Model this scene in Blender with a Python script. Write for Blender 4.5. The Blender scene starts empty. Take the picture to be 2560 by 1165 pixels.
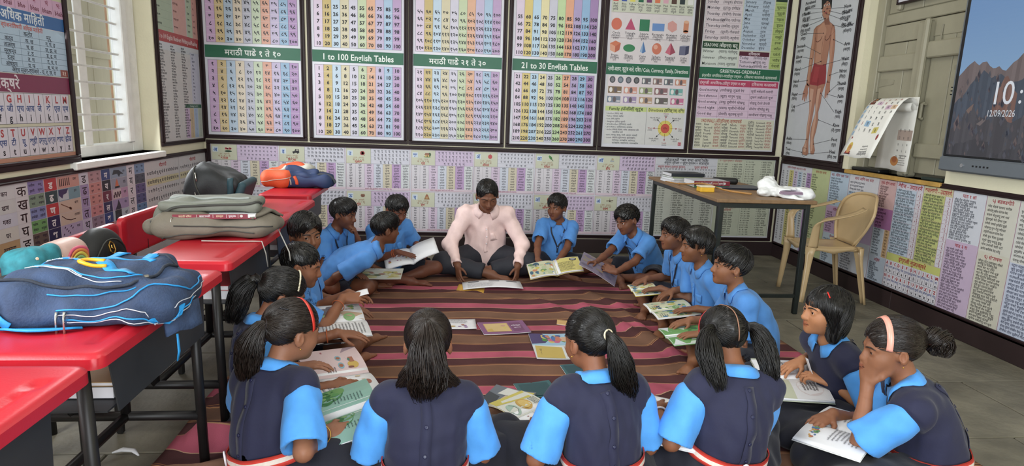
import bpy, math, random
import numpy as np
from mathutils import Vector, Matrix
random.seed(11)
RNG = np.random.default_rng(7)
S = bpy.context.scene
C = S.collection

# ---------------------------------------------------------------- camera
def basis(yaw, pitch, roll):
    f = Vector((math.sin(yaw)*math.cos(pitch), math.cos(yaw)*math.cos(pitch), -math.sin(pitch)))
    r0 = Vector((math.cos(yaw), -math.sin(yaw), 0)); u0 = r0.cross(f)
    c, s = math.cos(roll), math.sin(roll)
    return c*r0+s*u0, -s*r0+c*u0, f
_r, _u, _f = basis(.1024, .1895, .0362)
cd = bpy.data.cameras.new('camera'); cam = bpy.data.objects.new('camera', cd); C.objects.link(cam)
M = Matrix.Identity(4)
for i in range(3):
    M[i][0], M[i][1], M[i][2] = _r[i], _u[i], -_f[i]
M.translation = (0, 0, 1.288)
cam.matrix_world = M
cd.sensor_fit = 'HORIZONTAL'; cd.sensor_width = 36.0; cd.lens = 36.0*1555.14/2560
cd.clip_start = .02; cd.clip_end = 100
S.camera = cam

# ---------------------------------------------------------------- world, lights, exposure
w = bpy.data.worlds.new('sky'); S.world = w; w.use_nodes = True
bg = w.node_tree.nodes['Background']
bg.inputs[0].default_value = (.86, .93, 1.0, 1); bg.inputs[1].default_value = 1.25
S.view_settings.view_transform = 'Standard'; S.view_settings.look = 'None'
S.view_settings.gamma = 1; S.view_settings.use_curve_mapping = False
S.view_settings.exposure = 0.28
def area(name, loc, target, sx, sy, power, col):
    l = bpy.data.lights.new(name, 'AREA'); l.shape = 'RECTANGLE'; l.size = sx; l.size_y = sy
    l.energy = power; l.color = col
    o = bpy.data.objects.new(name, l); C.objects.link(o); o.location = loc
    o.rotation_euler = (Vector(target)-Vector(loc)).to_track_quat('-Z', 'Y').to_euler()
    return o
DAY = (.93, .97, 1.0)
area('doorway_daylight', (.3, -1.25, 1.55), (.9, 4, .9), 2.6, 2.5, 88, DAY)
area('rear_window_daylight', (-2.05, .75, 1.75), (2, 1.3, .8), 1.4, 1.4, 58, DAY)
area('side_window_daylight', (-2.08, 4.25, 1.7), (2, 3.9, .7), 1.0, 1.4, 34, DAY)
area('ceiling_fill_light', (.5, 1.9, 3.1), (.5, 1.9, 0), 1.2, .3, 11, (1, .97, .93))  # added overhead fill, no real tube lamp known here
area('ceiling_fill_light', (1.2, 4.2, 3.1), (1.2, 4.2, 0), 1.2, .3, 9, (1, .97, .93))  # second added fill, towards the back wall

# ---------------------------------------------------------------- materials
def lin(c):
    return tuple((v/12.92 if v <= .04045 else ((v+.055)/1.055)**2.4) for v in c)
def hx(s):
    return tuple(int(s[i:i+2], 16)/255 for i in (0, 2, 4))
MATS = {}
def mat(name, col=None, rough=.6, var=.12, nscale=18., bump=.0, bscale=120., metal=0., spec=.5, coat=0., attr=False,
        stretch=(1, 1, 1), sheen=0., trans=0., emit=0., sss=0.):
    if name in MATS: return MATS[name]
    m = bpy.data.materials.new(name); m.use_nodes = True; MATS[name] = m
    nt = m.node_tree; N = nt.nodes; L = nt.links; b = N['Principled BSDF']
    b.inputs['Roughness'].default_value = rough; b.inputs['Metallic'].default_value = metal
    b.inputs['Specular IOR Level'].default_value = spec
    b.inputs['Coat Weight'].default_value = coat; b.inputs['Sheen Weight'].default_value = sheen
    b.inputs['Transmission Weight'].default_value = trans
    tc = N.new('ShaderNodeTexCoord'); mp = N.new('ShaderNodeMapping'); mp.inputs['Scale'].default_value = stretch
    L.new(tc.outputs['Object'], mp.inputs[0])
    nz = N.new('ShaderNodeTexNoise'); nz.inputs['Scale'].default_value = nscale; nz.inputs['Detail'].default_value = 5
    L.new(mp.outputs[0], nz.inputs['Vector'])
    if attr:
        a = N.new('ShaderNodeAttribute'); a.attribute_name = 'Col'; src = a.outputs['Color']
    else:
        a = N.new('ShaderNodeRGB'); a.outputs[0].default_value = (*lin(col), 1); src = a.outputs[0]
    mr = N.new('ShaderNodeMapRange'); mr.inputs[3].default_value = 1-var; mr.inputs[4].default_value = 1+var
    mr.inputs[1].default_value = .25; mr.inputs[2].default_value = .75
    L.new(nz.outputs[0], mr.inputs[0])
    mx = N.new('ShaderNodeMix'); mx.data_type = 'RGBA'; mx.blend_type = 'MULTIPLY'; mx.inputs[0].default_value = 1
    cc = N.new('ShaderNodeCombineColor')
    for i in range(3): L.new(mr.outputs[0], cc.inputs[i])
    L.new(src, mx.inputs[6]); L.new(cc.outputs[0], mx.inputs[7]); L.new(mx.outputs[2], b.inputs['Base Color'])
    if sss:
        b.inputs['Subsurface Weight'].default_value = sss; b.inputs['Subsurface Radius'].default_value = (.012, .004, .002)
    if emit:
        L.new(mx.outputs[2], b.inputs['Emission Color']); b.inputs['Emission Strength'].default_value = emit
    if bump:
        n2 = N.new('ShaderNodeTexNoise'); n2.inputs['Scale'].default_value = bscale; n2.inputs['Detail'].default_value = 3
        L.new(mp.outputs[0], n2.inputs['Vector'])
        bp = N.new('ShaderNodeBump'); bp.inputs['Strength'].default_value = bump; bp.inputs['Distance'].default_value = .01
        L.new(n2.outputs[0], bp.inputs['Height']); L.new(bp.outputs[0], b.inputs['Normal'])
    return m

# ---------------------------------------------------------------- objects
ROOT = {}
def link_mesh(name, me, parent=None):
    o = bpy.data.objects.new(name, me); C.objects.link(o)
    if parent is not None: o.parent = parent
    return o
def mesh(name, V, F, m, parent=None, smooth=False, cols=None, local=False):
    """V in world coordinates (moved to the thing's own origin) unless local; F a list of faces or an (n,k) array; cols per face."""
    V = np.asarray(V, dtype=np.float32).reshape(-1, 3)
    off = np.zeros(3, np.float32)
    if parent is not None and not local:
        q = parent
        while q.parent is not None: q = q.parent
        off = np.array(ROOT.get(q.name, (0, 0, 0)), np.float32)
    me = bpy.data.meshes.new(name)
    if isinstance(F, np.ndarray):
        n, k = F.shape
        me.vertices.add(len(V)); me.vertices.foreach_set('co', (V-off).ravel())
        me.loops.add(n*k); me.loops.foreach_set('vertex_index', F.astype(np.int32).ravel())
        me.polygons.add(n); me.polygons.foreach_set('loop_start', np.arange(0, n*k, k, dtype=np.int32))
        me.update(calc_edges=True)
    else:
        me.from_pydata((V-off).tolist(), [], [list(map(int, f)) for f in F])
        me.update()
    if cols is not None:
        a = me.attributes.new('Col', 'FLOAT_COLOR', 'FACE')
        c = np.ones((len(me.polygons), 4), np.float32); c[:, :3] = np.asarray(cols, np.float32)
        a.data.foreach_set('color', c.ravel())
    me.materials.append(m)
    if smooth: me.polygons.foreach_set('use_smooth', np.ones(len(me.polygons), bool))
    return link_mesh(name, me, parent)
def tag(o, label, cat, group=None):
    o['label'] = label; o['category'] = cat
    if group: o['group'] = group
    return o
def thing(name, label, cat, loc=(0, 0, 0), rotz=0., group=None):
    o = bpy.data.objects.new(name, None); C.objects.link(o); o.location = loc; o.rotation_euler = (0, 0, rotz)
    o.empty_display_size = .05
    ROOT[o.name] = tuple(loc)
    return tag(o, label, cat, group)
def structure(o):
    o['kind'] = 'structure'; return o

class MB:
    """collects primitive solids into one mesh"""
    def __init__(s): s.V = []; s.F = []; s.c = []; s.col = None
    def add(s, V, F):
        n = len(s.V); s.V += [tuple(v) for v in V]; s.F += [tuple(i+n for i in f) for f in F]
        s.c += [s.col]*len(F); return s
    def box(s, lo, hi, b=0., M=None):
        lo = Vector(lo); hi = Vector(hi)
        if b <= 0:
            V = [Vector((x, y, z)) for x in (lo.x, hi.x) for y in (lo.y, hi.y) for z in (lo.z, hi.z)]
            F = [(0, 1, 3, 2), (4, 6, 7, 5), (0, 4, 5, 1), (2, 3, 7, 6), (0, 2, 6, 4), (1, 5, 7, 3)]
        else:
            b = min(b, .49*min(hi-lo)); V = []; ix = {}
            for sx in (0, 1):
                for sy in (0, 1):
                    for sz in (0, 1):
                        sg = (sx, sy, sz)
                        for ax in range(3):
                            p = [0, 0, 0]
                            for k in range(3):
                                e = (hi if sg[k] else lo)[k]; p[k] = e if k == ax else e+(-b if sg[k] else b)
                            ix[(sg, ax)] = len(V); V.append(Vector(p))
            F = []
            for ax in range(3):
                o1, o2 = [k for k in range(3) if k != ax]
                for v in (0, 1):
                    q = []
                    for a_, b_ in ((0, 0), (1, 0), (1, 1), (0, 1)):
                        g = [0, 0, 0]; g[ax] = v; g[o1] = a_; g[o2] = b_; q.append(ix[(tuple(g), ax)])
                    F.append(q)
                for a_ in (0, 1):
                    for b_ in (0, 1):
                        g0 = [0, 0, 0]; g1 = [0, 0, 0]; g1[ax] = 1
                        for g in (g0, g1): g[o1] = a_; g[o2] = b_
                        F.append([ix[(tuple(g0), o1)], ix[(tuple(g1), o1)], ix[(tuple(g1), o2)], ix[(tuple(g0), o2)]])
            for sx in (0, 1):
                for sy in (0, 1):
                    for sz in (0, 1): F.append([ix[((sx, sy, sz), k)] for k in range(3)])
            cen = (lo+hi)/2; G = []
            for f in F:
                c = sum((V[i] for i in f), Vector())/len(f); n = (V[f[1]]-V[f[0]]).cross(V[f[2]]-V[f[0]])
                G.append(f if n.dot(c-cen) > 0 else f[::-1])
            F = G
        if M is not None: V = [M @ v for v in V]
        return s.add(V, F)
    def tube(s, pts, r, n=8, caps=True, r2=None, flat=1., up=None):
        pts = [Vector(p) for p in pts]; k = len(pts); V = []; F = []
        rr = r if isinstance(r, (list, tuple)) else [r+((r2-r)*i/(k-1) if r2 is not None else 0) for i in range(k)]
        prev = Vector(up) if up is not None else None
        for i, p in enumerate(pts):
            t = (pts[min(i+1, k-1)]-pts[max(i-1, 0)]).normalized()
            if prev is None: prev = Vector((0, 0, 1)) if abs(t.z) < .9 else Vector((1, 0, 0))
            a = t.cross(prev)
            a = a.normalized() if a.length > 1e-6 else t.orthogonal().normalized()
            b = a.cross(t).normalized(); prev = b
            for j in range(n):
                th = 2*math.pi*j/n; V.append(p+rr[i]*(math.cos(th)*a+math.sin(th)*flat*b))
        for i in range(k-1):
            for j in range(n):
                j2 = (j+1) % n; F.append((i*n+j, (i+1)*n+j, (i+1)*n+j2, i*n+j2))
        if caps: F += [tuple(range(n)), tuple(range((k-1)*n, k*n))[::-1]]
        return s.add(V, F)
    def lathe(s, prof, n=24, M=None):
        V = []; F = []
        for r, z in prof:
            for j in range(n):
                th = 2*math.pi*j/n; V.append(Vector((r*math.cos(th), r*math.sin(th), z)))
        for i in range(len(prof)-1):
            for j in range(n):
                j2 = (j+1) % n; F.append((i*n+j, i*n+j2, (i+1)*n+j2, (i+1)*n+j))
        F += [tuple(range(n))[::-1], tuple(range((len(prof)-1)*n, len(prof)*n))]
        if M is not None: V = [M @ v for v in V]
        return s.add(V, F)
    def prism(s, poly, M, h):
        """2D polygon in M's xy plane, extruded h along its z"""
        n = len(poly)
        V = [M @ Vector((x, y, 0)) for x, y in poly]+[M @ Vector((x, y, h)) for x, y in poly]
        F = [tuple(range(n))[::-1], tuple(range(n, 2*n))]+[(i, (i+1) % n, n+(i+1) % n, n+i) for i in range(n)]
        return s.add(V, F)
    def build(s, name, m, parent=None, smooth=False, local=False):
        cols = None
        if any(c is not None for c in s.c): cols = [lin(c or (1, 1, 1)) for c in s.c]
        return mesh(name, s.V, s.F, m, parent, smooth, cols, local)
def auto_smooth(o, deg=35):
    me = o.data
    me.polygons.foreach_set('use_smooth', np.ones(len(me.polygons), bool))
    if hasattr(me, 'set_sharp_from_angle'): me.set_sharp_from_angle(angle=math.radians(deg))
    return o
def shell(G, t):
    """closed thin solid from a grid (r,c,3) of points, thickness t along the grid normal"""
    G = np.asarray(G, float); r, c, _ = G.shape
    du = np.gradient(G, axis=0); dv = np.gradient(G, axis=1); n = np.cross(du, dv)
    n /= np.linalg.norm(n, axis=2, keepdims=True)+1e-9
    V = np.concatenate([G.reshape(-1, 3), (G+n*t).reshape(-1, 3)]); o = r*c; F = []
    for i in range(r-1):
        for j in range(c-1):
            a, b, d, e = i*c+j, (i+1)*c+j, (i+1)*c+j+1, i*c+j+1
            F.append((a, e, d, b)); F.append((o+a, o+b, o+d, o+e))
    for i in range(r-1):
        for j in (0, c-1):
            a, b = i*c+j, (i+1)*c+j; F.append((a, b, o+b, o+a) if j == 0 else (b, a, o+a, o+b))
    for j in range(c-1):
        for i in (0, r-1):
            a, b = i*c+j, i*c+j+1; F.append((b, a, o+a, o+b) if i == 0 else (a, b, o+b, o+a))
    return V, F

# ---------------------------------------------------------------- flat print: lettering and pictures laid as thin geometry
_fc = bpy.data.curves.new('lettering', 'FONT'); _fo = bpy.data.objects.new('lettering', _fc); C.objects.link(_fo)
GL = {}
def _raw(s):
    _fc.body = s; dg = bpy.context.evaluated_depsgraph_get(); dg.update()
    ev = _fo.evaluated_get(dg); me = ev.to_mesh()
    V = np.array([v.co[:2] for v in me.vertices], float).reshape(-1, 2); F = [tuple(p.vertices) for p in me.polygons]
    ev.to_mesh_clear(); return V, F
_bar = '|'*14
def glyph(ch, bold, res):
    k = (ch, bold, res)
    if k not in GL:
        _fc.resolution_u = res; _fc.offset = bold
        wb = _raw(_bar)[0][:, 0].max(); w = _raw(ch+_bar)[0][:, 0].max()-wb
        V, F = _raw(ch) if ch.strip() else (np.zeros((0, 2)), [])
        if ch == ' ': w = .26
        GL[k] = (V, F, w)
    return GL[k]
DEV = lambda n: ''.join('०१२३४५६७८९'[int(c)] for c in str(n))
CONS = 'कखगघचछजझटठडणतथदधनपफबभमयरलवशसह'
MATRA = ['', '', '', 'ा', 'ी', 'ु', 'े', 'ो', 'ं', 'ू']
def dword(n=None, rnd=random):
    return ''.join(rnd.choice(CONS)+rnd.choice(MATRA) for _ in range(n or rnd.choice((2, 2, 3, 3, 4))))
def dline(n, rnd=random): return ' '.join(dword(None, rnd) for _ in range(n))
class Print:
    """2D layout (x right, y up, metres); layers lift 0.25 mm each so nothing is coplanar"""
    LIFT = .00025; ink = True
    def __init__(s, seed=1): s.V = []; s.F = []; s.c = []; s.rnd = random.Random(seed)
    def raw(s, V2, F, col, layer):
        n = len(s.V); s.V += [(x, y, layer*s.LIFT) for x, y in V2]
        s.F += [tuple(i+n for i in f) for f in F]; c = np.array(lin(hx(col))) if isinstance(col, str) else np.array(lin(col))
        if s.ink: c = (c*.80+c.mean()*.20)*.80
        s.c += [tuple(c)]*len(F)
    def rect(s, x0, y0, x1, y1, col, layer=1, nx=1, ny=1):
        V = []; F = []
        for i in range(nx+1):
            for j in range(ny+1): V.append((x0+(x1-x0)*i/nx, y0+(y1-y0)*j/ny))
        for i in range(nx):
            for j in range(ny):
                a = i*(ny+1)+j; F.append((a, a+ny+1, a+ny+2, a+1))
        s.raw(V, F, col, layer)
    def poly(s, pts, col, layer=2):
        a = sum(p[0]*q[1]-q[0]*p[1] for p, q in zip(pts, pts[1:]+pts[:1]))
        s.raw(pts if a > 0 else pts[::-1], [tuple(range(len(pts)))], col, layer)
    def ell(s, x, y, rx, ry, col, layer=2, n=20, rot=0.):
        c, d = math.cos(rot), math.sin(rot); P = []
        for i in range(n):
            a = 2*math.pi*i/n; u, v = rx*math.cos(a), ry*math.sin(a); P.append((x+u*c-v*d, y+u*d+v*c))
        s.raw(P, [tuple(range(n))], col, layer)
    def line(s, x0, y0, x1, y1, w, col, layer=2):
        d = math.hypot(x1-x0, y1-y0) or 1e-9; nx, ny = -(y1-y0)/d*w/2, (x1-x0)/d*w/2
        s.poly([(x0+nx, y0+ny), (x0-nx, y0-ny), (x1-nx, y1-ny), (x1+nx, y1+ny)], col, layer)
    def path(s, pts, w, col, layer=2):
        for a, b in zip(pts, pts[1:]): s.line(*a, *b, w, col, layer)
    def frame(s, x0, y0, x1, y1, w, col, layer=2):
        s.rect(x0, y0, x1, y0+w, col, layer); s.rect(x0, y1-w, x1, y1, col, layer)
        s.rect(x0, y0+w, x0+w, y1-w, col, layer); s.rect(x1-w, y0+w, x1, y1-w, col, layer)
    def text(s, t, x, y, h, col='1c1c22', align='c', layer=3, bold=.0, sx=1., res=1, maxw=None, rot=0.):
        """h is the height of a capital / digit; (x, y) the middle (or left / right middle)"""
        k = h/.69; P = []; FF = []; px = 0.; n = 0
        for ch in t:
            V, F, w_ = glyph(ch, bold, res)
            if len(V):
                P.append(V+np.array((px, 0))); FF += [tuple(i+n for i in f) for f in F]; n += len(V)
            px += w_+bold*.8
        if not P: return
        P = np.concatenate(P); W = px*k*sx
        if maxw and W > maxw: sx *= maxw/W; W = maxw
        P = (P-np.array((0, .345)))*np.array((k*sx, k))
        P[:, 0] += {'c': -W/2, 'l': 0, 'r': -W}[align]
        if rot:
            c, d = math.cos(rot), math.sin(rot); P = P @ np.array(((c, d), (-d, c)))
        s.raw([(a+x, b+y) for a, b in P], FF, col, layer)
    def words(s, x0, y0, x1, y1, rows, col='33333c', h=None, fill=.85, layer=3, words=None, align='l', bold=.02):
        p = (y1-y0)/rows; h = h or p*.42
        for i in range(rows):
            n = words or max(1, int((x1-x0)/h/3.2))
            s.text(dline(n, s.rnd), x0 if align == 'l' else (x0+x1)/2, y1-p*(i+.5), h, col, align, layer, bold, maxw=(x1-x0)*(fill-.25*s.rnd.random()))
    def build(s, name, fn, m, parent):
        """fn maps an (n,3) array of layout points (x,y,lift) to world points"""
        V = fn(np.array(s.V, float).reshape(-1, 3))
        o = mesh(name, V, s.F, m, parent, False, s.c)
        if name != 'screen': o['kind'] = 'stuff'
        return o
def on_back(x0, z0, y):   # sheet facing -Y
    return lambda P: np.stack([x0+P[:, 0], y-P[:, 2], z0+P[:, 1]], 1)
def on_left(y0, z0, x):   # sheet on the left wall facing +X, text runs away from the camera (+Y)... left-to-right as seen
    return lambda P: np.stack([x+P[:, 2], y0+P[:, 0], z0+P[:, 1]], 1)
def on_right(y0, z0, x):  # sheet on the right wall facing -X, left end at the far side
    return lambda P: np.stack([x-P[:, 2], y0-P[:, 0], z0+P[:, 1]], 1)
PRINT = mat('printed_ink', attr=True, rough=.38, var=.03, spec=.4)
# ================================================================ the room
XL, XR, YB, YF, ZC = -2.151, 3.187, 5.743, -1.4, 3.25
PLASTER = mat('cream_plaster', hx('ddd8bd'), rough=.75, var=.06, nscale=3, bump=.12, bscale=60)
BROWN = mat('dark_brown_frame', hx('3b2828'), rough=.36, var=.12, nscale=9, stretch=(1, 1, .2), spec=.4)
SKIRT = mat('dark_brown_skirting', hx('2c1f20'), rough=.42, var=.15, nscale=6)
STONE = mat('grey_flagstone', hx('6f6a5c'), rough=.55, var=.42, nscale=4.5, bump=.4, bscale=24)
GROUT = mat('floor_grout', hx('4b463c'), rough=.9, var=.2)
WHITE = mat('white_plaster', hx('e2e0d6'), rough=.8, var=.04, nscale=3)

fl = structure(MB().box((XL-.1, YF, -.12), (XR+.1, YB+.1, -.012)).build('floor', GROUT))
rs = random.Random(5); y = YF; row = 0; tile_v = [0]
while y < YB-.02:
    d = min(rs.choice((.42, .5, .56, .62)), YB-y); x = XL-rs.random()*.4
    if YB-(y+d) < .15: d = YB-y
    while x < XR-.02:
        wd = rs.choice((.5, .62, .75, .9)); x0 = max(x, XL); x1 = min(x+wd, XR)
        if XR-x1 < .12: x1 = XR; wd = x1-x
        if x1-x0 > .06:
            dz = rs.uniform(-.002, .0)
            g = .004
            MB().box((x0+g, y+g, -.03), (x1-g, y+d-g, dz), .004).build('flagstone', STONE, fl)
        x += wd
    y += d; row += 1
structure(MB().box((XL-.2, YF-.2, ZC), (XR+.2, YB+.2, ZC+.1)).build('ceiling', WHITE))
structure(MB().box((XL-.2, YB, -.1), (XR+.2, YB+.15, ZC)).build('wall_back', PLASTER))
# left wall with the barred window (and a second one nearer, out of the picture)
W1 = (3.80, 4.90, .925, 2.45); W0 = (.0, 1.5, .95, 2.5)
wl = MB(); T = .30
for a in ((YF, W0[0], 0, ZC), (W0[1], W1[0], 0, ZC), (W1[1], YB, 0, ZC), (W0[0], W0[1], 0, W0[2]), (W0[0], W0[1], W0[3], ZC), (W1[0], W1[1], 0, W1[2]), (W1[0], W1[1], W1[3], ZC)):
    wl.box((XL-T, a[0], a[2]), (XL, a[1], a[3]))
structure(wl.build('wall_left', PLASTER))
W2 = (3.735, 4.74, .945, 2.6)
wr = MB()
for a in ((YF, W2[0], -.1, ZC), (W2[1], YB, -.1, ZC), (W2[0], W2[1], -.1, W2[2]), (W2[0], W2[1], W2[3], ZC)):
    wr.box((XR, a[0], a[2]), (XR+.2, a[1], a[3]))
structure(wr.build('wall_right', PLASTER))
rw = MB().box((XL-.2, YF-.15, -.1), (-1.2, YF, ZC)).box((2.9, YF-.15, -.1), (XR+.2, YF, ZC)).box((-1.2, YF-.15, 2.95), (2.9, YF, ZC))
structure(rw.build('wall_front', PLASTER))
structure(MB().box((XL, YB-.016, 0), (XR, YB, .135), .004).build('baseboard_back', SKIRT))
structure(MB().box((XL, YF, 0), (XL+.016, YB-.016, .135), .004).build('baseboard_left', SKIRT))
b = MB(); yy = YB-.016
for L_ in (1.7, 1.95, 2.0, 1.5):
    b.box((XR-.016, max(yy-L_+.002, YF), 0), (XR, yy, .135), .003); yy -= L_
structure(b.build('baseboard_right', SKIRT))

# ---------------------------------------------------------------- window_1: barred window in the left wall
WP = mat('white_window_paint', hx('e6e6e2'), rough=.5, var=.08, nscale=14, bump=.1)
IRON = mat('grey_painted_iron', hx('d2d2ce'), rough=.5, var=.15)
SHUT = mat('weathered_shutter_board', hx('b9b2a2'), rough=.7, var=.16, nscale=5, stretch=(1, 1, .12), bump=.2)
y0, y1, z0, z1 = W1
win = MB()
win.box((XL-.21, y1-.17, z0), (XL-.11, y1-.02, z1), .006).box((XL-.21, y0, z0), (XL-.11, y0+.07, z1), .006)
win.box((XL-.21, y0+.07, z0), (XL-.11, y1-.17, z0+.07), .006).box((XL-.21, y0+.07, z1-.07), (XL-.11, y1-.17, z1), .006)
win = structure(win.build('window_1', WP))
MB().box((XL-.16, y1-.245, z0+.07), (XL-.09, y1-.17, z1-.07), .006).build('stile', WP, win)
for ya in (3.885, 4.175):
    MB().box((XL-.135, ya, z0+.07), (XL-.125, ya+.085, z1-.07), .002).build('flat_bar', WP, win)
for i in range(14):
    z = 1.088+.1*i
    if z < z1-.08: MB().tube([(XL-.13, y0+.05, z), (XL-.13, y1-.2, z)], .0075, 8).build('round_bar', IRON, win)
structure(MB().box((XL-.3, y0-.03, z0-.045), (XL+.035, y1+.012, z0), .006).build('trim_1', WP))
sh = win
for i, (a, c) in enumerate(((4.55, 4.95), (4.955, 5.26), (5.265, 5.50))):
    MB().box((XL-.64, a, .72), (XL-.615, c, 2.9), .004).build('plank', SHUT, sh)
MB().box((XL-.67, 5.54, .72), (XL-.6, 5.60, 2.9), .004).build('post', mat('orange_brown_wood', hx('b08a6a'), rough=.6, var=.15), sh)
for z in (1.6, 2.3): MB().box((XL-.615, 4.55, z), (XL-.60, 5.5, z+.06), .003).build('rail', SHUT, sh)

# ---------------------------------------------------------------- window_2: green-grey board shutters in the right wall
GG = mat('grey_green_paint', hx('97937f'), rough=.5, var=.07, nscale=7, bump=.12, bscale=30)
GGi = mat('painted_iron_strap', hx('918d7a'), rough=.45, var=.1)
ya, yb, za, zb = W2[0], W2[1], W2[2], W2[3]
XS = XR+.10
w2 = structure(MB().box((XS+.03, ya, za), (XS+.09, yb, zb)).build('window_2', mat('painted_gap_shadow', hx('5c5949'), rough=.6)))  # backing coloured darker so the plank gaps read as shadow
mid = 4.20
def bd(lo, hi, name='plank', bb=.005, m=None): MB().box(lo, hi, bb).build(name, m or GG, w2)
bd((XS-.035, yb-.09, za), (XS+.04, yb, zb), 'jamb'); bd((XS-.035, ya, za), (XS+.04, ya+.02, zb), 'jamb')
for a, c in ((4.405, 4.645), (mid+.06, 4.40)): bd((XS, a, za+.03), (XS+.03, c, 1.905))
for a, c in ((ya+.02, 3.955), (3.96, mid-.05)): bd((XS, a, za+.03), (XS+.03, c, 1.99))
bd((XS-.05, mid-.045, za), (XS+.03, mid+.055, 2.02), 'meeting_stile', .01)
bd((XS-.068, mid-.06, za+.01), (XS-.03, mid-.015, 2.03), 'cover_strip', .012)
bd((XS-.03, mid+.055, 1.70), (XS, 4.65, 1.815), 'ledge_rail', .008); bd((XS-.045, ya+.06, 1.765), (XS, mid-.055, 1.875), 'ledge_rail', .008)
bd((XS-.03, mid+.055, 1.06), (XS, 4.65, 1.16), 'ledge_rail', .008); bd((XS-.03, ya+.06, 1.085), (XS, mid-.055, 1.185), 'ledge_rail', .008)
bd((XS-.015, ya+.02, 2.04), (XS+.03, yb-.09, 2.12), 'cross_beam', .006)
bd((XS-.005, ya+.02, 1.91), (XS+.03, yb-.09, 2.035), 'cross_beam', .004)
for a, c in ((4.30, 4.645), (3.97, 4.295), (ya+.02, 3.965)): bd((XS, a, 2.125), (XS+.03, c, zb-.02))
bd((XS-.035, 4.49, 2.135), (XS, 4.53, 2.5), 'cover_strip', .008)
def strap(y_, z_, l, s):
    P = [(0, .032), (l*.85, .018), (l, .014), (l, -.014), (l*.85, -.018), (0, -.032)]
    M_ = Matrix(((0, 0, -1, XS+.001), (-s, 0, 0, y_), (0, 1, 0, z_), (0, 0, 0, 1)))
    MB().prism(P if s > 0 else P[::-1], M_, .005).build('strap_hinge', GGi, w2)
strap(4.65, 1.62, .17, 1); strap(ya+.02, 1.69, .17, -1); strap(ya+.02, 1.21, .17, -1)
MB().box((XS-.02, 4.64, 1.55), (XS+.01, 4.665, 1.70), .003).build('hinge_plate', GGi, w2)
MB().tube([(XS-.012, 4.13, 1.46), (XS-.03, 4.13, 1.455), (XS-.03, 4.13, 1.36), (XS-.012, 4.13, 1.355)], .012, 8).build('pull_handle', GG, w2)
MB().tube([(XS-.02, 4.10, 1.452), (XS-.02, 4.16, 1.458)], .007, 8).build('bolt', GGi, w2)
MB().tube([(XS-.012, 4.29, 1.43), (XS-.025, 4.27, 1.435), (XS-.012, 4.25, 1.42)], .006, 8).build('ring_latch', mat('dark_iron', hx('3c3830'), rough=.5, metal=.6), w2)
MB().tube([(XS-.01, 4.07, 1.98), (XS-.015, 4.07, 1.84)], .005, 6).build('tower_bolt', GGi, w2)
structure(MB().box((XR-.03, ya+.0, za-.03), (XR+.2, yb, za), .004).build('trim_2', mat('ochre_ledge', hx('b28c47'), rough=.6, var=.2)))
tag(MB().box((XR+.0, 4.37, za+.001), (XR+.09, 4.70, za+.028), .008).build('black_tray', mat('black_plastic', hx('17181a'), rough=.4)), 'flat black tray on the window ledge left of the calendar', 'tray')
tag(MB().box((XR+.0, 3.76, za+.001), (XR+.08, 3.95, za+.022), .008).build('dark_pouch', mat('dark_green_cloth', hx('23302b'), rough=.7)), 'dark flat pouch at the right end of the window ledge', 'pouch')

# ---------------------------------------------------------------- framed wall charts
SHEET = mat('glossy_chart_board', hx('c9c9d1'), rough=.24, var=.02, spec=.5)
FR = mat('dark_brown_moulding', hx('27191b'), rough=.42, var=.1, nscale=10, spec=.25)
def moulding(a0, b0, a1, b1, wd, put):
    """picture-frame of two stepped rails around the rectangle; put(lo, hi) -> box corners from (a, b, depth)"""
    m = MB()
    for (p, q) in (((a0-wd, b0-wd), (a1+wd, b0)), ((a0-wd, b1), (a1+wd, b1+wd)), ((a0-wd, b0), (a0, b1)), ((a1, b0), (a1+wd, b1))):
        lo, hi = put((p[0], p[1], 0), (q[0], q[1], .016)); m.box(lo, hi, .003)
    h = wd*.42
    for (p, q) in (((a0-h, b0-h), (a1+h, b0)), ((a0-h, b1), (a1+h, b1+h)), ((a0-h, b0), (a0, b1)), ((a1, b0), (a1+h, b1))):
        lo, hi = put((p[0], p[1], .0), (q[0], q[1], .024)); m.box(lo, hi, .004)
    return m
def put_back(p, q): return (min(p[0], q[0]), YB-max(p[2], q[2])-.0, min(p[1], q[1])), (max(p[0], q[0]), YB-min(p[2], q[2]), max(p[1], q[1]))
def put_left(p, q): return (XL+p[2], min(p[0], q[0]), min(p[1], q[1])), (XL+q[2], max(p[0], q[0]), max(p[1], q[1]))
def put_right(p, q): return (XR-q[2], min(p[0], q[0]), min(p[1], q[1])), (XR-p[2], max(p[0], q[0]), max(p[1], q[1]))
def chart(kind, label, side, a0, b0, a1, b1, wd, P, name='wall_chart', group=None):
    put = {'b': put_back, 'l': put_left, 'r': put_right}[side]
    base = {'b': ((a0+a1)/2, YB, b0), 'l': (XL, (a0+a1)/2, b0), 'r': (XR, (a0+a1)/2, b0)}[side]
    t = thing(name, label, kind, base, 0, group)
    lo, hi = put((a0-.004, b0-.004, 0), (a1+.004, b1+.004, .010)); MB().box(lo, hi).build('sheet', SHEET, t)
    moulding(a0, b0, a1, b1, wd, put).build('frame', FR, t)
    f = {'b': lambda: on_back(a0, b0, YB-.0105), 'l': lambda: on_left(a0, b0, XL+.0105), 'r': lambda: on_right(a1, b0, XR-.0105)}[side]()
    if P.V: P.build('print', f, PRINT, t)
    return t
COLS = ['d8b0dc', 'e3c98c', 'b6cfe6', 'e8d8bd', 'c0c2d4', 'ccdcb9', 'eaa88c', 'c9bbdf', '92bbdd', 'b78fc6']
COLS2 = ['e3cfe6', 'e8cf6c', 'b9dcf4', 'efe3a6', 'cfcfe0', 'c5e2a2', 'f0a97e', 'b4a0d2', '8cbbe4', 'a882bd']
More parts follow.
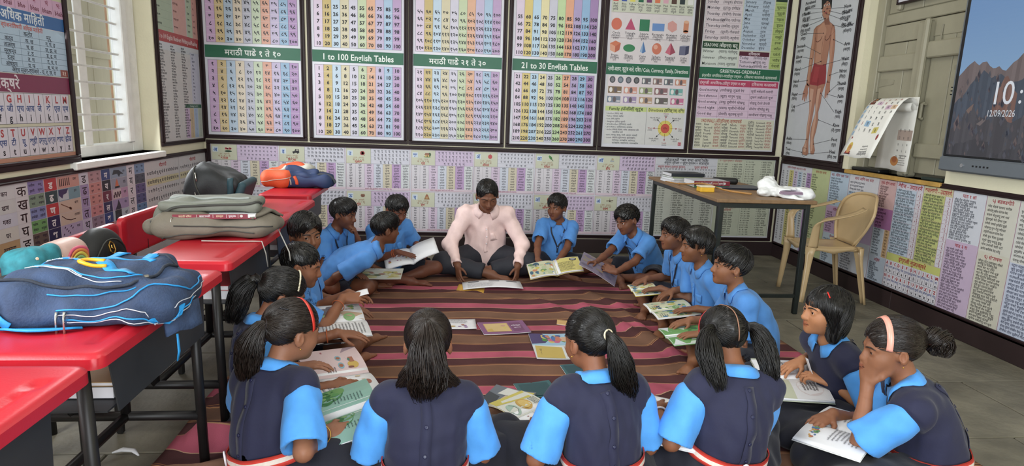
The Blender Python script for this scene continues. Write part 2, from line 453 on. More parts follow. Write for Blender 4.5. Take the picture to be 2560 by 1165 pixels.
COLS3 = ['e3cfe6', 'd8be70', 'c3dcf0', 'dfd4ac', 'd8d4e6', 'ccdcae', 'eeb48c', 'c9bbdf', 'a9cbe8', 'c3a0d0']
GREEN = '0f6e4c'
def table(P, x0, y0, x1, y1, val, fmt, cols, bold, sx=1., line='54505c', skip=0):
    n = 10; dx = (x1-x0)/n; dy = (y1-y0)/n
    for c in range(n):
        P.rect(x0+c*dx, y0, x0+(c+1)*dx, y1, cols[c], 1)
        for r in range(skip, n):
            P.text(fmt(val(c, r)), x0+(c+.5)*dx, y1-(r+.5)*dy, dy*.47, '14121f' if c < 8 else '1c1830', 'c', 4, bold+.015, sx, 2, maxw=dx*.92)
            if c == 0: P.rect(x0, y1-(r+1)*dy-.0008, x1, y1-(r+1)*dy+.0008, 'e6dfe6', 2)
    for c in range(1, n): P.rect(x0+c*dx-.0009, y0, x0+c*dx+.0009, y1, line, 3)
    P.frame(x0-.0015, y0-.0015, x1+.0015, y1+.0015, .002, '3a3a44', 3)
PX = [(-2.105, -1.303), (-1.213, -.422), (-.346, .447), (.533, 1.314), (1.391, 2.186), (2.269, 3.06)]
ZB, ZT, G0, G1 = 1.017, 2.44, .655, .757     # sheet bottom / top; the green band above the bottom
tabs = [(lambda c, r: c*10+r+1, lambda c, r: (c+1)*(r+1), DEV, 'मराठी पाढे १ ते १०', COLS, 'marathi number and multiplication chart with lilac first column, leftmost of the back wall'),
        (lambda c, r: c*10+r+1, lambda c, r: (c+1)*(r+1), str, '1 to 100 English Tables', COLS3, 'english tables chart with green band, between the two marathi tables charts'),
        (lambda c, r: (c+11)*(r+1), lambda c, r: (c+21)*(r+1), DEV, 'मराठी पाढे २१ ते ३०', COLS3, 'marathi multiplication chart for twenty-one to thirty, third chart of the back wall'),
        (lambda c, r: (c+11)*(r+1), lambda c, r: (c+21)*(r+1), str, '21 to 30 English Tables', COLS2, 'english tables chart with green band, immediately left of the shapes and coins chart')]
for i, (va, vb, fm, ti, co, lb) in enumerate(tabs):
    x0, x1 = PX[i]; W = x1-x0; P = Print(i); bo = .02 if fm is str else .014
    table(P, .024, .025, W-.024, G0-.022, vb, fm, co, bo)
    P.rect(.004, G0, W-.004, G1, GREEN, 1)
    P.text(ti, W/2, (G0+G1)/2-.004, .05 if fm is str else .046, 'eef6ee', 'c', 3, .018, 1, 3, maxw=W*.78)
    table(P, .024, G1+.024, W-.024, ZT-ZB-.03, va, fm, co, bo, skip=4)
    chart('chart', lb, 'b', x0, ZB, x1, ZT, .036, P, group='framed charts in the top row of the back wall')
# fifth: shapes, money, family, directions
x0, x1 = PX[4]; W = x1-x0; P = Print(5)
def TX(*a, **k): P.text(*a, **k)
P.rect(.02, .03, W-.02, G0-.01, 'd9d9d6', 1); P.rect(.004, G0, W-.004, G1, GREEN, 1)
TX('नाणी-चलन, कुटुंब नाते, दिशा / Coin, Currency, Family, Directions', W/2, (G0+G1)/2, .034, 'e8f2ea', 'c', 3, .015, 1, 2, maxw=W*.95)
P.rect(.03, .385, W-.03, G0-.02, 'e6d9de', 2)
for i in range(4):
    P.ell(.07+i*.075, .61, .027, .03, ('4e5058', '5b6a78', '585a66', '45454a')[i], 3); P.ell(.07+i*.075, .61, .017, .02, ('7b7d84', '8795a2', '82848e', '6f6f74')[i], 4)
def note(x, y, w_, h_, c):
    P.rect(x, y, x+w_, y+h_, c, 3); P.ell(x+w_*.2, y+h_*.5, w_*.12, h_*.38, 'ece9e4', 4); P.ell(x+w_*.55, y+h_*.5, w_*.12, h_*.42, '6d6066', 4)
    P.rect(x+w_*.7, y+h_*.15, x+w_*.96, y+h_*.35, 'e4dede', 4)
for i, c in enumerate(('6b7078', '9c7b74', '6f7a82', 'd58f70')): note(.345+i*.105, .58, .085+.02*(i == 3), .055, c)
for i, c in enumerate(('8a6f4c', 'df9a86', 'a4b07a', '9a6b70', '6fb6b0')): note(.035+i*.145, .49, .125, .06, c)
for i, c in enumerate(('7d8ba0', 'a790bc', 'c7a27e', '6e6a62', 'd56a9a')): note(.03+i*.15, .405, .125, .058, c)
P.rect(.02, .33, .41, .372, 'c9dd7c', 2); P.rect(.42, .33, W-.02, .372, 'dbe07c', 2)
TX('Family (फॅमिलि) कुटुंब', .215, .351, .026, '2b3c2a', 'c', 3, .02, maxw=.36); TX('Directions (डिरेक्शन) दिशा', .6, .351, .026, '2b3c2a', 'c', 3, .02, maxw=.34)
P.rect(.412, .03, .415, .372, '8a8a90', 2)
fam = ['mother (मदर) आई', 'father (फादर) वडील', 'son (सन) मुलगा', 'daughter (डॉटर) मुलगी', 'grandmother (ग्रँडमदर) आजी', 'grandfather (ग्रँडफादर) आजोबा', 'uncle (अंकल) काका, मामा, आत्याचा पती,', '        मावशीचा पती', 'aunt (आन्ट) काकू, मामी, आत्या, मावशी', 'cousin (कझन) चुलतभाऊ, चुलतबहीण,', '        मामेभाऊ, मामेबहीण, आतेभाऊ,', '        आतेबहीण, मावसभाऊ, मावसबहीण']
for i, t in enumerate(fam):
    TX(('• ' if t[0] != ' ' else '')+t.strip(), .03 if t[0] != ' ' else .1, .308-i*.0245, .0135, '3c4a58' if i % 3 else '4a3b58', 'l', 3, .012, maxw=.37)
cx, cy = .6, .185
for r_, c in ((.067, 'e6d24a'), (.04, 'd7432c')): P.ell(cx, cy, r_*1.05, r_*1.1, c, 3 if r_ > .05 else 4)
for k, t in enumerate(('East', 'North East', 'North', 'North West', 'West', 'South West', 'South', 'South East')):
    a = k*math.pi/4; u, v = math.cos(a), math.sin(a)
    P.line(cx+.05*u, cy+.05*v, cx+.105*u, cy+.105*v, .003, 'b0323c' if k % 2 == 0 else '2a2a2e', 3)
    P.poly([(cx+.12*u, cy+.12*v), (cx+.1*u-.008*v, cy+.1*v+.008*u), (cx+.1*u+.008*v, cy+.1*v-.008*u)], 'b0323c' if k % 2 == 0 else '2a2a2e', 3)
    TX(t, cx+.145*u, cy+.135*v, .013, 'a82c38' if k % 2 == 0 else '2a2a2e', 'c', 3, .01); TX('('+dword(3, P.rnd)+')', cx+.145*u, cy+.135*v-.019, .011, '55505a')
TX('दिशा', cx, cy, .016, '5a1a10', 'c', 5); P.rect(W-.06, .03, W-.03, .06, 'c22c4c', 4); TX('२१', W-.045, .045, .016, 'ffffff', 'c', 5)
# shapes above
z = G1+.005
P.rect(.02, z, W-.02, ZT-ZB-.03, 'ded5d8', 1); P.rect(.02, z+.435, W-.02, ZT-ZB-.03, 'cfd4bd', 2)
TL = ['Circle', 'Triangle', 'Square', 'Rectangle', 'Hexagon', 'Cylinder']; TB = ['Prism', 'Ellipse', 'Cone', 'Sphere', 'Pyramid', 'Cube']
dv = ['सर्कल', 'ट्रँगल', 'स्क्वेअर', 'रेक्टँगल', 'हेक्सागॉन', 'सिलिंडर']; dw = ['प्रिझम', 'इलिप्स', 'कोन', 'स्फिअर', 'पिरॅमिड', 'क्यूब']
for k in range(6):
    x = .075+k*.129; zt = z+.335; zb_ = z+.135
    TX(TL[k], x, zt-.075, .02, '3c3c44', 'c', 3, .012, maxw=.11); TX('('+dv[k]+')', x, zt-.1, .018, '4a4650', 'c', 3, .01, maxw=.1); TX(dword(3, P.rnd), x, zt-.122, .016, '4a4650')
    TX(TB[k], x, zb_-.07, .02, '3c3c44', 'c', 3, .012, maxw=.11); TX('('+dw[k]+')', x, zb_-.093, .018, '4a4650', 'c', 3, .01, maxw=.1); TX(dword(2, P.rnd), x, zb_-.114, .016, '4a4650')
    s = .048
    if k == 0: P.ell(x, zt, s, s*1.08, 'dd6645', 3, 28)
    if k == 1: P.poly([(x-s, zt-.045), (x+s, zt-.045), (x, zt+.055)], 'c4376c', 3)
    if k == 2: P.rect(x-.046, zt-.052, x+.046, zt+.05, '1f8258', 3)
    if k == 3: P.rect(x-.056, zt-.045, x+.056, zt+.02, '5a8fd2', 3)
    if k == 4: P.ell(x, zt, s, s*1.1, 'dd9a92', 3, 6, math.pi/6)
    if k == 5: P.rect(x-.024, zt-.04, x+.024, zt+.045, 'd9865a', 3); P.ell(x, zt+.045, .024, .014, 'e8b08a', 4); P.ell(x, zt-.04, .024, .014, 'c9744a', 3)
    if k == 0: P.poly([(x-.05, zb_+.03), (x-.0, zb_+.005), (x-.0, zb_-.05), (x-.045, zb_-.03)], 'e8a07c', 3); P.poly([(x, zb_+.005), (x+.05, zb_+.035), (x+.04, zb_-.025), (x, zb_-.05)], 'c65a34', 3); P.poly([(x-.05, zb_+.03), (x, zb_+.055), (x+.05, zb_+.035), (x, zb_+.005)], 'd9703f', 3)
    if k == 1: P.ell(x, zb_-.005, .055, .033, '2a8a55', 3, 24)
    if k == 2: P.poly([(x-.028, zb_-.03), (x, zb_-.045), (x+.028, zb_-.03), (x, zb_+.06)], '3f76b4', 3); P.poly([(x-.028, zb_-.03), (x-.006, zb_-.044), (x, zb_+.06)], '8fb2d8', 4)
    if k == 3: P.ell(x, zb_, s*.92, s*1.05, 'd9714e', 3, 26); P.ell(x-.012, zb_+.015, .02, .02, 'eaa68a', 4)
    if k == 4: P.poly([(x-s, zb_-.03), (x, zb_-.05), (x, zb_+.06)], 'd55f7a', 3); P.poly([(x, zb_-.05), (x+s, zb_-.025), (x, zb_+.06)], 'a63a56', 3)
    if k == 5: P.rect(x-.045, zb_-.045, x+.012, zb_+.03, '6a6c8c', 3); P.poly([(x+.012, zb_-.045), (x+.045, zb_-.03), (x+.045, zb_+.04), (x+.012, zb_+.03)], '3f4163', 3); P.poly([(x-.045, zb_+.03), (x+.012, zb_+.03), (x+.045, zb_+.04), (x-.012, zb_+.04)], '8f91ac', 3)
P.rect(.03, z+.215, W-.03, z+.218, '9a8a90', 3); P.rect(.03, z+.434, W-.03, z+.437, '9a8a90', 3)
for k, (n_, c) in enumerate((('Red', 'd03028'), ('Blue', '1f4fb0'), ('Yellow', 'e8dc40'), ('Green', '0f6e4c'), ('Violet', '7a2f72'), ('Orange', 'e5703a'), ('Pink', 'e2a5b8'), ('Brown', '5a3d36'), ('Black', '2a3a40'), ('White', 'e8e8e2'))):
    x = .055+k*.0765; P.rect(x-.024, z+.53, x+.024, z+.58, c, 3); TX(n_, x, z+.51, .017, '34343c', 'c', 3, .012, maxw=.07); TX('('+dword(2, P.rnd)+')', x, z+.486, .016, '44404c', 'c', 3, .01, maxw=.07); TX(dword(3, P.rnd), x, z+.461, .015, '44404c', 'c', 3, .01, maxw=.07)
chart('chart', 'chart of coloured shapes, coins and banknotes with a yellow compass sun', 'b', x0, ZB, x1, ZT, .036, P, group='framed charts in the top row of the back wall')
# sixth: days, months, seasons, greetings, ordinals
x0, x1 = PX[5]; W = x1-x0; P = Print(6)
P.rect(.004, G0, W-.004, G1, GREEN, 1); TX('GREETINGS-ORDINALS', W/2, G0+.072, .03, 'e8f2ea', 'c', 3, .015, 1, 2, maxw=W*.5)
TX('इंग्रजीत अभिवादन-मराठीतून उच्चार - दिवसाचा कालावधी-क्रमवाचके', W/2, G0+.028, .024, 'dcebdd', 'c', 3, .01, maxw=W*.92)
P.rect(.01, .3, W-.01, G0-.005, 'e2c3dc', 1); P.rect(.01, G0-.065, W-.01, G0-.008, 'c52c60', 2)
for a, b_ in ((.02, 'इंग्रजी अभिवादन'), (.22, 'मराठीतून उच्चार व अर्थ'), (.52, 'दिवसाचा कालावधी')): TX(b_, a, G0-.037, .024, 'f2d8e2', 'l', 3, .012, maxw=.24)
for i, g in enumerate(('Good morning', 'Good afternoon', 'Good evening', 'Good night', 'Good day')):
    y_ = G0-.1-i*.054; TX(g, .016, y_, .024, '38303e', 'l', 3, .012, maxw=.18); TX('('+dline(1, P.rnd)+') '+dline(2, P.rnd), .22, y_, .022, '4a3e4c', 'l', 3, .01, maxw=.27)
    TX(dline(3, P.rnd), .52, y_, .021, '4a3e4c', 'l', 3, .01, maxw=.25); P.rect(.01, y_-.028, W-.01, y_-.026, 'a58aa2', 2)
for x in (.21, .51): P.rect(x, .3, x+.002, G0-.005, '9a7a98', 2)
P.rect(.01, .012, W-.01, .295, 'd9d8bd', 1); TX('ORDINALS (ऑर्डिनल्स) क्रमवाचके', .26, .272, .03, 'b5442c', 'c', 3, .014, maxw=.4)
od = 'First Second Third Fourth Fifth Sixth Seventh Eighth Ninth Tenth Eleventh Twelfth Thirteenth Fourteenth Fifteenth Sixteenth Seventeenth Eighteenth Nineteenth Twentieth Twenty-First Twenty-Second Twenty-Third Twenty-Fourth Twenty-Fifth'.split()
for k, t in enumerate(od):
    c = k//8 if k < 24 else 2; r_ = k % 8 if k < 24 else 8
    x = .015+c*.255; y_ = (.238-.0285*r_) if c < 2 else (.268-.0285*r_)
    TX(dword(3, P.rnd), x, y_, .019, '45414a', 'l', 3, .01, maxw=.07); TX(t, x+.08, y_, .019, '45414a', 'l', 3, .01, maxw=.09); TX(dword(3, P.rnd), x+.18, y_, .018, 'b0504a', 'l', 3, .01, maxw=.06)
for x in (.262, .517): P.rect(x, .012, x+.002, .255, '9b9a86', 2)
z = G1+.004
P.rect(.01, z, W-.01, ZT-ZB-.03, 'd3d6c2', 1)
P.rect(.012, z, .36, z+.165, 'd2dcd2', 2); P.rect(.012, z+.165, .36, z+.225, '1c4a30', 2); TX('SEASONS (सीझन्स) ऋतू', .186, z+.195, .03, 'e8efe4', 'c', 3, .014, maxw=.32)
for i, t in enumerate(('Winter', 'Summer', 'Monsoon')): TX(t, .02, z+.14-.055*i, .024, '3c4440', 'l', 3, .012); TX('('+dword(3, P.rnd)+') '+dword(4, P.rnd), .17, z+.14-.055*i, .022, '44484a', 'l', 3, .01, maxw=.18)
P.rect(.012, z+.235, .36, ZT-ZB-.04, 'ddcfd6', 2)
for i, t in enumerate(('Saturday', 'Friday', 'Thursday', 'Wednesday', 'Tuesday', 'Monday', 'Sunday')):
    TX(t, .025, z+.262+.052*i, .025, '40384a', 'l', 3, .012); TX('('+dword(3, P.rnd)+') '+dword(4, P.rnd), .17, z+.262+.052*i, .022, '4a4450', 'l', 3, .01, maxw=.18); P.rect(.012, z+.288+.052*i, .36, z+.29+.052*i, 'b89aa4', 3)
P.rect(.37, z, .66, z+.11, 'dccbdc', 2); P.rect(.37, z+.11, .66, z+.15, '5c1c34', 2); TX('दिनक्रम', .515, z+.13, .024, 'eedde4', 'c', 3, .012)
for i, t in enumerate(('Yesterday', 'Tomorrow', 'Today')): TX(t, .378, z+.02+.037*i, .023, '40384a', 'l', 3, .012); TX('('+dword(3, P.rnd)+') '+dword(2, P.rnd), .51, z+.02+.037*i, .02, '4a4450', 'l', 3, .01, maxw=.14)
P.rect(.37, z+.16, .66, ZT-ZB-.04, 'b9cde0', 2)
for i, t in enumerate('December November October September August July June May April March February January'.split()):
    TX(t, .385, z+.185+.0365*i, .023, '34404e', 'l', 3, .012, maxw=.13); TX(dword(3, P.rnd), .55, z+.185+.0365*i, .021, '3e4854', 'l', 3, .01, maxw=.1); P.rect(.37, z+.203+.0365*i, .66, z+.2045+.0365*i, '93a9bf', 3)
P.rect(.67, z, W-.012, z+.60, 'b5cc6a', 2)
for i in range(11): TX(dword(3, P.rnd), .73, z+.03+.052*i, .022, '35421f', 'c', 3, .012, maxw=.09); P.rect(.67, z+.055+.052*i, W-.012, z+.057+.052*i, '5f7a3a', 3)
P.rect(.67, z+.60, W-.012, z+.65, '26402c', 2)
chart('chart', 'chart of days, months and seasons with a green greetings band, rightmost of the back wall', 'b', x0, ZB, x1, ZT, .036, P, group='framed charts in the top row of the back wall')

# ---------------------------------------------------------------- lower strip on the back wall
P = Print(20); SX0, SX1, SZ0, SZ1 = -2.098, 3.11, .178, .938; oz = SZ0
cellx = [-2.098, -1.519, -.938, -.359, .213, .779, 1.36, 1.929]
heads = [['अ', 'इ', 'उ', 'ऋ', 'अँ', 'ओ', 'ऑ'], ['आ', 'ई', 'ऊ', 'ए', 'ऐ', 'आँ', 'अं']]
names = [['कमळ', 'रिक्षा', 'गुलाब', 'गृह', 'अॅपल', 'पोपट', 'हौद'], ['आई', 'ईद', 'मुठ', 'देव', 'ऐरण', 'आँख', 'पंखा']]
MT = [['', 'ि', 'ु', 'ृ', 'ं', 'ो', 'ौ'], ['ा', 'ी', 'ू', 'े', 'ै', 'ां', 'ं']]
def deva(s):  # short i sign is written before its consonant
    o = ''
    for ch in s: o = o[:-1]+ch+o[-1] if ch == 'ि' and o else o+ch
    return o
wc = ['ded9e0', 'ded9e0', 'dfc9e2', 'd5dbea', 'ddd2b4', 'c69fd3', 'dde2e4']
def pict(k, x, y, s):
    if k == (0, 0):
        for a in range(7): P.ell(x+s*.5*math.cos(a*.9), y+s*.12+s*.12*math.sin(a*1.9), s*.22, s*.13, 'c8324a', 4, 10)
        P.ell(x, y-s*.42, s*.75, s*.2, '2c4a34', 4)
    if k == (0, 1): P.poly([(x-s*.7, y-s*.35), (x+s*.7, y-s*.35), (x+s*.6, y+s*.45), (x-s*.1, y+s*.45), (x-s*.3, y), (x-s*.7, y-s*.05)], '2b2c33', 4); P.ell(x+s*.35, y-s*.38, s*.17, s*.17, '15151a', 5, 10); P.ell(x-s*.45, y-s*.38, s*.17, s*.17, '15151a', 5, 10); P.rect(x+s*.02, y+s*.1, x+s*.5, y+s*.35, 'b9b4a0', 5)
    if k == (0, 2):
        for a in range(5): P.ell(x+s*.25*math.cos(a*1.3), y+s*.25*math.sin(a*1.3), s*.3, s*.24, ('d2504e', 'b83440')[a % 2], 4, 10)
        P.line(x+s*.2, y-s*.2, x+s*.5, y-s*.55, s*.08, '3d6a38', 4)
    if k == (0, 3):
        P.ell(x, y-s*.42, s*.8, s*.16, '7ea04e', 4); P.ell(x+s*.5, y+s*.1, s*.3, s*.4, '3d5e34', 4); P.rect(x-s*.5, y-s*.4, x+s*.4, y+s*.05, 'd9b45e', 5); P.poly([(x-s*.65, y+s*.02), (x+s*.5, y+s*.02), (x+s*.3, y+s*.4), (x-s*.4, y+s*.4)], '9c5a3c', 6); P.rect(x-.1*s, y-.4*s, x+.08*s, y-.1*s, '6a3c2c', 6)
    if k == (0, 4): P.ell(x, y, s*.45, s*.48, 'cf2f34', 4); P.line(x, y+s*.4, x+s*.1, y+s*.62, s*.08, '57402c', 4)
    if k == (0, 5): P.ell(x-s*.1, y+s*.15, s*.28, s*.45, '3f8a34', 4, 14, .6); P.ell(x-s*.35, y+s*.45, s*.2, s*.2, '4c9a3c', 5, 10); P.line(x+s*.1, y-s*.1, x+s*.5, y-s*.6, s*.15, '2f6a34', 4)
    if k == (0, 6): P.rect(x-s*.5, y-s*.35, x+s*.4, y-s*.05, 'a9b4b8', 4); P.ell(x+s*.1, y+s*.2, s*.15, s*.25, 'c7a25c', 5); P.line(x-s*.2, y-.1*s, x-s*.1, y+s*.5, s*.1, '8a9a9e', 5)
    if k == (1, 2): P.ell(x, y, s*.45, s*.35, '8a5a44', 4); [P.ell(x-s*.3+s*.2*i, y+s*.2, s*.11, s*.18, '9c6a50', 5, 8) for i in range(4)]
    if k == (1, 3): P.poly([(x-s*.6, y-s*.55), (x+s*.6, y-s*.55), (x+s*.3, y+s*.3), (x, y+s*.7), (x-s*.3, y+s*.3)], 'a8763c', 4); P.ell(x, y-s*.1, s*.28, s*.32, 'c79a5c', 5); P.ell(x, y+s*.22, s*.17, s*.18, 'b5543c', 6)
    if k == (1, 5): P.ell(x, y, s*.5, s*.5, 'd0562c', 4); P.rect(x-s*.5, y-s*.04, x+s*.5, y+s*.04, '3c2620', 5)
    if k == (1, 6): P.line(x-s*.8, y, x+s*.8, y+s*.12, s*.12, '6a4a38', 4); P.line(x-s*.1, y-s*.15, x+.65*s, y-s*.2, s*.1, '7a5a44', 4); P.ell(x, y, s*.18, s*.16, '4a3630', 5); P.line(x, y, x, y+s*.6, s*.07, '4a3630', 4)
for r in range(2):
    zt, zb_ = ((.935-oz, .56-oz), (.550-oz, .187-oz))[r]
    for c in range(7):
        a, b_ = cellx[c]-SX0+.004, cellx[c+1]-SX0-.006; pw = (b_-a)*.385; cz = zt-.137
        P.rect(a, cz, a+pw, zt, 'd3d6b8', 1); P.rect(a+pw, cz, b_, zt, 'd9d9e6' if (c+r) % 3 else 'd6bfe0', 1)
        P.rect(a+.012, zt-.068, a+.06, zt-.022, 'd5e4ef', 2); TX(heads[r][c], a+.036, zt-.047, .028, '1f5fb4', 'c', 3, .03, 1, 2, maxw=.045)
        pict((r, c), a+.145, zt-.043, .042)
        TX('( '+dword(2, P.rnd)+' - '+dword(3, P.rnd)+')', a+pw/2, zt-.083, .013, 'b07850', 'c', 3); TX(deva('क + '+heads[r][c]+' = क'+MT[r][c]), a+pw/2, zt-.102, .016, '9a5a30', 'c', 3)
        TX(deva(names[r][c]), a+pw/2, cz+.017, .02, 'c02a24', 'c', 3, .03)
        for k, row in enumerate(('कखगघङचछजझञ', 'टठडढणतथदधन', 'पफबभमयरलवश', 'षसहळकज')):
            y_ = zt-.02-k*.033; n = len(row)
            for q, ch in enumerate(row):
                x = a+pw+.02+(b_-a-pw-.03)*(q+.5)/10 if n == 10 else a+pw+(b_-a-pw)*(.5+(q-2.5)*.1)
                TX(deva(ch+MT[r][c]), x, y_, .0165, '33333d', 'c', 3, .01)
            if k < 3: P.rect(a+pw, y_-.0168, b_, y_-.0158, 'a3a0b4', 2)
        cb = zb_+.022
        for k in range(7):
            xa, xb = a+(b_-a)*k/7, a+(b_-a)*(k+1)/7; P.rect(xa, cb, xb, cz, wc[k], 1)
            for q in range(9): TX(deva(P.rnd.choice(CONS)+MT[r][c]+dword(1+(k > 1)+(k > 4)*P.rnd.choice((0, 1)), P.rnd)), (xa+xb)/2, cz-(q+.55)*(cz-cb)/9, .0125, '37343f', 'c', 3, .012, maxw=(xb-xa)*.86)
            P.rect(xa-.0007, cb, xa+.0007, cz, '8a8794', 2)
        P.rect(a, zb_, b_, cb, 'e3cedb', 1); TX(dline(7, P.rnd), (a+b_)/2, zb_+.011, .0105, 'a64a72', 'c', 3, .01, maxw=(b_-a)*.95)
        P.frame(a, zb_, b_, zt, .0018, 'b57a8c', 4); P.rect(a, cz-.001, b_, cz+.001, '7c7a88', 4); P.rect(a+pw-.001, cz, a+pw+.001, zt, '7c7a88', 4)
a, b_ = 1.935-SX0, 2.525-SX0
P.rect(a, .628, b_, .757, 'd2d4dd', 1); TX('जोडाक्षरी शब्द वाचा आणि लिहा', (a+b_)/2, .735, .024, '2c2c36', 'c', 3, .02, maxw=.42); TX('अपूर्ण व्यंजन + पूर्ण व्यंजन = जोडाक्षर', (a+b_)/2, .708, .022, '2c2c36', 'c', 3, .02, maxw=.44)
TX('अपूर्ण व्यंजन (हलन्त व्यंजन)', a+.15, .67, .02, 'b02c34', 'c', 3, .02, maxw=.27); TX('पूर्ण व्यंजन', a+.44, .67, .02, 'b02c34', 'c', 3, .02)
P.rect(a, .684, b_, .686, '8a8794', 2); P.rect(a+.31, .55, a+.312, .685, '8a8794', 2); P.rect(a, .51, b_, .628, 'd6d8de', 1)
for k, row in enumerate(('कखगघङचछजझञ', 'टठडढणतथदधन', 'पफबभमयरलवश')):
    for q, ch in enumerate(row): TX(ch, a+.02+q*.029, .648-k*.03, .016, '44444e'); TX(ch, a+.33+q*.027, .648-k*.03, .016, '44444e')
P.rect(a, .012, b_, .51, 'cdd1c3', 1); P.rect(b_+.006, .012, SX1-SX0-.004, .757, 'c7cdb4', 1)
for (xa, xb, n, zt) in ((a+.01, a+.30, 22, .52), (a+.31, b_-.01, 22, .52), (b_+.015, b_+.27, 18, .72), (b_+.29, SX1-SX0-.02, 32, .745)):
    st = (zt-.02)/n if n != 18 else .0225
    for q in range(n):
        y_ = zt-(q+.5)*st; e = P.rnd.choice(CONS)
        TX(e+' + '+P.rnd.choice(CONS)+' = '+e+P.rnd.choice(CONS), xa, y_, .0125, '4b4d47', 'l', 3, .01, maxw=(xb-xa)*.5); TX('= '+dword(3, P.rnd)+', '+dword(3, P.rnd), xa+(xb-xa)*.55, y_, .0125, '4b4d47', 'l', 3, .01, maxw=(xb-xa)*.44)
    P.rect(xb+.004, .012, xb+.0055, zt+.01, '8c9082', 2)
TX('र + पूर्ण व्यंजन = जोडाक्षर', b_+.14, .742, .016, 'b0444c', 'c', 3, .012, maxw=.22); TX('क + क पूर्णाक्षरी', b_+.14, .295, .018, 'b0343c', 'c', 3, .014); TX('जोडाक्षरे', b_+.14, .27, .018, 'b0343c', 'c', 3, .014)
for q in range(10): TX('= '+dword(3, P.rnd)+', '+dword(3, P.rnd), b_+.1, .24-q*.0225, .0125, '4b4d47', 'l', 3, .01)
chart('chart', 'long low chart of vowel signs and word lists across the bottom of the back wall', 'b', SX0, SZ0, SX1, SZ1, .034, P, 'wall_chart')
# ---------------------------------------------------------------- left wall: alphabet chart, numbers chart, picture strip
P = Print(30); Y0, Y1, Z0, Z1 = 2.80, 3.815, .966, 2.4; W = Y1-Y0; o = -Z0
P.rect(0, 0, W, .02, 'c98a6a', 1); P.rect(0, .02, W, .337, 'd9d3b4', 1)
cw = .0742; xr = W-.02
for r, (zb_, zt) in enumerate(((.988+o, 1.135+o), (1.150+o, 1.302+o))):
    lets = ('NOPQRSTUVWXYZ', 'ABCDEFGHIJKLM')[r]
    dvn = ('एन ओ पी क्यू आर एस टी यू व्ही डब्ल्यू एक्स वाय झेड', 'ए बी सी डी ई एफ जी एच आय जे के एल एम')[r].split()
    for k in range(13):
        a = xr-(13-k)*cw; P.rect(a+.001, zb_, a+cw-.001, zt, 'ded7e2', 2); h = zt-zb_; m = a+cw/2
        P.text(lets[k], m, zt-h*.19, h*.23, 'c2272e', 'c', 3, .035, .95, 3, maxw=cw*.7)
        P.text(dvn[k], m, zt-h*.50, h*.19, '2f4f92', 'c', 3, .025, 1, 2, maxw=cw*.86)
        P.text(lets[k].lower(), m, zt-h*.80, h*.22, '24222c', 'c', 3, .025, .95, 3)
        P.rect(a-.0009, zb_, a+.0009, zt, '54505c', 3)
    P.frame(xr-13*cw, zb_, xr, zt, .0018, '4a4650', 4)
P.rect(0, .339, W, .428, '8a2450', 1); P.text('इंग्रजी मुळाक्षरे', .37, .382, .05, 'eadde4', 'c', 3, .02, 1, 3, maxw=.56)
P.rect(0, .432, W, .672, 'aecbe2', 1); P.rect(0, .675, W, .741, '1c69b0', 1); P.text('व्यंजनाविषयी अधिक माहिती'.replace('वि', 'िव').replace('धि', 'िध').replace('हि', 'िह'), .515, .708, .043, 'e2ecf4', 'c', 3, .02, 1, 2, maxw=.66)
P.text('व्यंजनािवषयी अिधक मािहती', .67, .657, .02, 'd2503e', 'c', 3, .02)
rows = [('कंठ्य', 'क, ख', 'ग, घ, ङ'), ('तालव्य', 'च, छ', 'ज, झ, ञ'), ('मूर्धन्य', 'ट, ठ', 'ड, ढ, ण'), ('दंत्य', 'त, थ', 'द, ध, न'), ('ओष्ठ्य', 'प, फ', 'ब, भ, म')]
P.text('कठोर', .705, .628, .022, '2f3a4a', 'c', 3, .015); P.text('मृदू', .87, .628, .022, '2f3a4a', 'c', 3, .015)
for i, rr in enumerate(rows):
    y_ = .595-i*.03
    for t, x in zip(rr, (.56, .71, .88)): P.text(t, x, y_, .02, '2f3a4a', 'c', 3, .015)
for i in range(7): P.rect(.49, .613-.03*i+.03*(i == 0)*.0, W, .6145-.03*i, '5d7488', 2)
for x in (.49, .64, .79): P.rect(x, .465, x+.0015, .643, '5d7488', 2)
P.text('अर्ध स्वर-व्यंजने - य, र, ल, व', .73, .448, .021, '2f3a4a', 'c', 3, .015); P.rect(W-.07, .432, W-.004, .47, '9a4a3c', 4); P.text('२१', W-.037, .451, .022, 'f2d8c8', 'c', 5, .02)
P.rect(0, .743, W, .83, 'dba9cc', 1); P.rect(0, .83, W, 1.4, 'cfd0a8', 1)
for i, t in enumerate(('bha', 'bhi', 'bhu', 'bhai', 'bho', 'bhau', 'bham', 'bhah')):
    P.text(t, .28+i*.1, .768, .024, '7a2444', 'c', 3, .02); P.text('भ'+['', 'ा', 'ु', 'े', 'ो', 'ै', 'ं', 'ः'][i], .28+i*.1, .807, .024, 'a03a60', 'c', 3, .015); P.rect(.33+i*.1, .745, .3315+i*.1, .9, '8a6a80', 2); P.text(dword(3, P.rnd), .28+i*.1, .86, .024, '7a3a34', 'c', 3, .02)
P.rect(0, .428, W, .431, 'd5d2c0', 2); P.rect(.0, .745, .48, .9, 'd9b3d0', 1)
chart('chart', 'english alphabet chart with magenta and blue headings left of the window', 'l', Y0, Z0, Y1, Z1, .045, P)
P = Print(31); Y0, Y1, Z0, Z1 = 4.945, 5.700, .985, 2.6; W = Y1-Y0; o = -Z0
P.rect(0, 0, W, .68, 'd6d2d2', 1); P.rect(0, .738, W, .82, 'c0343c', 1); P.rect(0, .82, .28, 1.6, 'b4c8ae', 1); P.rect(.29, .82, .53, 1.6, 'e0a79e', 1); P.rect(.54, .82, W, 1.2, 'b9cfae', 1); P.rect(.54, 1.2, .65, 1.6, 'e2c98c', 1); P.rect(.65, 1.2, W, 1.6, 'a5b2d8', 1); P.rect(.65, .82, W, 1.18, 'dfa094', 2)
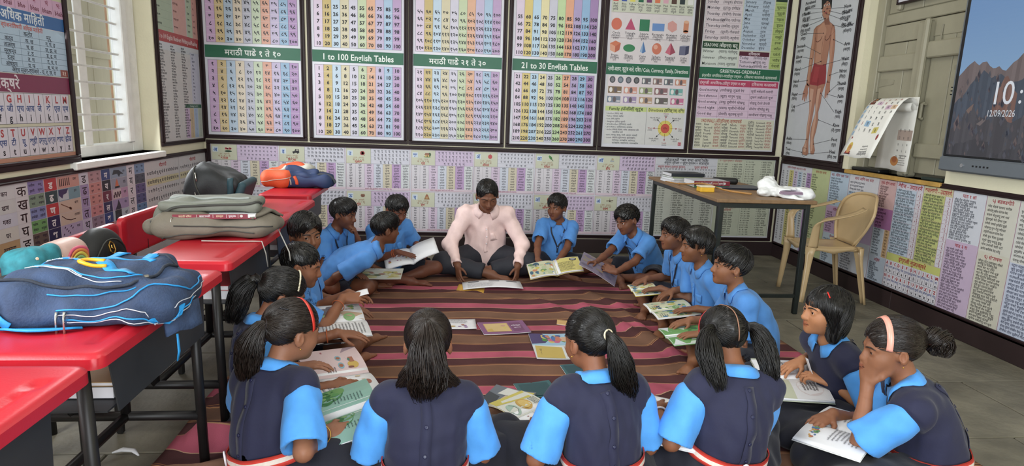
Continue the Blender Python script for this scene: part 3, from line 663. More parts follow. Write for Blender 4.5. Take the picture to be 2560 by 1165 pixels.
P.text('1 to 100 English Numbers Writing and Reading', W/2, .779, .034, 'f2dede', 'c', 3, .02, 1, 1, maxw=W*.93)
for c in range(3): P.words(.02+c*.19, .02, .19+c*.19, .725, 34, '37333f', .0115, .9, 3, 2)
P.rect(.57, .29, W-.01, .70, 'c9cce2', 2); P.words(.6, .30, W-.02, .7, 14, '37406a', .012, .9, 3, 1); P.rect(.42, .255, W-.01, .285, '1f6a4c', 3); P.text('Counting 1 to 100', (.42+W)/2, .27, .014, 'd8e8de', 'c', 4, .01)
for k in range(4):
    P.rect(.42+k*.082, .012, .50+k*.082, .252, ('d5b3dc', 'd8bd90', 'a9c4e6', 'c5d2c0')[k], 2)
    for q in range(22): P.text('%d  %d' % (k*20+q//2+1, k*20+q+3), .46+k*.082, .243-q*.0105, .0065, '5a4a6a', 'c', 3)
P.words(.02, .84, .27, 1.6, 13, '3a463a', .012, .95, 3, 2); P.words(.3, .84, .52, 1.6, 13, '6a3434', .012, .95, 3, 2); P.words(.56, .84, .64, 1.6, 16, '34503a', .012, .9, 3, 1); P.words(.67, .84, W-.01, 1.6, 16, '6a3434', .012, .9, 3, 1)
for i in range(14): P.rect(0, .85+i*.058, .27, .8512+i*.058, '8aa086', 2)
chart('chart', 'chart with red heading about english numbers in the corner right of the window', 'l', Y0, Z0, Y1, Z1, .032, P)
P = Print(32); Y0, Y1, Z0, Z1 = 1.7, 5.715, .178, .862; W = Y1-Y0; o = -Z0; top = .680; p = .068
def cell(ya, yb, i, col, layer=1): P.rect(ya-Y0, top-(i+1)*p, yb-Y0, top-i*p, col, layer)
ctr = lambda i: top-(i+.5)*p
P.rect(0, 0, W, top, 'd3d2da', 0)
for i, t in enumerate(('कप', 'खण', 'गवत', 'घर', 'वाङमय', 'चष्मा', 'छत्री', 'जहाज')):
    cell(2.9, 3.275, i, ('d8d5d9', 'd3d2d3', 'cfcfe0', 'd9d4cc', 'c7a06c', 'a06a9c', 'd0b0a0', 'b0c0d0')[i]); P.text(t, 3.2-Y0, ctr(i)-.005, .022, '2c2830', 'c', 3, .02)
P.poly([(2.95-Y0, ctr(3)-.03), (3.08-Y0, ctr(3)-.03), (3.08-Y0, ctr(3)+.01), (2.95-Y0, ctr(3)+.01)], '5a2f30', 3); P.poly([(2.92-Y0, ctr(3)+.008), (3.10-Y0, ctr(3)+.008), (3.06-Y0, ctr(3)+.03), (2.96-Y0, ctr(3)+.03)], '4a4a52', 4)
for i, t in enumerate('कखगघङचछज'):
    cell(3.28, 3.37, i, 'dcd7dc'); P.text(t, 3.325-Y0, ctr(i)-.006, .050, '1c181c', 'c', 3, .008, 1.25, 3)
for i, c in enumerate(('8a7fc0', '7f9c86', '7d8cc6', '6fae62', '6a5850', '9a6a80', '7080a0', '806a9a')):
    cell(3.375, 3.50, i, c)
    for q in range(2):
        for e in range(2): P.text(dword(3, P.rnd), 3.405+.065*e-Y0, ctr(i)+.014-.028*q, .012, '2c2840', 'c', 3, .012)
for i, t in enumerate('डढणतथदधन'):
    cell(3.505, 3.61, i, ('c8232c', '1f5257', 'c8232c', '23265a', '23265a', 'c8232c', '1f5257', '23265a')[i]); P.text(t, 3.557-Y0, ctr(i)-.004, .036, 'efe8ea', 'c', 3, .03, 1.1, 3)
for i, c in enumerate(('d9988a', '6fa0b0', 'd6b8a4', 'd6bcaa', 'b9a6cc', 'd6a090', 'c0b0a0', 'b0a0c0')):
    cell(3.615, 3.82, i, c); P.text(('डबा', 'ढग', 'बाण', 'तलवार', 'थवा', 'दगड', 'धनुष', 'नळ')[i], 3.775-Y0, ctr(i)+.012, .015, '2e2a30', 'c', 3, .01)
a = 3.68-Y0
for k in range(6): P.rect(a-.045+k*.017, ctr(0)-.02, a-.038+k*.017, ctr(0)+.022, '2c2224', 3)
P.rect(a-.06, ctr(1)-.03, a+.03, ctr(1)+.03, 'c3cbd6', 2); P.poly([(a-.06, ctr(1)+.03), (a+.03, ctr(1)+.03), (a+.01, ctr(1)+.005), (a-.02, ctr(1)-.0), (a-.03, ctr(1)-.02), (a-.06, ctr(1)-.0)], '34386a', 3)
P.line(a-.05, ctr(2)+.02, a+.04, ctr(2)-.018, .005, '7a4a30', 3); P.ell(a+.035, ctr(2)-.016, .014, .008, '7a4a30', 3, 10, -.4)
P.path([(a-.05, ctr(3)+.02), (a-.01, ctr(3)-.004), (a+.03, ctr(3)-.014), (a+.075, ctr(3)-.012)], .005, '4a2c28', 3)
for k in range(7): P.ell(a-.045+.014*k, ctr(4)+.012*((k*3) % 4-1.4), .008, .004, '4a3458', 3, 8, .6)
P.ell(a, ctr(5), .055, .02, '6a3c38', 3)
for i, t in enumerate('डढणतथदधन'):
    cell(3.825, 3.91, i, ('d6cfe0', 'a892c6', 'a892c6', 'a892c6', 'c6b8da', 'd6cfe0', 'd6cfe0', 'd6cfe0')[i]); P.text(t, 3.867-Y0, ctr(i)-.002, .046, '1f1a24', 'c', 3, .008, 1.15, 3)
for i, c in enumerate(('c48f96', 'd98a84', 'd98a84', 'd9868a', '9a7f98', 'b07078', 'a0708a', '9080a0')):
    cell(3.915, 4.05, i, c)
    for q in range(2):
        for e in range(2): P.text(dword(2, P.rnd), 3.95+.065*e-Y0, ctr(i)+.014-.028*q, .012, '5a3444', 'c', 3, .01)
for i, t in enumerate('मयरलवशषस'):
    cell(4.055, 4.155, i, ('223f86', '241f2c', '7a1c40', '2a2560', '22408c', '96222c', '3a2050', '223f86')[i]); P.text(t, 4.105-Y0, ctr(i)-.004, .035, 'ebe6ec', 'c', 3, .03, 1.1, 3)
for i, c in enumerate(('8ea2bd', '9a9cb2', 'c493bc', 'a58fc2', 'b3c4d2', 'd28f8f', 'b07fae', 'c09098')):
    cell(4.16, 4.36, i, c); P.text(dword(2, P.rnd), 4.32-Y0, ctr(i)+.006, .014, '34303c', 'c', 3, .01)
a = 4.23-Y0
P.poly([(a-.05, ctr(0)-.01), (a-.03, ctr(0)+.02), (a+.03, ctr(0)+.015), (a+.09, ctr(0)-.015), (a+.05, ctr(0)-.012), (a+.03, ctr(0)-.03), (a+.01, ctr(0)-.008)], '2e3038', 3)
P.poly([(a-.025, ctr(1)-.02), (a+.02, ctr(1)-.02), (a+.01, ctr(1)+.012), (a, ctr(1)+.028), (a-.015, ctr(1)+.01)], 'e06a28', 3); P.rect(a-.03, ctr(1)-.03, a+.03, ctr(1)-.018, '2c1c1c', 4)
P.rect(a-.06, ctr(2)-.03, a+.04, ctr(2)+.03, 'd9c2c4', 2)
for k in range(6): P.ell(a-.045+.015*k, ctr(2)-.012+.016*(k % 2), .011, .012, '54303a', 3, 8)
P.poly([(a-.045, ctr(3)-.033), (a+.03, ctr(3)-.033), (a+.02, ctr(3)+.0), (a, ctr(3)+.03), (a-.015, ctr(3)+.0)], '33243c', 3)
P.rect(a-.05, ctr(4)-.033, a+.03, ctr(4)+.033, '231f26', 2); P.ell(a-.02, ctr(4)-.008, .02, .018, '3a3540', 3); P.ell(a, ctr(5), .012, .012, '3a1c20', 3, 12); P.poly([(a-.03, ctr(6)-.02), (a, ctr(6)-.033), (a+.03, ctr(6)-.01), (a+.02, ctr(6)+.025), (a-.01, ctr(6)+.03)], 'a82430', 3)
for i, t in enumerate('मयरलवशषस'):
    cell(4.365, 4.46, i, 'dad4df'); P.text(t, 4.41-Y0, ctr(i)-.002, .046, '1f1a1f', 'c', 3, .008, 1.1, 3)
for i, c in enumerate(('6f92be', '4a4c5e', '5f4a8c', '4e4a8a', '4c7fb4', '7a5a8a', '5a6a9a', '6f92be')):
    cell(4.465, 4.605, i, c)
    for q in range(2):
        for e in range(2): P.text(dword(2, P.rnd), 4.50+.07*e-Y0, ctr(i)+.014-.028*q, .012, '20243e', 'c', 3, .012)
for i in range(1, 10): P.rect(2.9-Y0, top-i*p-.0008, 4.605-Y0, top-i*p+.0008, 'cfc6cc', 4)
for k, (ya, yb) in enumerate(((4.615, 5.165), (5.17, 5.71))):
    P.rect(ya-Y0, .0, yb-Y0, top, 'd0cdcf', 1); P.text('चौदाखडी', (ya+yb)/2-Y0, top-.035, .024, 'c02c34', 'c', 3, .025)
    for r in range(9):
        y_ = top-.085-r*.063
        if r in (1, 6): P.rect(ya-Y0+.01, y_-.026, yb-Y0-.01, y_+.026, 'd9cf9a' if r == 1 else 'd4c8c4', 2)
        for q, mt in enumerate(('', 'ा', 'ि', 'ी', 'ु', 'ू', 'े', 'ै', 'ॅ', 'ो', 'ौ', 'ॉ', 'ं', 'ः')): P.text(deva('कखगघचछजझटणत'[(r+k*4) % 11]+mt), ya+.035+q*.0375-Y0, y_, .021, '37323a', 'c', 3, .02)
P.rect(5.1665-Y0, 0, 5.1685-Y0, top, '5a565e', 3)
chart('chart', 'long low picture alphabet chart along the bottom of the left wall', 'l', Y0, Z0, Y1, Z1, .03, P)

# ---------------------------------------------------------------- right wall: body chart, learning strip, panel display, calendar
P = Print(40); Y0, Y1, Z0, Z1 = 4.855, 5.727, .99, 2.75; W = Y1-Y0
P.rect(.004, .004, W-.004, Z1-Z0-.004, 'cdd2d8', 0)
B = {
'torso': [(0.418,1.177),(0.362,1.155),(0.296,1.141),(0.279,1.11),(0.301,1.068),(0.311,1.001),(0.327,0.93),(0.327,0.877),(0.338,0.79),(0.521,0.78),(0.53,0.86),(0.533,0.928),(0.533,0.995),(0.548,1.044),(0.585,1.072),(0.572,1.111),(0.539,1.132),(0.498,1.154),(0.479,1.173)],
'neck': [(0.4,1.205),(0.426,1.143),(0.502,1.133),(0.472,1.204)],
'head': [(0.354,1.297),(0.364,1.253),(0.381,1.221),(0.415,1.191),(0.439,1.183),(0.463,1.192),(0.483,1.219),(0.491,1.251),(0.491,1.284),(0.472,1.337),(0.368,1.405),(0.348,1.357)],
'armL': [(0.303,1.143),(0.269,1.12),(0.266,1.023),(0.257,0.954),(0.256,0.865),(0.255,0.767),(0.249,0.677),(0.27,0.64),(0.304,0.634),(0.307,0.755),(0.314,0.843),(0.319,0.93),(0.318,1.018),(0.311,1.106)],
'armR': [(0.529,1.079),(0.541,0.927),(0.567,0.841),(0.564,0.79),(0.56,0.706),(0.564,0.654),(0.609,0.652),(0.614,0.745),(0.618,0.82),(0.614,0.92),(0.61,0.987),(0.589,1.08),(0.547,1.127)],
'handL': [(0.256,0.668),(0.232,0.624),(0.214,0.579),(0.211,0.514),(0.229,0.51),(0.241,0.546),(0.247,0.5),(0.265,0.5),(0.27,0.55),(0.288,0.499),(0.29,0.549),(0.298,0.576),(0.286,0.613),(0.304,0.634)],
'handR': [(0.562,0.663),(0.554,0.62),(0.553,0.569),(0.557,0.526),(0.576,0.521),(0.58,0.551),(0.595,0.516),(0.599,0.55),(0.613,0.567),(0.628,0.579),(0.618,0.609),(0.612,0.652)],
'legL': [(0.301,0.65),(0.324,0.53),(0.362,0.413),(0.354,0.336),(0.345,0.267),(0.368,0.164),(0.342,0.11),(0.315,0.085),(0.328,0.03),(0.403,0.024),(0.419,0.045),(0.398,0.142),(0.4,0.269),(0.411,0.337),(0.426,0.484),(0.431,0.638)],
'legR': [(0.434,0.638),(0.431,0.484),(0.455,0.404),(0.414,0.269),(0.413,0.212),(0.43,0.143),(0.43,0.109),(0.458,0.039),(0.502,0.042),(0.515,0.074),(0.493,0.124),(0.473,0.168),(0.496,0.248),(0.505,0.338),(0.491,0.404),(0.512,0.483),(0.515,0.57),(0.544,0.645)]}
SK, SD, SL = 'bb7c5c', '965840', 'd9a585'
for k, v in B.items():
    P.poly(v, SK if k not in ('neck',) else SD, {'torso': 1, 'neck': 2, 'head': 3}.get(k, 2))
    m = np.array(v); c = m.mean(0)
    if k not in ('neck', 'head', 'handL', 'handR'):       # painted light side and dark side of the printed figure
        q = c+(m-c)*np.array((.45, .9)); q[:, 0] -= (m[:, 0].max()-m[:, 0].min())*.12; P.poly([tuple(e) for e in q], SL if k[:3] == 'leg' else 'cc8f6e', 3)
        P.path(v+v[:1], .003, SD, 4)
P.poly([(0.353,1.28),(0.372,1.281),(0.375,1.319),(0.42,1.337),(0.46,1.322),(0.487,1.268),(0.498,1.27),(0.49,1.334),(0.443,1.4),(0.364,1.422),(0.333,1.368)], '1c1a1e', 4)
for x in (.398, .45): P.ell(x, 1.303, .017, .008, 'f0e6e0', 5); P.ell(x, 1.303, .008, .008, '1c1210', 6, 10); P.path([(x-.022, 1.318), (x, 1.326), (x+.02, 1.32)], .005, '221814', 5)
P.path([(.43, 1.30), (.44, 1.268), (.424, 1.264)], .004, SD, 5); P.ell(.422, 1.241, .02, .008, 'a2403c', 5); P.path([(.37, 1.235), (.395, 1.2), (.44, 1.187)], .004, '5a3a34', 5)
for x, y_, r_ in ((.361, 1.035, .05), (.49, 1.035, .04)): P.path([(x-r_, y_+.015), (x-r_*.8, y_-.018), (x-r_*.2, y_-.028), (x+r_*.6, y_-.016), (x+r_, y_+.012)], .007, '7a3f34', 5)
P.ell(.441, .836, .006, .008, '5a2c22', 5, 8); P.path([(.43, 1.03), (.428, .95), (.438, .86)], .004, SD, 5)
P.poly([(0.337,0.832),(0.392,0.815),(0.456,0.805),(0.522,0.812),(0.538,0.741),(0.548,0.645),(0.477,0.639),(0.433,0.629),(0.408,0.635),(0.305,0.648),(0.306,0.737)], 'a31f2c', 6); P.poly([(.36, .80), (.43, .79), (.42, .66), (.34, .67)], 'b52a36', 7); P.path([(.43, .7), (.434, .635)], .004, '6a141c', 8)
P.path([(.318, .03), (.335, .09), (.39, .085), (.405, .03), (.35, .012), (.318, .03)], .003, '3a3238', 5)
LB = [('Forehead (फोरहेड) कपाळ', 0.166, 1.361), ('Ear (इअर) कान', 0.112, 1.313, 0.349, 1.285), ('Teeth (टीथ) दात', 0.121, 1.271, 0.401, 1.254), ('Neck (नेक) मान', 0.117, 1.214, 0.366, 1.209), ('Chin (चिन) हनुवटी', 0.127, 1.168, 0.422, 1.194), ('Chest (चेस्ट)', 0.109, 1.099, 0.427, 1.072), ('Stomach (स्टमक)', 0.092, 0.993, 0.414, 0.903), ('Elbow (एल्बो)', 0.079, 0.898, 0.287, 0.871), ('Navel (नेव्हल)', 0.077, 0.788, 0.436, 0.836), ('Hand (हॅण्ड)', 0.075, 0.681, 0.264, 0.684), ('Finger (फिंगर)', 0.08, 0.564, 0.236, 0.569), ('Leg (लेग)', 0.08, 0.456, 0.355, 0.503),
('Nose (नोज) नाक', 0.722, 1.244, 0.43, 1.273), ('Cheek (चीक) गाल', 0.705, 1.198, 0.477, 1.247), ('Lip (लिप) ओठ', 0.731, 1.143, 0.437, 1.23), ('Shoulder (शोल्डर)', 0.756, 1.092, 0.548, 1.125), ('Arm (आर्म)', 0.781, 0.945, 0.586, 1.002), ('Waist (वेस्ट)', 0.78, 0.828, 0.483, 0.803), ('Wrist (रिस्ट)', 0.772, 0.731, 0.591, 0.711), ('Thumb (थम्ब)', 0.776, 0.632, 0.625, 0.578), ('Palm (पाम)', 0.785, 0.529, 0.594, 0.555), ('Thigh (थाय)', 0.778, 0.405, 0.496, 0.566),
('Knee (नी) गुडघा', 0.777, 0.294, 0.515, 0.339), ('Ankle (अँकल)', 0.075, 0.157, 0.375, 0.166), ('Toes (टोज)', 0.076, 0.059, 0.313, 0.047), ('Foot (फुट)', 0.776, 0.176, 0.482, 0.129), ('Heel (हील) टाच', 0.771, 0.074, 0.431, 0.04)]
for q in LB:
    t, x, y_ = q[:3]; en, dv_ = t.split(' (')
    P.text(en, x, y_+.006, .028, '2a2930', 'c', 9, .02, maxw=.17); P.text(deva('('+dv_), x, y_-.036, .023, '38373e', 'c', 9, .012, maxw=.16)
    if len(q) > 3:
        e = len(en)*.0085+.012; sx_ = x+e if x < .4 else x-e
        P.line(sx_, y_, q[3], q[4], .0028, '3c3a40', 9); P.ell(q[3], q[4], .005, .006, '2a2426', 9, 8)
chart('chart', 'white human body chart of a man in red shorts beside the window', 'r', Y0, Z0, Y1, Z1, .045, P)

P = Print(41); Y0, Y1, Z0, Z1 = 2.2, 5.722, .150, .912; o = -Z0
X_ = lambda y: Y1-y
top = Z1-Z0
P.rect(0, 0, Y1-Y0, top, 'd6d7e0', 0)
xs = [0, X_(5.64), X_(5.555), X_(5.47), X_(5.385), X_(5.295), X_(5.214)]
xs = np.linspace(.0, X_(5.214), 8)
for k in range(7):
    P.rect(xs[k], 0, xs[k+1], top-.05, ('dcdce2', 'dcdce2', 'd9cf78', 'd5c3e0', 'bfd2e6', 'd9dde0', 'b78fc8')[k], 1)
    for q in range(30): P.text(dword(2+(k > 3), P.rnd), (xs[k]+xs[k+1])/2, top-.065-q*.0225, .0115, '3a3840', 'c', 3, .012, maxw=(xs[k+1]-xs[k])*.85)
P.text('वाचील जोडाक्षरे शब्द वाचा व लिहा', xs[7]/2, top-.025, .016, 'b02c3c', 'c', 3, .012, maxw=.45)
def block(ya, yb, za, zb_, col, rows, ink, title=None, tcol='b8202c', wn=None, h=None, al='l', tt=.02):
    a, b_ = X_(ya)+.004, X_(yb)-.004; z0_, z1_ = za+o, zb_+o
    P.rect(a, z0_, b_, z1_, col, 1); t_ = z1_
    if title: P.text(deva(title), (a+b_)/2, z1_-tt*1.3, tt, tcol, 'c', 3, .02, maxw=(b_-a)*.9); t_ -= tt*2.3
    if rows: P.words(a+.012, z0_+.006, b_-.008, t_, rows, ink, h, .92, 3, wn, al, .015)
block(5.214, 4.94, Z0, Z1, 'c9d494', 34, '3f4630', 'वाच वाच वाचा', 'b0502c', 2, .0115)
block(4.94, 4.682, .63, Z1, 'bcd3e8', 11, '3a4a5c', 'आई - महिना शाळा शाळा', 'a83a4c', 3, .0125)
block(4.94, 4.682, .40, .63, 'd2a8d0', 9, '5a3050', 'महिना', 'a02c50', 2, .0125); block(4.94, 4.682, Z0, .40, 'c6d8e6', 11, '34465a', 'दिवस', 'b02c3c', 2, .0125)
block(4.682, 4.329, .78, Z1, 'dedde4', 3, '454858', 'वाचा आणि पाठ करा', 'b8243c', 4, .0125); block(4.682, 4.329, .60, .78, 'b7cfe6', 8, '34465c', None, wn=4, h=.0125)
block(4.682, 4.329, .40, .60, 'cdb0d6', 9, '503a5c', 'शब्द', 'a02c50', 3, .0125); block(4.682, 4.329, Z0, .40, 'd5d8e0', 12, '3f4250', None, wn=3, h=.0125)
block(4.329, 4.142, .70, Z1, 'dfb4b2', 9, '5a3438', 'एक दोन वाचा', 'b02434', 2, .0125); block(4.329, 4.142, .55, .70, 'b06aa6', 6, '46183e', None, wn=2, h=.013); block(4.329, 4.208, .34, .55, 'c0cfdc', 10, '38424e', None, wn=2, h=.012); block(4.205, 4.145, .345, .55, 'd9b07c', 9, '6a4a20', None, wn=1, h=.012)
block(4.329, 4.142, Z0, .34, 'c0cfe0', 9, '3a4656', 'महिने', 'b02434', 2, .0125)
a, b_ = X_(4.142), X_(3.884)
def sums(ya, yb, title, col, col2, sg, n):
    a, b_ = X_(ya)+.003, X_(yb)-.003; zb_ = .40+o; w_ = b_-.055
    P.rect(a, zb_, w_, top, col, 1); P.rect(w_, zb_, b_, top-.05, 'dcd8e2', 1); P.rect(a, top-.05, b_, top, col2, 2)
    P.text(title, (a+b_)/2, top-.026, .026, 'b8202c', 'c', 3, .025, maxw=(b_-a)*.92)
    st = (top-.05-zb_)/n
    for i in range(n):
        for q in range(3 if n < 9 else 2): P.text(('• ' if q == 0 else '')+dline(4, P.rnd), a+.008, top-.05-i*st-(q+.5)*st/3.1, .0125, '2f3c44', 'l', 3, .015, maxw=(w_-a)*.93)
        P.text(DEV(P.rnd.randint(2, 9)), w_+.036, top-.05-(i+.22)*st, .014, 'a02c3c', 'c', 3, .015); P.text(sg+' '+DEV(P.rnd.randint(1, 5)), w_+.028, top-.05-(i+.5)*st, .014, 'a02c3c', 'c', 3, .015); P.text(DEV(P.rnd.randint(1, 9)), w_+.036, top-.05-(i+.8)*st, .014, 'a02c3c', 'c', 3, .015)
        P.rect(w_+.008, top-.05-(i+.66)*st, b_-.006, top-.05-(i+.645)*st, 'b06a78', 3); P.rect(a, top-.051-(i+1)*st, b_, top-.0495-(i+1)*st, 'b06a78', 2)
    P.rect(w_-.001, zb_, w_+.001, top-.05, 'b06a78', 3)
sums(4.142, 3.884, 'बेरीज - उदाहरणे', 'bfd3e6', 'd6cfdc', '+', 8); sums(3.884, 3.632, 'वजाबाकी - उदाहरणे', 'c8cf74', 'd9cf9c', '-', 8)
a, b_ = X_(4.142), X_(3.632); P.rect(a, .345+o, b_, .398+o, 'd0d468', 1); P.text('इंग्रजी मुळाक्षरे', (a+b_)/2, .372+o, .028, 'b8202c', 'c', 3, .02)
cw = (b_-a)/13
for r in range(2):
    zb_ = (.253+o, .158+o)[r]; h = .09
    for k in range(13):
        P.rect(a+k*cw+.001, zb_, a+(k+1)*cw-.001, zb_+h, 'dfdbe4', 1); L_ = 'ABCDEFGHIJKLMNOPQRSTUVWXYZ'[r*13+k]
        P.text(L_, a+(k+.5)*cw, zb_+h*.8, .021, 'c0262e', 'c', 3, .035); P.text(deva(dword(2, P.rnd)), a+(k+.5)*cw, zb_+h*.5, .014, '34509a', 'c', 3, .015, maxw=cw*.85); P.text(L_.lower(), a+(k+.5)*cw, zb_+h*.2, .021, '2a2830', 'c', 3, .025)
        P.rect(a+k*cw-.0007, zb_, a+k*cw+.0007, zb_+h, '6a6672', 3)
    P.rect(a, zb_-.001, b_, zb_+.001, '6a6672', 3)
block(3.632, 3.38, .60, Z1, 'd7dbe6', 17, '3a4250', 'पाठ १ ला', 'b8202c', 4, .0125); block(3.632, 3.38, Z0, .60, 'cdb3d2', 22, '4a3a50', 'पाठ ३ रा', 'b8202c', 4, .0125)
block(3.38, 3.158, .58, Z1, 'd9d7c8', 11, '44423e', '५) बडबडगीते', 'b02c3c', 4, .013); block(3.38, 3.158, Z0, .58, 'd6d2be', 20, '44423e', '६) संभाषण', 'b02c3c', 4, .013)
block(3.158, 2.85, .56, Z1, 'd9d9d2', 12, '44423e', '७) गाणी', 'b02c3c', 6, .013); block(3.158, 2.85, Z0, .56, 'c6cfe6', 18, '343c5c', None, wn=6, h=.014)
for y_ in (5.214, 4.94, 4.682, 4.329, 4.142, 3.884, 3.632, 3.38, 3.158, 2.75): P.rect(X_(y_)-.0012, 0, X_(y_)+.0012, top, 'b4606e', 4)
chart('chart', 'long low chart of sums, lessons and alphabet along the bottom of the right wall', 'r', Y0, Z0, Y1, Z1, .032, P)
P = Print(42); P.words(.02, .02, .5, .4, 9, '3c3a5a', .014)
P.rect(0, 0, .52, .42, 'd9d8e4', 0)
t = thing('notice_frame', 'white notice in a dark frame above the shutters', 'notice', (XR+.05, 4.2, 2.18))
MB().box((XR+.055, 3.98, 2.185), (XR+.07, 4.50, 2.6)).build('sheet', SHEET, t); mo = MB()
for lo, hi in (((3.965, 2.17), (4.515, 2.185)), ((3.965, 2.6), (4.515, 2.615)), ((3.965, 2.185), (3.98, 2.6)), ((4.5, 2.185), (4.515, 2.6))): mo.box((XR+.048, lo[0], lo[1]), (XR+.075, hi[0], hi[1]), .003)
mo.build('frame', FR, t); P.build('print', on_right(4.5, 2.185, XR+.0545), PRINT, t)

# interactive panel display
t = thing('panel_display', 'grey wall-mounted interactive panel showing mountains and the time', 'screen', (XR, 3.1, 1.03))
TVG = mat('grey_display_bezel', hx('6d747b'), rough=.4, var=.04, metal=.3); DK = mat('black_display_border', hx('16181b'), rough=.2, var=.02)
ta, tb = 1.95, 3.715
MB().box((XR-.075, ta, 1.03), (XR-.004, tb, 2.2), .012).build('housing', TVG, t)
MB().box((XR-.082, ta+.01, 1.035), (XR-.07, tb-.003, 1.118), .006).build('bottom_bezel', TVG, t)
MB().box((XR-.079, ta+.02, 1.122), (XR-.07, tb-.022, 2.18), .004).build('screen_border', DK, t)
SCR = bpy.data.materials.new('lit_screen'); SCR.use_nodes = True
b_ = SCR.node_tree.nodes['Principled BSDF']; at = SCR.node_tree.nodes.new('ShaderNodeAttribute'); at.attribute_name = 'Col'
b_.inputs['Base Color'].default_value = (.02, .02, .022, 1); b_.inputs['Roughness'].default_value = .25
SCR.node_tree.links.new(at.outputs['Color'], b_.inputs['Emission Color']); b_.inputs['Emission Strength'].default_value = .62
P = Print(43); P.ink = False; sw, shh = tb-.05-(ta+.05), 1.0
for i in range(24):
    k = i/23; c = tuple(a_+(b2-a_)*k for a_, b2 in zip((.52, .66, .80), (.40, .56, .76))); P.rect(0, .4+.6*i/24, sw, .4+.6*(i+1)/24, c, 0)
P.rect(0, 0, sw, .41, (.20, .24, .29), 0)
rg = [(0, .48), (.03, .5), (.07, .545), (.10, .56), (.14, .53), (.16, .545), (.19, .555), (.215, .53), (.24, .505), (.28, .515), (.33, .49), (.37, .53), (.42, .57), (.5, .62), (.6, .55), (.72, .6), (.85, .5), (1.0, .56), (1.2, .5), (1.4, .58), (sw, .5)]
def ridge(pts, base, colr, layer, jag, seed):
    R_ = random.Random(seed); Q = []
    for (xa, ya_), (xb, yb_) in zip(pts, pts[1:]):
        n = max(1, int((xb-xa)/.02))
        for e in range(n): Q.append((xa+(xb-xa)*e/n, ya_+(yb_-ya_)*e/n+R_.uniform(-jag, jag)))
    Q.append(pts[-1])
    for (xa, ya_), (xb, yb_) in zip(Q, Q[1:]):
        h = R_.uniform(-.035, .035); c = tuple(max(0, v+h) for v in colr)
        P.poly([(xa, base), (xb, base), (xb, yb_), (xa, ya_)], c, layer)
ridge(rg, 0, (.42, .37, .37), 1, .006, 1)
ridge([(0, .30), (.05, .36), (.12, .44), (.18, .50), (.24, .46), (.30, .47), (.36, .42), (.5, .46), (.7, .38), (1., .45), (sw, .4)], 0, (.24, .28, .34), 2, .01, 2)
ridge([(.28, .36), (.31, .40), (.33, .455), (.35, .46), (.37, .43), (.40, .39), (.43, .36)], .20, (.46, .33, .29), 3, .006, 3)
ridge([(0, .16), (.06, .2), (.1, .27), (.14, .30), (.18, .24), (.26, .22), (.33, .27), (.4, .2), (.55, .25), (.8, .2), (1.1, .28), (sw, .2)], 0, (.25, .245, .27), 4, .01, 4)
ridge([(0, .05), (.2, .1), (.3, .09), (.36, .02), (.5, .09), (.9, .14), (sw, .06)], 0, (.215, .215, .24), 5, .005, 5)
P.poly([(.10, .27), (.135, .30), (.15, .31), (.14, .27), (.12, .25)], (.45, .37, .34), 6); P.poly([(.02, .19), (.05, .25), (.06, .2), (.035, .14)], (.4, .34, .34), 6); P.poly([(.19, .19), (.22, .21), (.26, .25), (.25, .21), (.22, .18)], (.42, .38, .38), 6)
R_ = random.Random(12)
for k in range(420):
    x = R_.uniform(.0, sw-.05); y_ = R_.uniform(.01, .5)*(.75+.25*math.sin(x*9)); a = R_.uniform(.008, .03); c = R_.choice(((.31, .28, .30), (.25, .27, .32), (.28, .28, .32), (.36, .31, .31), (.22, .23, .27), (.26, .28, .33)))
    P.poly([(x, y_), (x+a*.6, y_-a*.9), (x+a*.9, y_-a*.2), (x+a*.4, y_+a*1.1)], c, 6)
P.text('10', .255, .368, .128, (.88, .9, .93), 'l', 8, .0, .86, 4); P.text(':', .455, .362, .11, (.88, .9, .93), 'c', 8, .0, .9, 4); P.text('12/09/2026', .25, .253, .036, (.85, .87, .9), 'l', 8, .0, 1, 3, maxw=.19)
P.build('screen', on_right(tb-.05, 1.135, XR-.0795), SCR, t)
MB().tube([(XR-.08, 3.525, 1.075), (XR-.087, 3.525, 1.075)], .012, 14).build('power_button', mat('chrome', hx('c9ccd0'), rough=.25, metal=.9), t)
for i in range(5): MB().box((XR-.0835, 3.34+i*.026-.006, 1.072), (XR-.081, 3.34+i*.026+.006, 1.082)).build('port', DK, t)
for i in range(3): MB().box((XR-.077, tb-.004, 1.50+i*.022), (XR-.03, tb+.0015, 1.507+i*.022)).build('vent_slot', DK, t)

# wall calendar lifted and blown out from its nail
t = thing('wall_calendar', 'paper wall calendar with lifted pages hanging on the shutters', 'calendar', (XS-.07, 4.27, .97))
PAPER = mat('calendar_paper', hx('e6e5df'), rough=.5, var=.02)
def cal_sheet(prof, ya_, yb_, skew, nm, nn=6):
    """prof: (outward from the shutter, height) going down the sheet"""
    G = np.zeros((len(prof), nn, 3))
    for i, (d, z) in enumerate(prof):
        f_ = i/(len(prof)-1)
        for j in range(nn): G[i, j] = (XS-.07-d, yb_+(ya_-yb_)*j/(nn-1)+skew*f_**1.5, z+.006*math.sin(j*1.1)*f_)
    V, F = shell(G, .0015); o_ = mesh(nm, V, F, PAPER, t, True); return G
G1_ = cal_sheet([(0, 1.5), (.004, 1.35), (.008, 1.2), (.012, 1.08), (.016, .985)], 4.105, 4.44, .0, 'back_pages')
prof = [(.012, 1.44), (.03, 1.475), (.055, 1.492), (.085, 1.49), (.12, 1.465), (.15, 1.425), (.175, 1.375), (.2, 1.315), (.225, 1.25), (.25, 1.185), (.275, 1.12), (.295, 1.065)]
cal_sheet([(.0, 1.40), (.015, 1.44), (.035, 1.462), (.05, 1.455), (.052, 1.43), (.04, 1.405)], 4.11, 4.44, .0, 'rolled_pages')
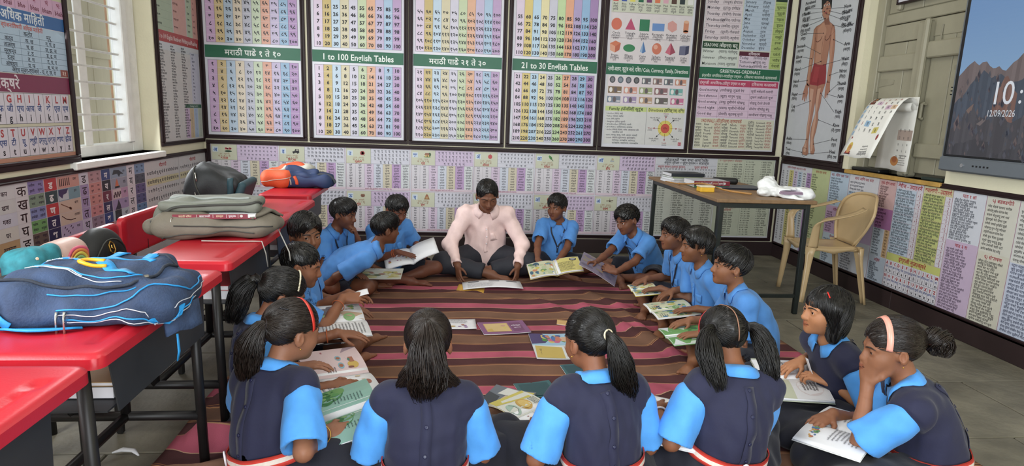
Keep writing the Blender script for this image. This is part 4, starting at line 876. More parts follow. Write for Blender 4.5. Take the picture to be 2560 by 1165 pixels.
G2_ = cal_sheet(prof, 4.095, 4.44, .02, 'front_page', 9)
def on_grid(G, eps=.002):
    """map (u 0..1 across, v 0..1 up, lift) onto a sheet grid"""
    G = np.asarray(G, float); r, c, _ = G.shape
    def f(P_):
        u = np.clip(P_[:, 0], 0, 1)*(c-1); v = (1-np.clip(P_[:, 1], 0, 1))*(r-1)
        j = np.minimum(u.astype(int), c-2); i = np.minimum(v.astype(int), r-2); a = (u-j)[:, None]; b = (v-i)[:, None]
        p00, p01, p10, p11 = G[i, j], G[i, j+1], G[i+1, j], G[i+1, j+1]
        q = p00*(1-a)*(1-b)+p01*a*(1-b)+p10*(1-a)*b+p11*a*b
        n = np.cross(p10-p00, p01-p00); n /= np.linalg.norm(n, axis=1, keepdims=True)+1e-9
        return q+n*(eps+P_[:, 2:3])
    return f
P = Print(44); SX = .75
P.rect(.04, .735, .62, .76, '8a2840', 1, 6, 2); P.rect(.62, .735, .97, .76, 'e8cf3a', 1, 4, 2); P.text('सप्टेंबर', .5, .84, .05, '2a2a30', 'c', 2, .02, .6); P.rect(.04, .59, .2, .73, '3a2018', 1, 2, 4); P.ell(.12, .66, .05, .05, 'c07830', 2); P.ell(.12, .62, .06, .03, 'a03020', 2)
for i in range(6): P.rect(.03, .53-i*.06, .09, .57-i*.06, 'a9cbe6', 1, 1, 2); P.text(dword(1, P.rnd), .06, .55-i*.06, .02, '2f5a9a')
nums = [[None, 6, 13, 20, 27], [None, 7, 14, 21, 28], [1, 8, 15, 22, 29], [2, 9, 16, 23, 30], [3, 10, 17, 24, None], [4, 11, 18, 25, None], [5, 12, 19, 26, None]]
for r, row in enumerate(nums):
    for c_, n in enumerate(row):
        x = .2+c_*.17; y_ = .68-r*.065
        if n in (7, 22): P.rect(x-.08, y_-.03, x+.07, y_+.03, 'e3b9d6', 1, 2, 2)
        if n == 11: P.rect(x-.08, y_-.03, x+.07, y_+.03, '9cc7ea', 1, 2, 2)
        if n in (26, 29): P.rect(x-.08, y_-.03, x+.07, y_+.03, 'e8d75a' if n == 26 else 'f0c8a0', 1, 2, 2)
        if n: P.text(DEV(n), x, y_, .036, 'c03030' if r == 0 or n in (4, 14) else '2c2c34', 'c', 3, .02, .8)
P.ell(.2, .1, .07, .055, 'e8c83a', 1); P.ell(.2, .09, .045, .04, 'd98a3a', 2); P.rect(.12, .03, .28, .06, 'b02c28', 2); P.rect(.1, .022, .3, .034, '2a2224', 3); P.ell(.2, .065, .055, .03, 'e0a050', 3); P.ell(.12, .2, .02, .012, 'a83a3a', 2, 10)
P.ell(.88, .22, .03, .03, 'a83030', 2, 8)
for i, (h, wd_) in enumerate(((.012, .5), (.012, .55), (.022, .3), (.022, .36))): P.text(dline(5, P.rnd), .66, .13-i*.028, h, '45454c', 'c', 2, .01, maxw=wd_*.8)
P.build('front_print', on_grid(G2_), PRINT, t)
P = Print(45)
for r in range(5):
    for c_ in range(3): P.text(DEV(P.rnd.randint(5, 30)), .62+c_*.13, .62-r*.09, .035, '6a6468', 'c', 2, .02, .8)
P.rect(.55, .5, .98, .62, 'd6bcae', 1, 2, 2); P.ell(.58, .17, .12, .09, 'd98a28', 1); P.ell(.58, .2, .07, .06, 'c0661c', 2); P.words(.7, .1, .97, .3, 5, '5a565a', .013)
P.build('back_print', on_grid(G1_), PRINT, t)
# ================================================================ figures: implicit bodies turned into meshes
def unit(v): v = np.asarray(v, float); return v/(np.linalg.norm(v)+1e-12)
class SDF:
    def __init__(s): s.p = []; s.op = None
    def cone(s, a, b, ra, rb=None, k=.012, sub=False, cut=False):
        a = np.asarray(a, float); b = np.asarray(b, float); rb = ra if rb is None else rb; r = max(ra, rb)
        ba = b-a; L = np.linalg.norm(ba)+1e-9
        s.p.append(('c', (a, ba, ba@ba+1e-12, ra, rb-ra, L, cut), k, sub, np.minimum(a, b)-r, np.maximum(a, b)+r)); return s
    def ell(s, c, r, R=None, k=.012, sub=False):
        c = np.asarray(c, float); r = np.asarray(r, float)*np.ones(3); R = np.eye(3) if R is None else np.asarray(R)
        e = np.sqrt(((R*r)**2).sum(1)); s.p.append(('e', (c, r, R), k, sub, c-e, c+e)); return s
    def rbox(s, c, half, r, R=None, k=.012, sub=False):
        c = np.asarray(c, float); half = np.asarray(half, float); R = np.eye(3) if R is None else np.asarray(R); e = np.abs(R) @ half
        s.p.append(('b', (c, half-r, r, R), k, sub, c-e, c+e)); return s
    @staticmethod
    def d(t, q, x, y, z):
        if t == 'b':
            c, hf, r, R = q; dx, dy, dz = x-c[0], y-c[1], z-c[2]
            u = [np.abs(dx*R[0, i]+dy*R[1, i]+dz*R[2, i])-hf[i] for i in range(3)]
            return np.sqrt(np.maximum(u[0], 0)**2+np.maximum(u[1], 0)**2+np.maximum(u[2], 0)**2)+np.minimum(np.maximum(np.maximum(u[0], u[1]), u[2]), 0)-r
        if t == 'c':
            a, ba, bb, ra, dr, L, cut = q
            dx, dy, dz = x-a[0], y-a[1], z-a[2]; h = (dx*ba[0]+dy*ba[1]+dz*ba[2])/bb; hc = np.clip(h, 0, 1.6 if cut else 1)
            d = np.sqrt((dx-hc*ba[0])**2+(dy-hc*ba[1])**2+(dz-hc*ba[2])**2)-(ra+dr*np.minimum(hc, 1))
            return np.maximum(d, (h-1)*L) if cut else d
        c, r, R = q; dx, dy, dz = x-c[0], y-c[1], z-c[2]
        u = [(dx*R[0, i]+dy*R[1, i]+dz*R[2, i])/r[i] for i in range(3)]
        k0 = np.sqrt(u[0]**2+u[1]**2+u[2]**2); k1 = np.sqrt((u[0]/r[0])**2+(u[1]/r[1])**2+(u[2]/r[2])**2)+1e-6
        return k0*(k0-1)/k1
    @staticmethod
    def mix(f, d, k, sub):
        if sub: f = -f
        h = np.maximum(k-np.abs(f-d), 0)/k; g = np.minimum(f, d)-h*h*k*.25
        return -g if sub else g
    def at(s, P):
        P = np.asarray(P, float); x, y, z = P[..., 0], P[..., 1], P[..., 2]; f = np.full(x.shape, 1.)
        for t, q, k, sub, lo, hi in s.p: f = s.mix(f, s.d(t, q, x, y, z), k, sub)
        return s.op(f, x, y, z) if s.op else f
    def grad(s, P, e=.002):
        g = np.stack([s.at(P+np.eye(3)[i]*e)-s.at(P-np.eye(3)[i]*e) for i in range(3)], -1)
        return g/(np.linalg.norm(g, axis=-1, keepdims=True)+1e-9)
    def stick(s, P, off=0., it=3):
        P = np.asarray(P, float)
        for _ in range(it): P = P-(s.at(P)-off)[..., None]*s.grad(P)
        return P
    def box(s):
        A = [q for q in s.p if not q[3]]
        return np.min([q[4] for q in A], 0), np.max([q[5] for q in A], 0)
    def mesh(s, h, lo=None, hi=None):
        l0, h0 = s.box(); lo = l0-2.5*h if lo is None else np.asarray(lo); hi = h0+2.5*h if hi is None else np.asarray(hi)
        n = np.maximum(np.ceil((hi-lo)/h).astype(int)+1, 4)
        ax = [(lo[i]+h*np.arange(n[i])).astype(np.float32) for i in range(3)]; f = np.full(n, 1., np.float32)
        for t, q, k, sub, l, u in s.p:
            m = k+3*h; i0 = np.clip(np.floor((l-m-lo)/h).astype(int), 0, n); i1 = np.clip(np.ceil((u+m-lo)/h).astype(int)+1, 0, n)
            if (i1 <= i0).any(): continue
            sl = tuple(slice(a, b) for a, b in zip(i0, i1))
            x, y, z = ax[0][sl[0], None, None], ax[1][None, sl[1], None], ax[2][None, None, sl[2]]
            f[sl] = s.mix(f[sl], s.d(t, q, x, y, z), k, sub)
        if s.op: f = s.op(f, ax[0][:, None, None], ax[1][None, :, None], ax[2][None, None, :])
        return nets(f, lo, h)
def nets(f, lo, h):
    I = f < 0
    cnt = sum(I[a:f.shape[0]-1+a, b:f.shape[1]-1+b, c:f.shape[2]-1+c].astype(np.int8) for a in (0, 1) for b in (0, 1) for c in (0, 1))
    act = (cnt > 0) & (cnt < 8); ci = np.argwhere(act); idx = np.full(act.shape, -1, np.int32); idx[act] = np.arange(len(ci))
    acc = np.zeros((len(ci), 3)); num = np.zeros(len(ci))
    cor = [(a, b, c) for a in (0, 1) for b in (0, 1) for c in (0, 1)]
    val = {c: f[ci[:, 0]+c[0], ci[:, 1]+c[1], ci[:, 2]+c[2]].astype(float) for c in cor}
    for c in cor:
        for k in range(3):
            if c[k]: continue
            e = list(c); e[k] = 1; e = tuple(e); fa, fb = val[c], val[e]; m = (fa < 0) != (fb < 0)
            t = np.where(m, fa/np.where(m, fa-fb, 1), 0); p = np.array(c)+t[:, None]*(np.array(e)-np.array(c))
            acc[m] += p[m]; num[m] += 1
    V = lo+(ci+acc/np.maximum(num, 1)[:, None])*h; Q = []
    for k in range(3):
        a = np.take(I, range(f.shape[k]-1), k); b = np.take(I, range(1, f.shape[k]), k); e = np.argwhere(a != b)
        o1, o2 = (k+1) % 3, (k+2) % 3
        e = e[(e[:, o1] > 0) & (e[:, o2] > 0) & (e[:, o1] < f.shape[o1]-1) & (e[:, o2] < f.shape[o2]-1)]
        s_ = a[e[:, 0], e[:, 1], e[:, 2]]; q = []
        for u, v in ((1, 1), (0, 1), (0, 0), (1, 0)):
            w_ = e.copy(); w_[:, o1] -= u; w_[:, o2] -= v; q.append(idx[w_[:, 0], w_[:, 1], w_[:, 2]])
        q = np.stack(q, 1); q[~s_] = q[~s_][:, ::-1]; Q.append(q)
    return V, np.concatenate(Q)
def prune(V, F):
    u = np.unique(F); m = np.full(len(V), -1); m[u] = np.arange(len(u)); return V[u], m[F]
def strands(P, rad):
    """P (n,k,3) paths -> thin three-sided tapering locks"""
    n, k, _ = P.shape; T = np.gradient(P, axis=1); T /= np.linalg.norm(T, axis=2, keepdims=True)+1e-9
    ref = np.where(np.abs(T[:, :1, 2:]) < .8, np.array([0, 0, 1.]), np.array([1., 0, 0])); A = np.cross(T, np.broadcast_to(ref, T.shape)); A /= np.linalg.norm(A, axis=2, keepdims=True)+1e-9
    B = np.cross(T, A); R = np.broadcast_to(np.asarray(rad), (n, k))[..., None]
    V = np.stack([P+R*(math.cos(a)*A+math.sin(a)*B) for a in (0, 2.094, 4.189)], 2)
    i = np.arange(n*k*3).reshape(n, k, 3); F = np.stack([i[:, :-1], np.roll(i, -1, 2)[:, :-1], np.roll(i, -1, 2)[:, 1:], i[:, 1:]], -1)
    return V.reshape(-1, 3), F.reshape(-1, 4)
def join(parts):
    V = []; F = []; n = 0
    for v, f in parts: V.append(v); F.append(np.asarray(f)+n); n += len(v)
    return np.concatenate(V), np.concatenate(F)
def bez(P, n):
    P = [np.asarray(p, float) for p in P]; out = []
    for t in np.linspace(0, 1, n):
        Q = P
        while len(Q) > 1: Q = [a*(1-t)+b*t for a, b in zip(Q, Q[1:])]
        out.append(Q[0])
    return np.array(out)
def smooth_path(C_, n):
    """points along a polyline of controls, rounded"""
    C_ = np.asarray(C_, float)
    for _ in range(2):
        C_ = np.concatenate([C_[:1], np.stack([.75*C_[:-1]+.25*C_[1:], .25*C_[:-1]+.75*C_[1:]], 1).reshape(-1, 3), C_[-1:]])
    L = np.concatenate([[0], np.cumsum(np.linalg.norm(np.diff(C_, axis=0), axis=1))]); t = np.linspace(0, L[-1], n)
    return np.stack([np.interp(t, L, C_[:, i]) for i in range(3)], 1)
def wrinkle(seed, amp, wl=.09, stretch=(1, 1, .6)):
    R_ = np.random.default_rng(seed); K = [(unit(R_.normal(size=3)*stretch)*2*math.pi/(wl*R_.uniform(.6, 1.7)), R_.uniform(0, 6.3)) for _ in range(7)]
    def op(f, x, y, z):
        w_ = 0
        for k, ph in K: w_ = w_+np.sin(k[0]*x+k[1]*y+k[2]*z+ph+1.3*np.sin(9*z+ph))
        return f+amp*w_/2.2
    return op

SKIN = mat('brown_skin', attr=True, rough=.5, var=.06, nscale=40, spec=.35, sss=.08)
HAIR = mat('black_hair', hx('110e0c'), rough=.33, var=.35, nscale=60, spec=.5)
HAIR2 = mat('brownish_black_hair', hx('221914'), rough=.34, var=.4, nscale=50, spec=.5)
EYE = mat('eye', attr=True, rough=.12, var=0, spec=.6)
BLUE = mat('light_blue_cotton', hx('4d88cc'), rough=.78, var=.06, nscale=30, bump=.1, bscale=45, sheen=.1)
BLUE2 = mat('sky_blue_cotton', hx('4c98e2'), rough=.72, var=.06, nscale=30, bump=.1, bscale=45, sheen=.1)
NAVY = mat('navy_cotton', hx('191b38'), rough=.8, var=.08, nscale=26, bump=.1, bscale=50, sheen=.1)
DNAVY = mat('dark_navy_cotton', hx('0f1120'), rough=.8, var=.12, nscale=20, bump=.12, bscale=40, sheen=.1)
PINK = mat('pale_pink_shirt_cotton', hx('f0d3ce'), rough=.72, var=.03, nscale=60, bump=.08, bscale=40)
TROU = mat('charcoal_trouser_cloth', hx('24262f'), rough=.75, var=.1, bump=.1, bscale=50)
STRAP = mat('dark_lanyard_ribbon', hx('1d2233'), rough=.6)
BELT = mat('striped_webbing', attr=True, rough=.65, var=.08, nscale=90)
BUCK = mat('white_buckle', hx('e2dde2'), rough=.3, var=.03)
GOLD = mat('gold_metal', hx('c79a4a'), rough=.3, metal=.85)
THREAD = mat('orange_thread', hx('a5532e'), rough=.8, var=.2)
BTN = mat('navy_button', hx('1f2240'), rough=.3)

def facemap(V, F): return V[F].mean(1)
def person(name, label, loc, face, head, look, pitch=0., roll=0., s=.97, kind='boy', hair='short', hands=None, elbow=None, skin='7a4c36',
           bulge=.035, twist=0., shw=1., vox=.0075, seed=1, legs='cross', acc=(), hm=None, eyes=(0, 0), gaze_open=1., knees=None, sleeve=.62, belt=True, lanyard=False, hidden_legs=False, group='children seated around the rug', feet=True):
    loc = np.array([*loc, 0.]); a = math.radians(face-90); ca, sa = math.cos(a), math.sin(a)
    Rw = np.array([[ca, -sa, 0], [sa, ca, 0], [0, 0, 1]]); L = lambda p: Rw.T @ (np.asarray(p, float)-loc); D = lambda v: unit(Rw.T @ np.asarray(v, float))
    root = thing(name, label, 'person', tuple(loc), a, group)
    H = L(head); b = math.radians(look-face); cb, sb = math.cos(b), math.sin(b); cp, sp = math.cos(math.radians(pitch)), math.sin(math.radians(pitch)); cr, sr = math.cos(math.radians(roll)), math.sin(math.radians(roll))
    Rh = np.array([[cb, -sb, 0], [sb, cb, 0], [0, 0, 1]]) @ np.array([[1, 0, 0], [0, cp, sp], [0, -sp, cp]]) @ np.array([[cr, 0, sr], [0, 1, 0], [-sr, 0, cr]])
    hs = s*(.92 if kind == 'man' else 1.); hp = lambda x, y, z: H+Rh @ (np.array([x, y, z])*hs)
    body = SDF(); B = body; hidden = []
    # spine
    P0 = np.array([0, 0, .095*s]); N = hp(0, -.035, -.118)*1.; N = N+np.array([0, -.012, -.022])*s
    mid = (P0+N)/2+np.array([0, -bulge*s, .01]); sp_ = lambda t: (1-t)**2*P0+2*t*(1-t)*mid+t*t*N
    tan = lambda t: unit(2*(1-t)*(mid-P0)+2*t*(N-mid)); Lt = np.linalg.norm(N-P0)
    def fr(t):
        u = tan(t); tw = math.radians(twist)*t; r = np.array([math.cos(tw), math.sin(tw), 0]); r = unit(r-u*(r@u)); return np.stack([r, np.cross(u, r), u], 1)
    wide = 1.06 if kind == 'man' else 1.
    tor = [(.03, (.122, .095, .105)), (.30, (.104*wide, .084, .30*Lt/s)), (.60, (.118*wide, .088, .30*Lt/s)), (.82, (.108*wide, .07, .2*Lt/s))]
    for t, r in tor: B.ell(sp_(t), np.array(r)*s*np.array([.82, .82, .93]), fr(t), .03)
    F9 = fr(.9); sh = {}
    for g, nm in ((1, 'R'), (-1, 'L')):
        sj = sp_(.90)+F9[:, 0]*g*.126*s*shw*wide+F9[:, 1]*.006; sh[nm] = sj
        B.cone(sp_(.88), sj, .045*s, .040*s, .03); B.cone(N+tan(1)*.01, sj, .034*s, .03*s, .03)
    B.cone(N-tan(1)*.03, hp(0, -.022, -.05), .041*s, .039*s, .02)
    # arms and hands
    hb = []; wr_ = {}
    for g, nm in ((1, 'R'), (-1, 'L')):
        q = (hands or {}).get(nm)
        if q is None: q = (loc+Rw @ np.array([g*.2, .22, .17])*s, Rw @ np.array([-g*.5, .8, -.25]), Rw @ np.array([0, 0, -1.]), .35)
        pc = L(q[0]); d = D(q[1]); n_ = D(q[2]); n_ = unit(n_-d*(n_@d)); cu = q[3]; th = np.cross(d, n_)*g
        hh = s*(.86 if kind == 'man' else 1.)*1.02; W_ = pc-d*.046*hh; S_ = sh[nm]; l1, l2 = .225*s, .205*s
        v = W_-S_; dist = np.linalg.norm(v)
        if dist > (l1+l2)*.985: f_ = dist/((l1+l2)*.985); l1 *= f_; l2 *= f_
        x_ = (dist*dist+l1*l1-l2*l2)/(2*dist); e_ = math.sqrt(max(l1*l1-x_*x_, 1e-6)); u = v/dist
        hint = np.array([g*.55, -.45, -.7]) if not (elbow or {}).get(nm) else D(elbow[nm]); hint = unit(hint-u*(hint@u)); E = S_+u*x_+hint*e_
        B.cone(S_, E, .037*s, .0295*s, .02); B.cone(E, E+(W_-E)*.45, .0295*s, .029*s, .015); B.cone(E+(W_-E)*.4, W_, .029*s, .0205*s, .012); B.cone(W_, W_+d*.02*hh, .0205*s, .018*hh, .012)
        wr_[nm] = (S_, E, W_)
        B.ell(pc-d*.004*hh, np.array([.030, .042, .0125])*hh, np.stack([th, d, n_], 1), .010)
        for i, (o1, o2, ln) in enumerate(((.0245, .033, .058), (.008, .038, .064), (-.0085, .035, .059), (-.0235, .026, .047))):
            K = pc+(th*o1+d*o2)*hh; B.cone(W_+d*.012*hh+th*o1*.45*hh, K, .011*hh, .0092*hh, .008)
            dd = unit(d+th*(.16, .04, -.06, -.18)[i]); p = K
            for j, (fr_, am) in enumerate(((.45, .5), (.32, 1.3), (.26, 2.0))):
                an = cu*am*(1+.08*i); pn = p+(dd*math.cos(an)+n_*math.sin(an))*ln*hh*fr_; r_ = (.0080, .0070, .0062, .0054)
                B.cone(p, pn, r_[j]*hh*(.9 if i == 3 else 1), r_[j+1]*hh*(.9 if i == 3 else 1), .0035); p = pn
        p = W_+(d*.022+th*.017)*hh; d1 = unit(th*.8+d*.62+n_*.35); p1 = p+d1*.032*hh; d2 = unit(d*.85+th*.3+n_*(.35+.4*cu)); p2 = p1+d2*.024*hh; p3 = p2+unit(d*.9+n_*(.3+.4*cu))*.02*hh
        B.cone(p, p1, .0115*hh, .0092*hh, .008); B.cone(p1, p2, .0088*hh, .0078*hh, .004); B.cone(p2, p3, .0078*hh, .0062*hh, .003)
        hb.append((0, 0, .0036 if vox < .007 else .0042))
        lo_ = np.minimum(pc, pc+d*.05*hh)-.075*hh; hi_ = np.maximum(pc, pc+d*.05*hh)+.075*hh; hb[-1] = (np.minimum(lo_, W_-.026), np.maximum(hi_, W_+.026), hb[-1][2])
    # legs
    ls = s*(.95 if kind == 'man' else 1.)
    kn = knees or {}; LG = {}
    for g, nm in ((1, 'R'), (-1, 'L')):
        hip = np.array([g*.075, .02, .10])*ls; K = np.array([g*.29, .25, .105])*ls; A_ = np.array([-g*.035, .335 if g > 0 else .255, .05])*ls
        if nm in kn: K = L(kn[nm][0]); A_ = L(kn[nm][1])
        LG[nm] = (hip, K, A_)
        B.cone(hip, K, .066*ls, .050*ls, .02); B.cone(K, K+(A_-K)*.4, .048*ls, .046*ls, .02); B.cone(K+(A_-K)*.4, A_, .045*ls, .027*ls, .02)
        fd = unit((A_-K)*np.array([1, 1, .0])+np.array([0, .12*ls, 0])); 
        if nm in kn and len(kn[nm]) > 2: fd = D(kn[nm][2])
        sd = np.array([-fd[1], fd[0], 0]); z_ = np.array([0, 0, 1.]); A2 = A_*np.array([1, 1, 0])+np.array([0, 0, .033*ls])
        B.cone(A_, A2-fd*.012*ls, .027*ls, .026*ls, .015); B.cone(A2-fd*.02*ls, A2+fd*.10*ls, .026*ls, .021*ls, .02); B.ell(A2+fd*.095*ls-z_*.004, np.array([.042, .034, .018])*ls, np.stack([fd, sd, z_], 1), .015)
        for i in range(5): B.cone(A2+fd*.12*ls+sd*g*(i-2)*.0145*ls-z_*.006, A2+fd*(.155-.006*i*1.0)*ls+sd*g*(i-2)*.0155*ls-z_*.010, .0095*ls, (.0105 if i == 0 else .0075)*ls, .006)
        if feet and kind == 'boy': c_ = A2+fd*.06*ls; hb.append((c_-np.array([.115, .115, .06])*ls, c_+np.array([.115, .115, .06])*ls, .0060))
    # head
    E_ = lambda c, r, k=.015, sub=False: B.ell(hp(*c), np.array(r)*hs, Rh, k, sub)
    Cn = lambda p, q, r1, r2, k=.006, sub=False: B.cone(hp(*p), hp(*q), r1*hs, r2*hs, k, sub)
    chub = 1.03 if kind != 'man' else .97
    E_((0, -.014, .030), (.070, .088, .075)); E_((0, .024, -.022), (.056*chub, .058, .072), .03); E_((0, .036, -.062), (.038, .042, .034), .03)
    Cn((0, .066, -.084), (0, .060, -.082), .017, .017, .02)
    for g in (1, -1):
        E_((g*.032, .046, -.030), (.026, .030, .028), .02); Cn((g*.012, .076, .016), (g*.044, .062, .015), .010, .009, .012)
        Cn((g*.062, -.005, -.012), (g*.070, -.010, -.012), .016, .014, .01); B.ell(hp(g*.074, -.012, -.010), np.array([.008, .017, .029])*hs, Rh @ np.array([[.94, .34*g, 0], [-.34*g, .94, 0], [0, 0, 1]]), .006)
        B.ell(hp(g*.081, -.006, -.006), np.array([.005, .009, .016])*hs, Rh, .004, True)
    Cn((0, .078, .004), (0, .094, -.028), .0075, .0105, .012); Cn((0, .090, -.031), (0, .092, -.032), .011, .011, .006)
    for g in (1, -1): Cn((g*.010, .086, -.034), (g*.011, .082, -.034), .0075, .0065, .006)
    Cn((-.019, .071, -.0555), (0, .0825, -.0535), .0055, .0075, .005); Cn((.019, .071, -.0555), (0, .0825, -.0535), .0055, .0075, .005); Cn((-.013, .076, -.064), (.013, .076, -.064), .0075, .0075, .006)
    for g in (1, -1):
        E_((g*.0305, .089, -.001), (.019, .016, .013), .012, True); B.ell(hp(g*.0305, .0665, -.001), np.array([.0165, .0160, .0155])*hs, Rh, .004)
        B.ell(hp(g*.0305, .086, -.002), np.array([.0135, .014, .0062*gaze_open])*hs, Rh, .002, True)
    hb.append((H-np.array([.115, .135, .135])*hs, H+np.array([.115, .135, .13])*hs, .0040 if hair in ('bob', 'bun') else .0045 if kind != 'girl' else .0052))
    V, F = B.mesh(vox*1.5); parts = []
    c = V[F].mean(1); drop = np.zeros(len(F), bool)
    for lo, hi, h in hb:
        m = vox*2.9; drop |= ((c > lo+m) & (c < hi-m)).all(1)
    parts.append(prune(V, F[~drop]))
    for i, (lo, hi, h) in enumerate(hb):
        v, f = B.mesh(h, lo, hi)
        if len(f): parts.append((v, f))
    V, F = join(parts); fc = facemap(V, F)
    col = np.tile(np.array(lin(hx(skin)))*np.array((1.18, 1.28, 1.30)), (len(F), 1)); q = (fc-H) @ Rh/hs
    inh = (np.abs(q) < .13).all(1)
    lip = inh & (((q[:, 0]/.021)**2+((q[:, 2]+.0585)/.0125)**2) < 1) & (q[:, 1] > .068); col[lip] *= np.array((.80, .62, .62))
    seam = inh & (np.abs(q[:, 2]+.0590+.0016*np.cos(q[:, 0]*120)) < .0016) & (np.abs(q[:, 0]) < .021) & (q[:, 1] > .062); col[seam] *= .35
    mesh('body', V, F, SKIN, root, True, col, True)
    # eyes and brows
    for g in (1, -1):
        mb = MB(); r_ = .0128*hs; n1, n2 = 14, 10; c0 = hp(g*.0305, .0665, -.001); gd = unit(Rh @ np.array([math.sin(math.radians(eyes[0])), math.cos(math.radians(eyes[0])), -math.sin(math.radians(eyes[1]))])); side = unit(np.cross(gd, [0, 0, 1.])); up_ = np.cross(side, gd); vv = []; ff = []; cc = []
        for i in range(n2+1):
            t = math.pi*i/n2
            for j in range(n1): p_ = 2*math.pi*j/n1; vv.append(c0+r_*1.02*(math.cos(t)*gd+math.sin(t)*(math.cos(p_)*side+math.sin(p_)*up_)))
        for i in range(n2):
            for j in range(n1): j2 = (j+1) % n1; ff.append((i*n1+j, (i+1)*n1+j, (i+1)*n1+j2, i*n1+j2)); cc.append(lin(hx('0a0605')) if i == 0 else lin(hx('2a160d')) if i == 1 else lin(hx('d5ccc6')))
        mesh('eye', vv, ff, EYE, root, True, cc, True)
        br = np.array([hp(g*.012, .089, .0125), hp(g*.024, .088, .0185), hp(g*.037, .080, .0185), hp(g*.050, .067, .013)]); br = B.stick(br, .0005)
        mesh('eyebrow', *(lambda m: (m.V, m.F))(MB().tube([tuple(x) for x in smooth_path(br, 8)], [.0022*hs, .0033*hs, .0036*hs, .0036*hs, .0034*hs, .003*hs, .0022*hs, .0012*hs], 5, flat=.8)), hm or HAIR, root, True, None, True)
    R_ = np.random.default_rng(seed)
    hair_on(root, H, Rh, hs, hair, hm or HAIR, R_, acc, seed, vox)
    # clothes
    sh_ = SDF(); inf = .016*s
    for t, r in tor: sh_.ell(sp_(t)+np.array([0, 0, 0]), np.array(r)*s*np.array([1.03*(.93 if kind == 'girl' and t < .5 else 1), 1.03, 1])+np.array([.010, .012, .004]), fr(t), .05)
    for nm in 'RL':
        sh_.cone(sp_(.87), sh[nm], .058*s, .054*s, .03); sh_.cone(N-tan(1)*.005, sh[nm], .040*s, .046*s, .03)
        if kind == 'girl': S_, E, W_ = wr_[nm]; sh_.cone(sh[nm]-F9[:, 0]*(.03*s if nm == 'R' else -.03*s), S_+(E-S_)*.20, .060*s, .0635*s, .02, cut=True)
    gk = (.86, .90) if kind == 'girl' else (1, 1); sh_.ell(sp_(.16), np.array((.136*gk[0], .112*gk[1], .13))*s, fr(.16), .05); sh_.ell(sp_(.42), np.array((.128*gk[0], .104*gk[1], .13))*s, fr(.42), .05)
    sl = SDF() if kind == 'girl' else sh_
    for nm in 'RL':
        S_, E, W_ = wr_[nm]
        if kind == 'man':
            sl.cone(S_, E, .052*s, .046*s, .03); ce = E+(W_-E)*.93; sl.cone(E, ce, .047*s, .031*s, .02, cut=True); sl.cone(E+(W_-E)*.86, E+(W_-E)*1.05, .026*s, .028*s, .003, True)
        else:
            e2 = S_+(E-S_)*(sleeve*1.25 if sleeve < .8 else .98); sl.cone(S_, e2, .055*s, .062*s, .02, cut=True); sl.cone(S_+(E-S_)*sleeve*.85, e2+(e2-S_)*.2, .040*s, .050*s, .003, True)
    nk = hp(0, -.02, -.06); sh_.cone(N+tan(1)*.0+np.array([0, .012, .012])*s, nk+np.array([0, .03, .05]), .046*s, .06*s, .01, True)
    wa, wb = wrinkle(seed, .0032*s, .13, (1, 1, .5)), wrinkle(seed+50, .0016*s, .055); sh_.op = lambda f, x, y, z: wb(wa(f, x, y, z), x, y, z); top_m = {'boy': BLUE, 'man': PINK, 'girl': NAVY}[kind]; top_n = {'boy': 'shirt', 'man': 'shirt', 'girl': 'tunic'}[kind]
    V, F = sh_.mesh(vox*1.08); o_ = mesh(top_n, V, F, top_m, root, True, None, True)
    if kind == 'girl':
        for nm in 'RL':
            S_, E, W_ = wr_[nm]; g = 1 if nm == 'R' else -1; q_ = SDF(); e2 = S_+(E-S_)*.93; st = S_+(E-S_)*.24+F9[:, 0]*g*.004*s
            q_.cone(st, e2, .061*s, .069*s, .02, cut=True); q_.cone(S_+(E-S_)*.66, e2+(e2-S_)*.2, .044*s, .058*s, .003, True); qa = wrinkle(seed+5, .0030*s, .09, (1, 1, .4)); q_.op = qa
            V, F = q_.mesh(vox*.95); mesh('sleeve', V, F, BLUE2, root, True, None, True)
    cl = SDF(); cl.p = list(sh_.p); cl.op = sh_.op
    low = SDF()
    low.ell(sp_(.02), np.array([.132, .104, .088])*s, fr(.02), .04)
    for nm in 'RL':
        hip, K, A_ = LG[nm]
        if kind == 'girl':
            low.cone(hip, K, .098*ls, .074*ls, .05); low.cone(K, A_*np.array([.4, 1, 1])+np.array([0, .03, .02]), .068*ls, .058*ls, .06)
        elif kind == 'man':
            low.cone(hip, K, .098*ls, .075*ls, .04); low.cone(K, K+(A_-K)*.80, .072*ls, .055*ls, .03, cut=True)
        else:
            e2 = hip+(K-hip)*.78; low.cone(hip, e2, .088*ls, .080*ls, .03, cut=True); low.cone(hip+(K-hip)*.62, e2+(e2-hip)*.2, .065*ls, .082*ls, .003, True)
    if kind == 'girl':
        low.ell((0, .17*ls, .055), np.array([.30, .25, .075])*ls, None, .08); low.ell((0, -.03*ls, .03), np.array([.20, .15, .05])*ls, None, .06)
    wk = wrinkle(seed+9, .0045*s if kind == 'girl' else .0028*s, .12, (1, 1, .3)); low.op = lambda f, x, y, z: np.maximum(wk(f, x, y, z), .003-z)
    V, F = low.mesh(vox*1.35); mesh({'girl': 'skirt', 'man': 'trousers', 'boy': 'shorts'}[kind], V, F, {'girl': DNAVY, 'man': TROU, 'boy': DNAVY}[kind], root, True, None, True)
    # collar folded over the neckline
    Fc = fr(1.0); n = 25; G = np.zeros((4, n, 3)); gap = math.radians(26 if kind != 'girl' else 20); c0 = N+np.array([0, .008, .0])*s; front = 1 if kind != 'girl' else -1
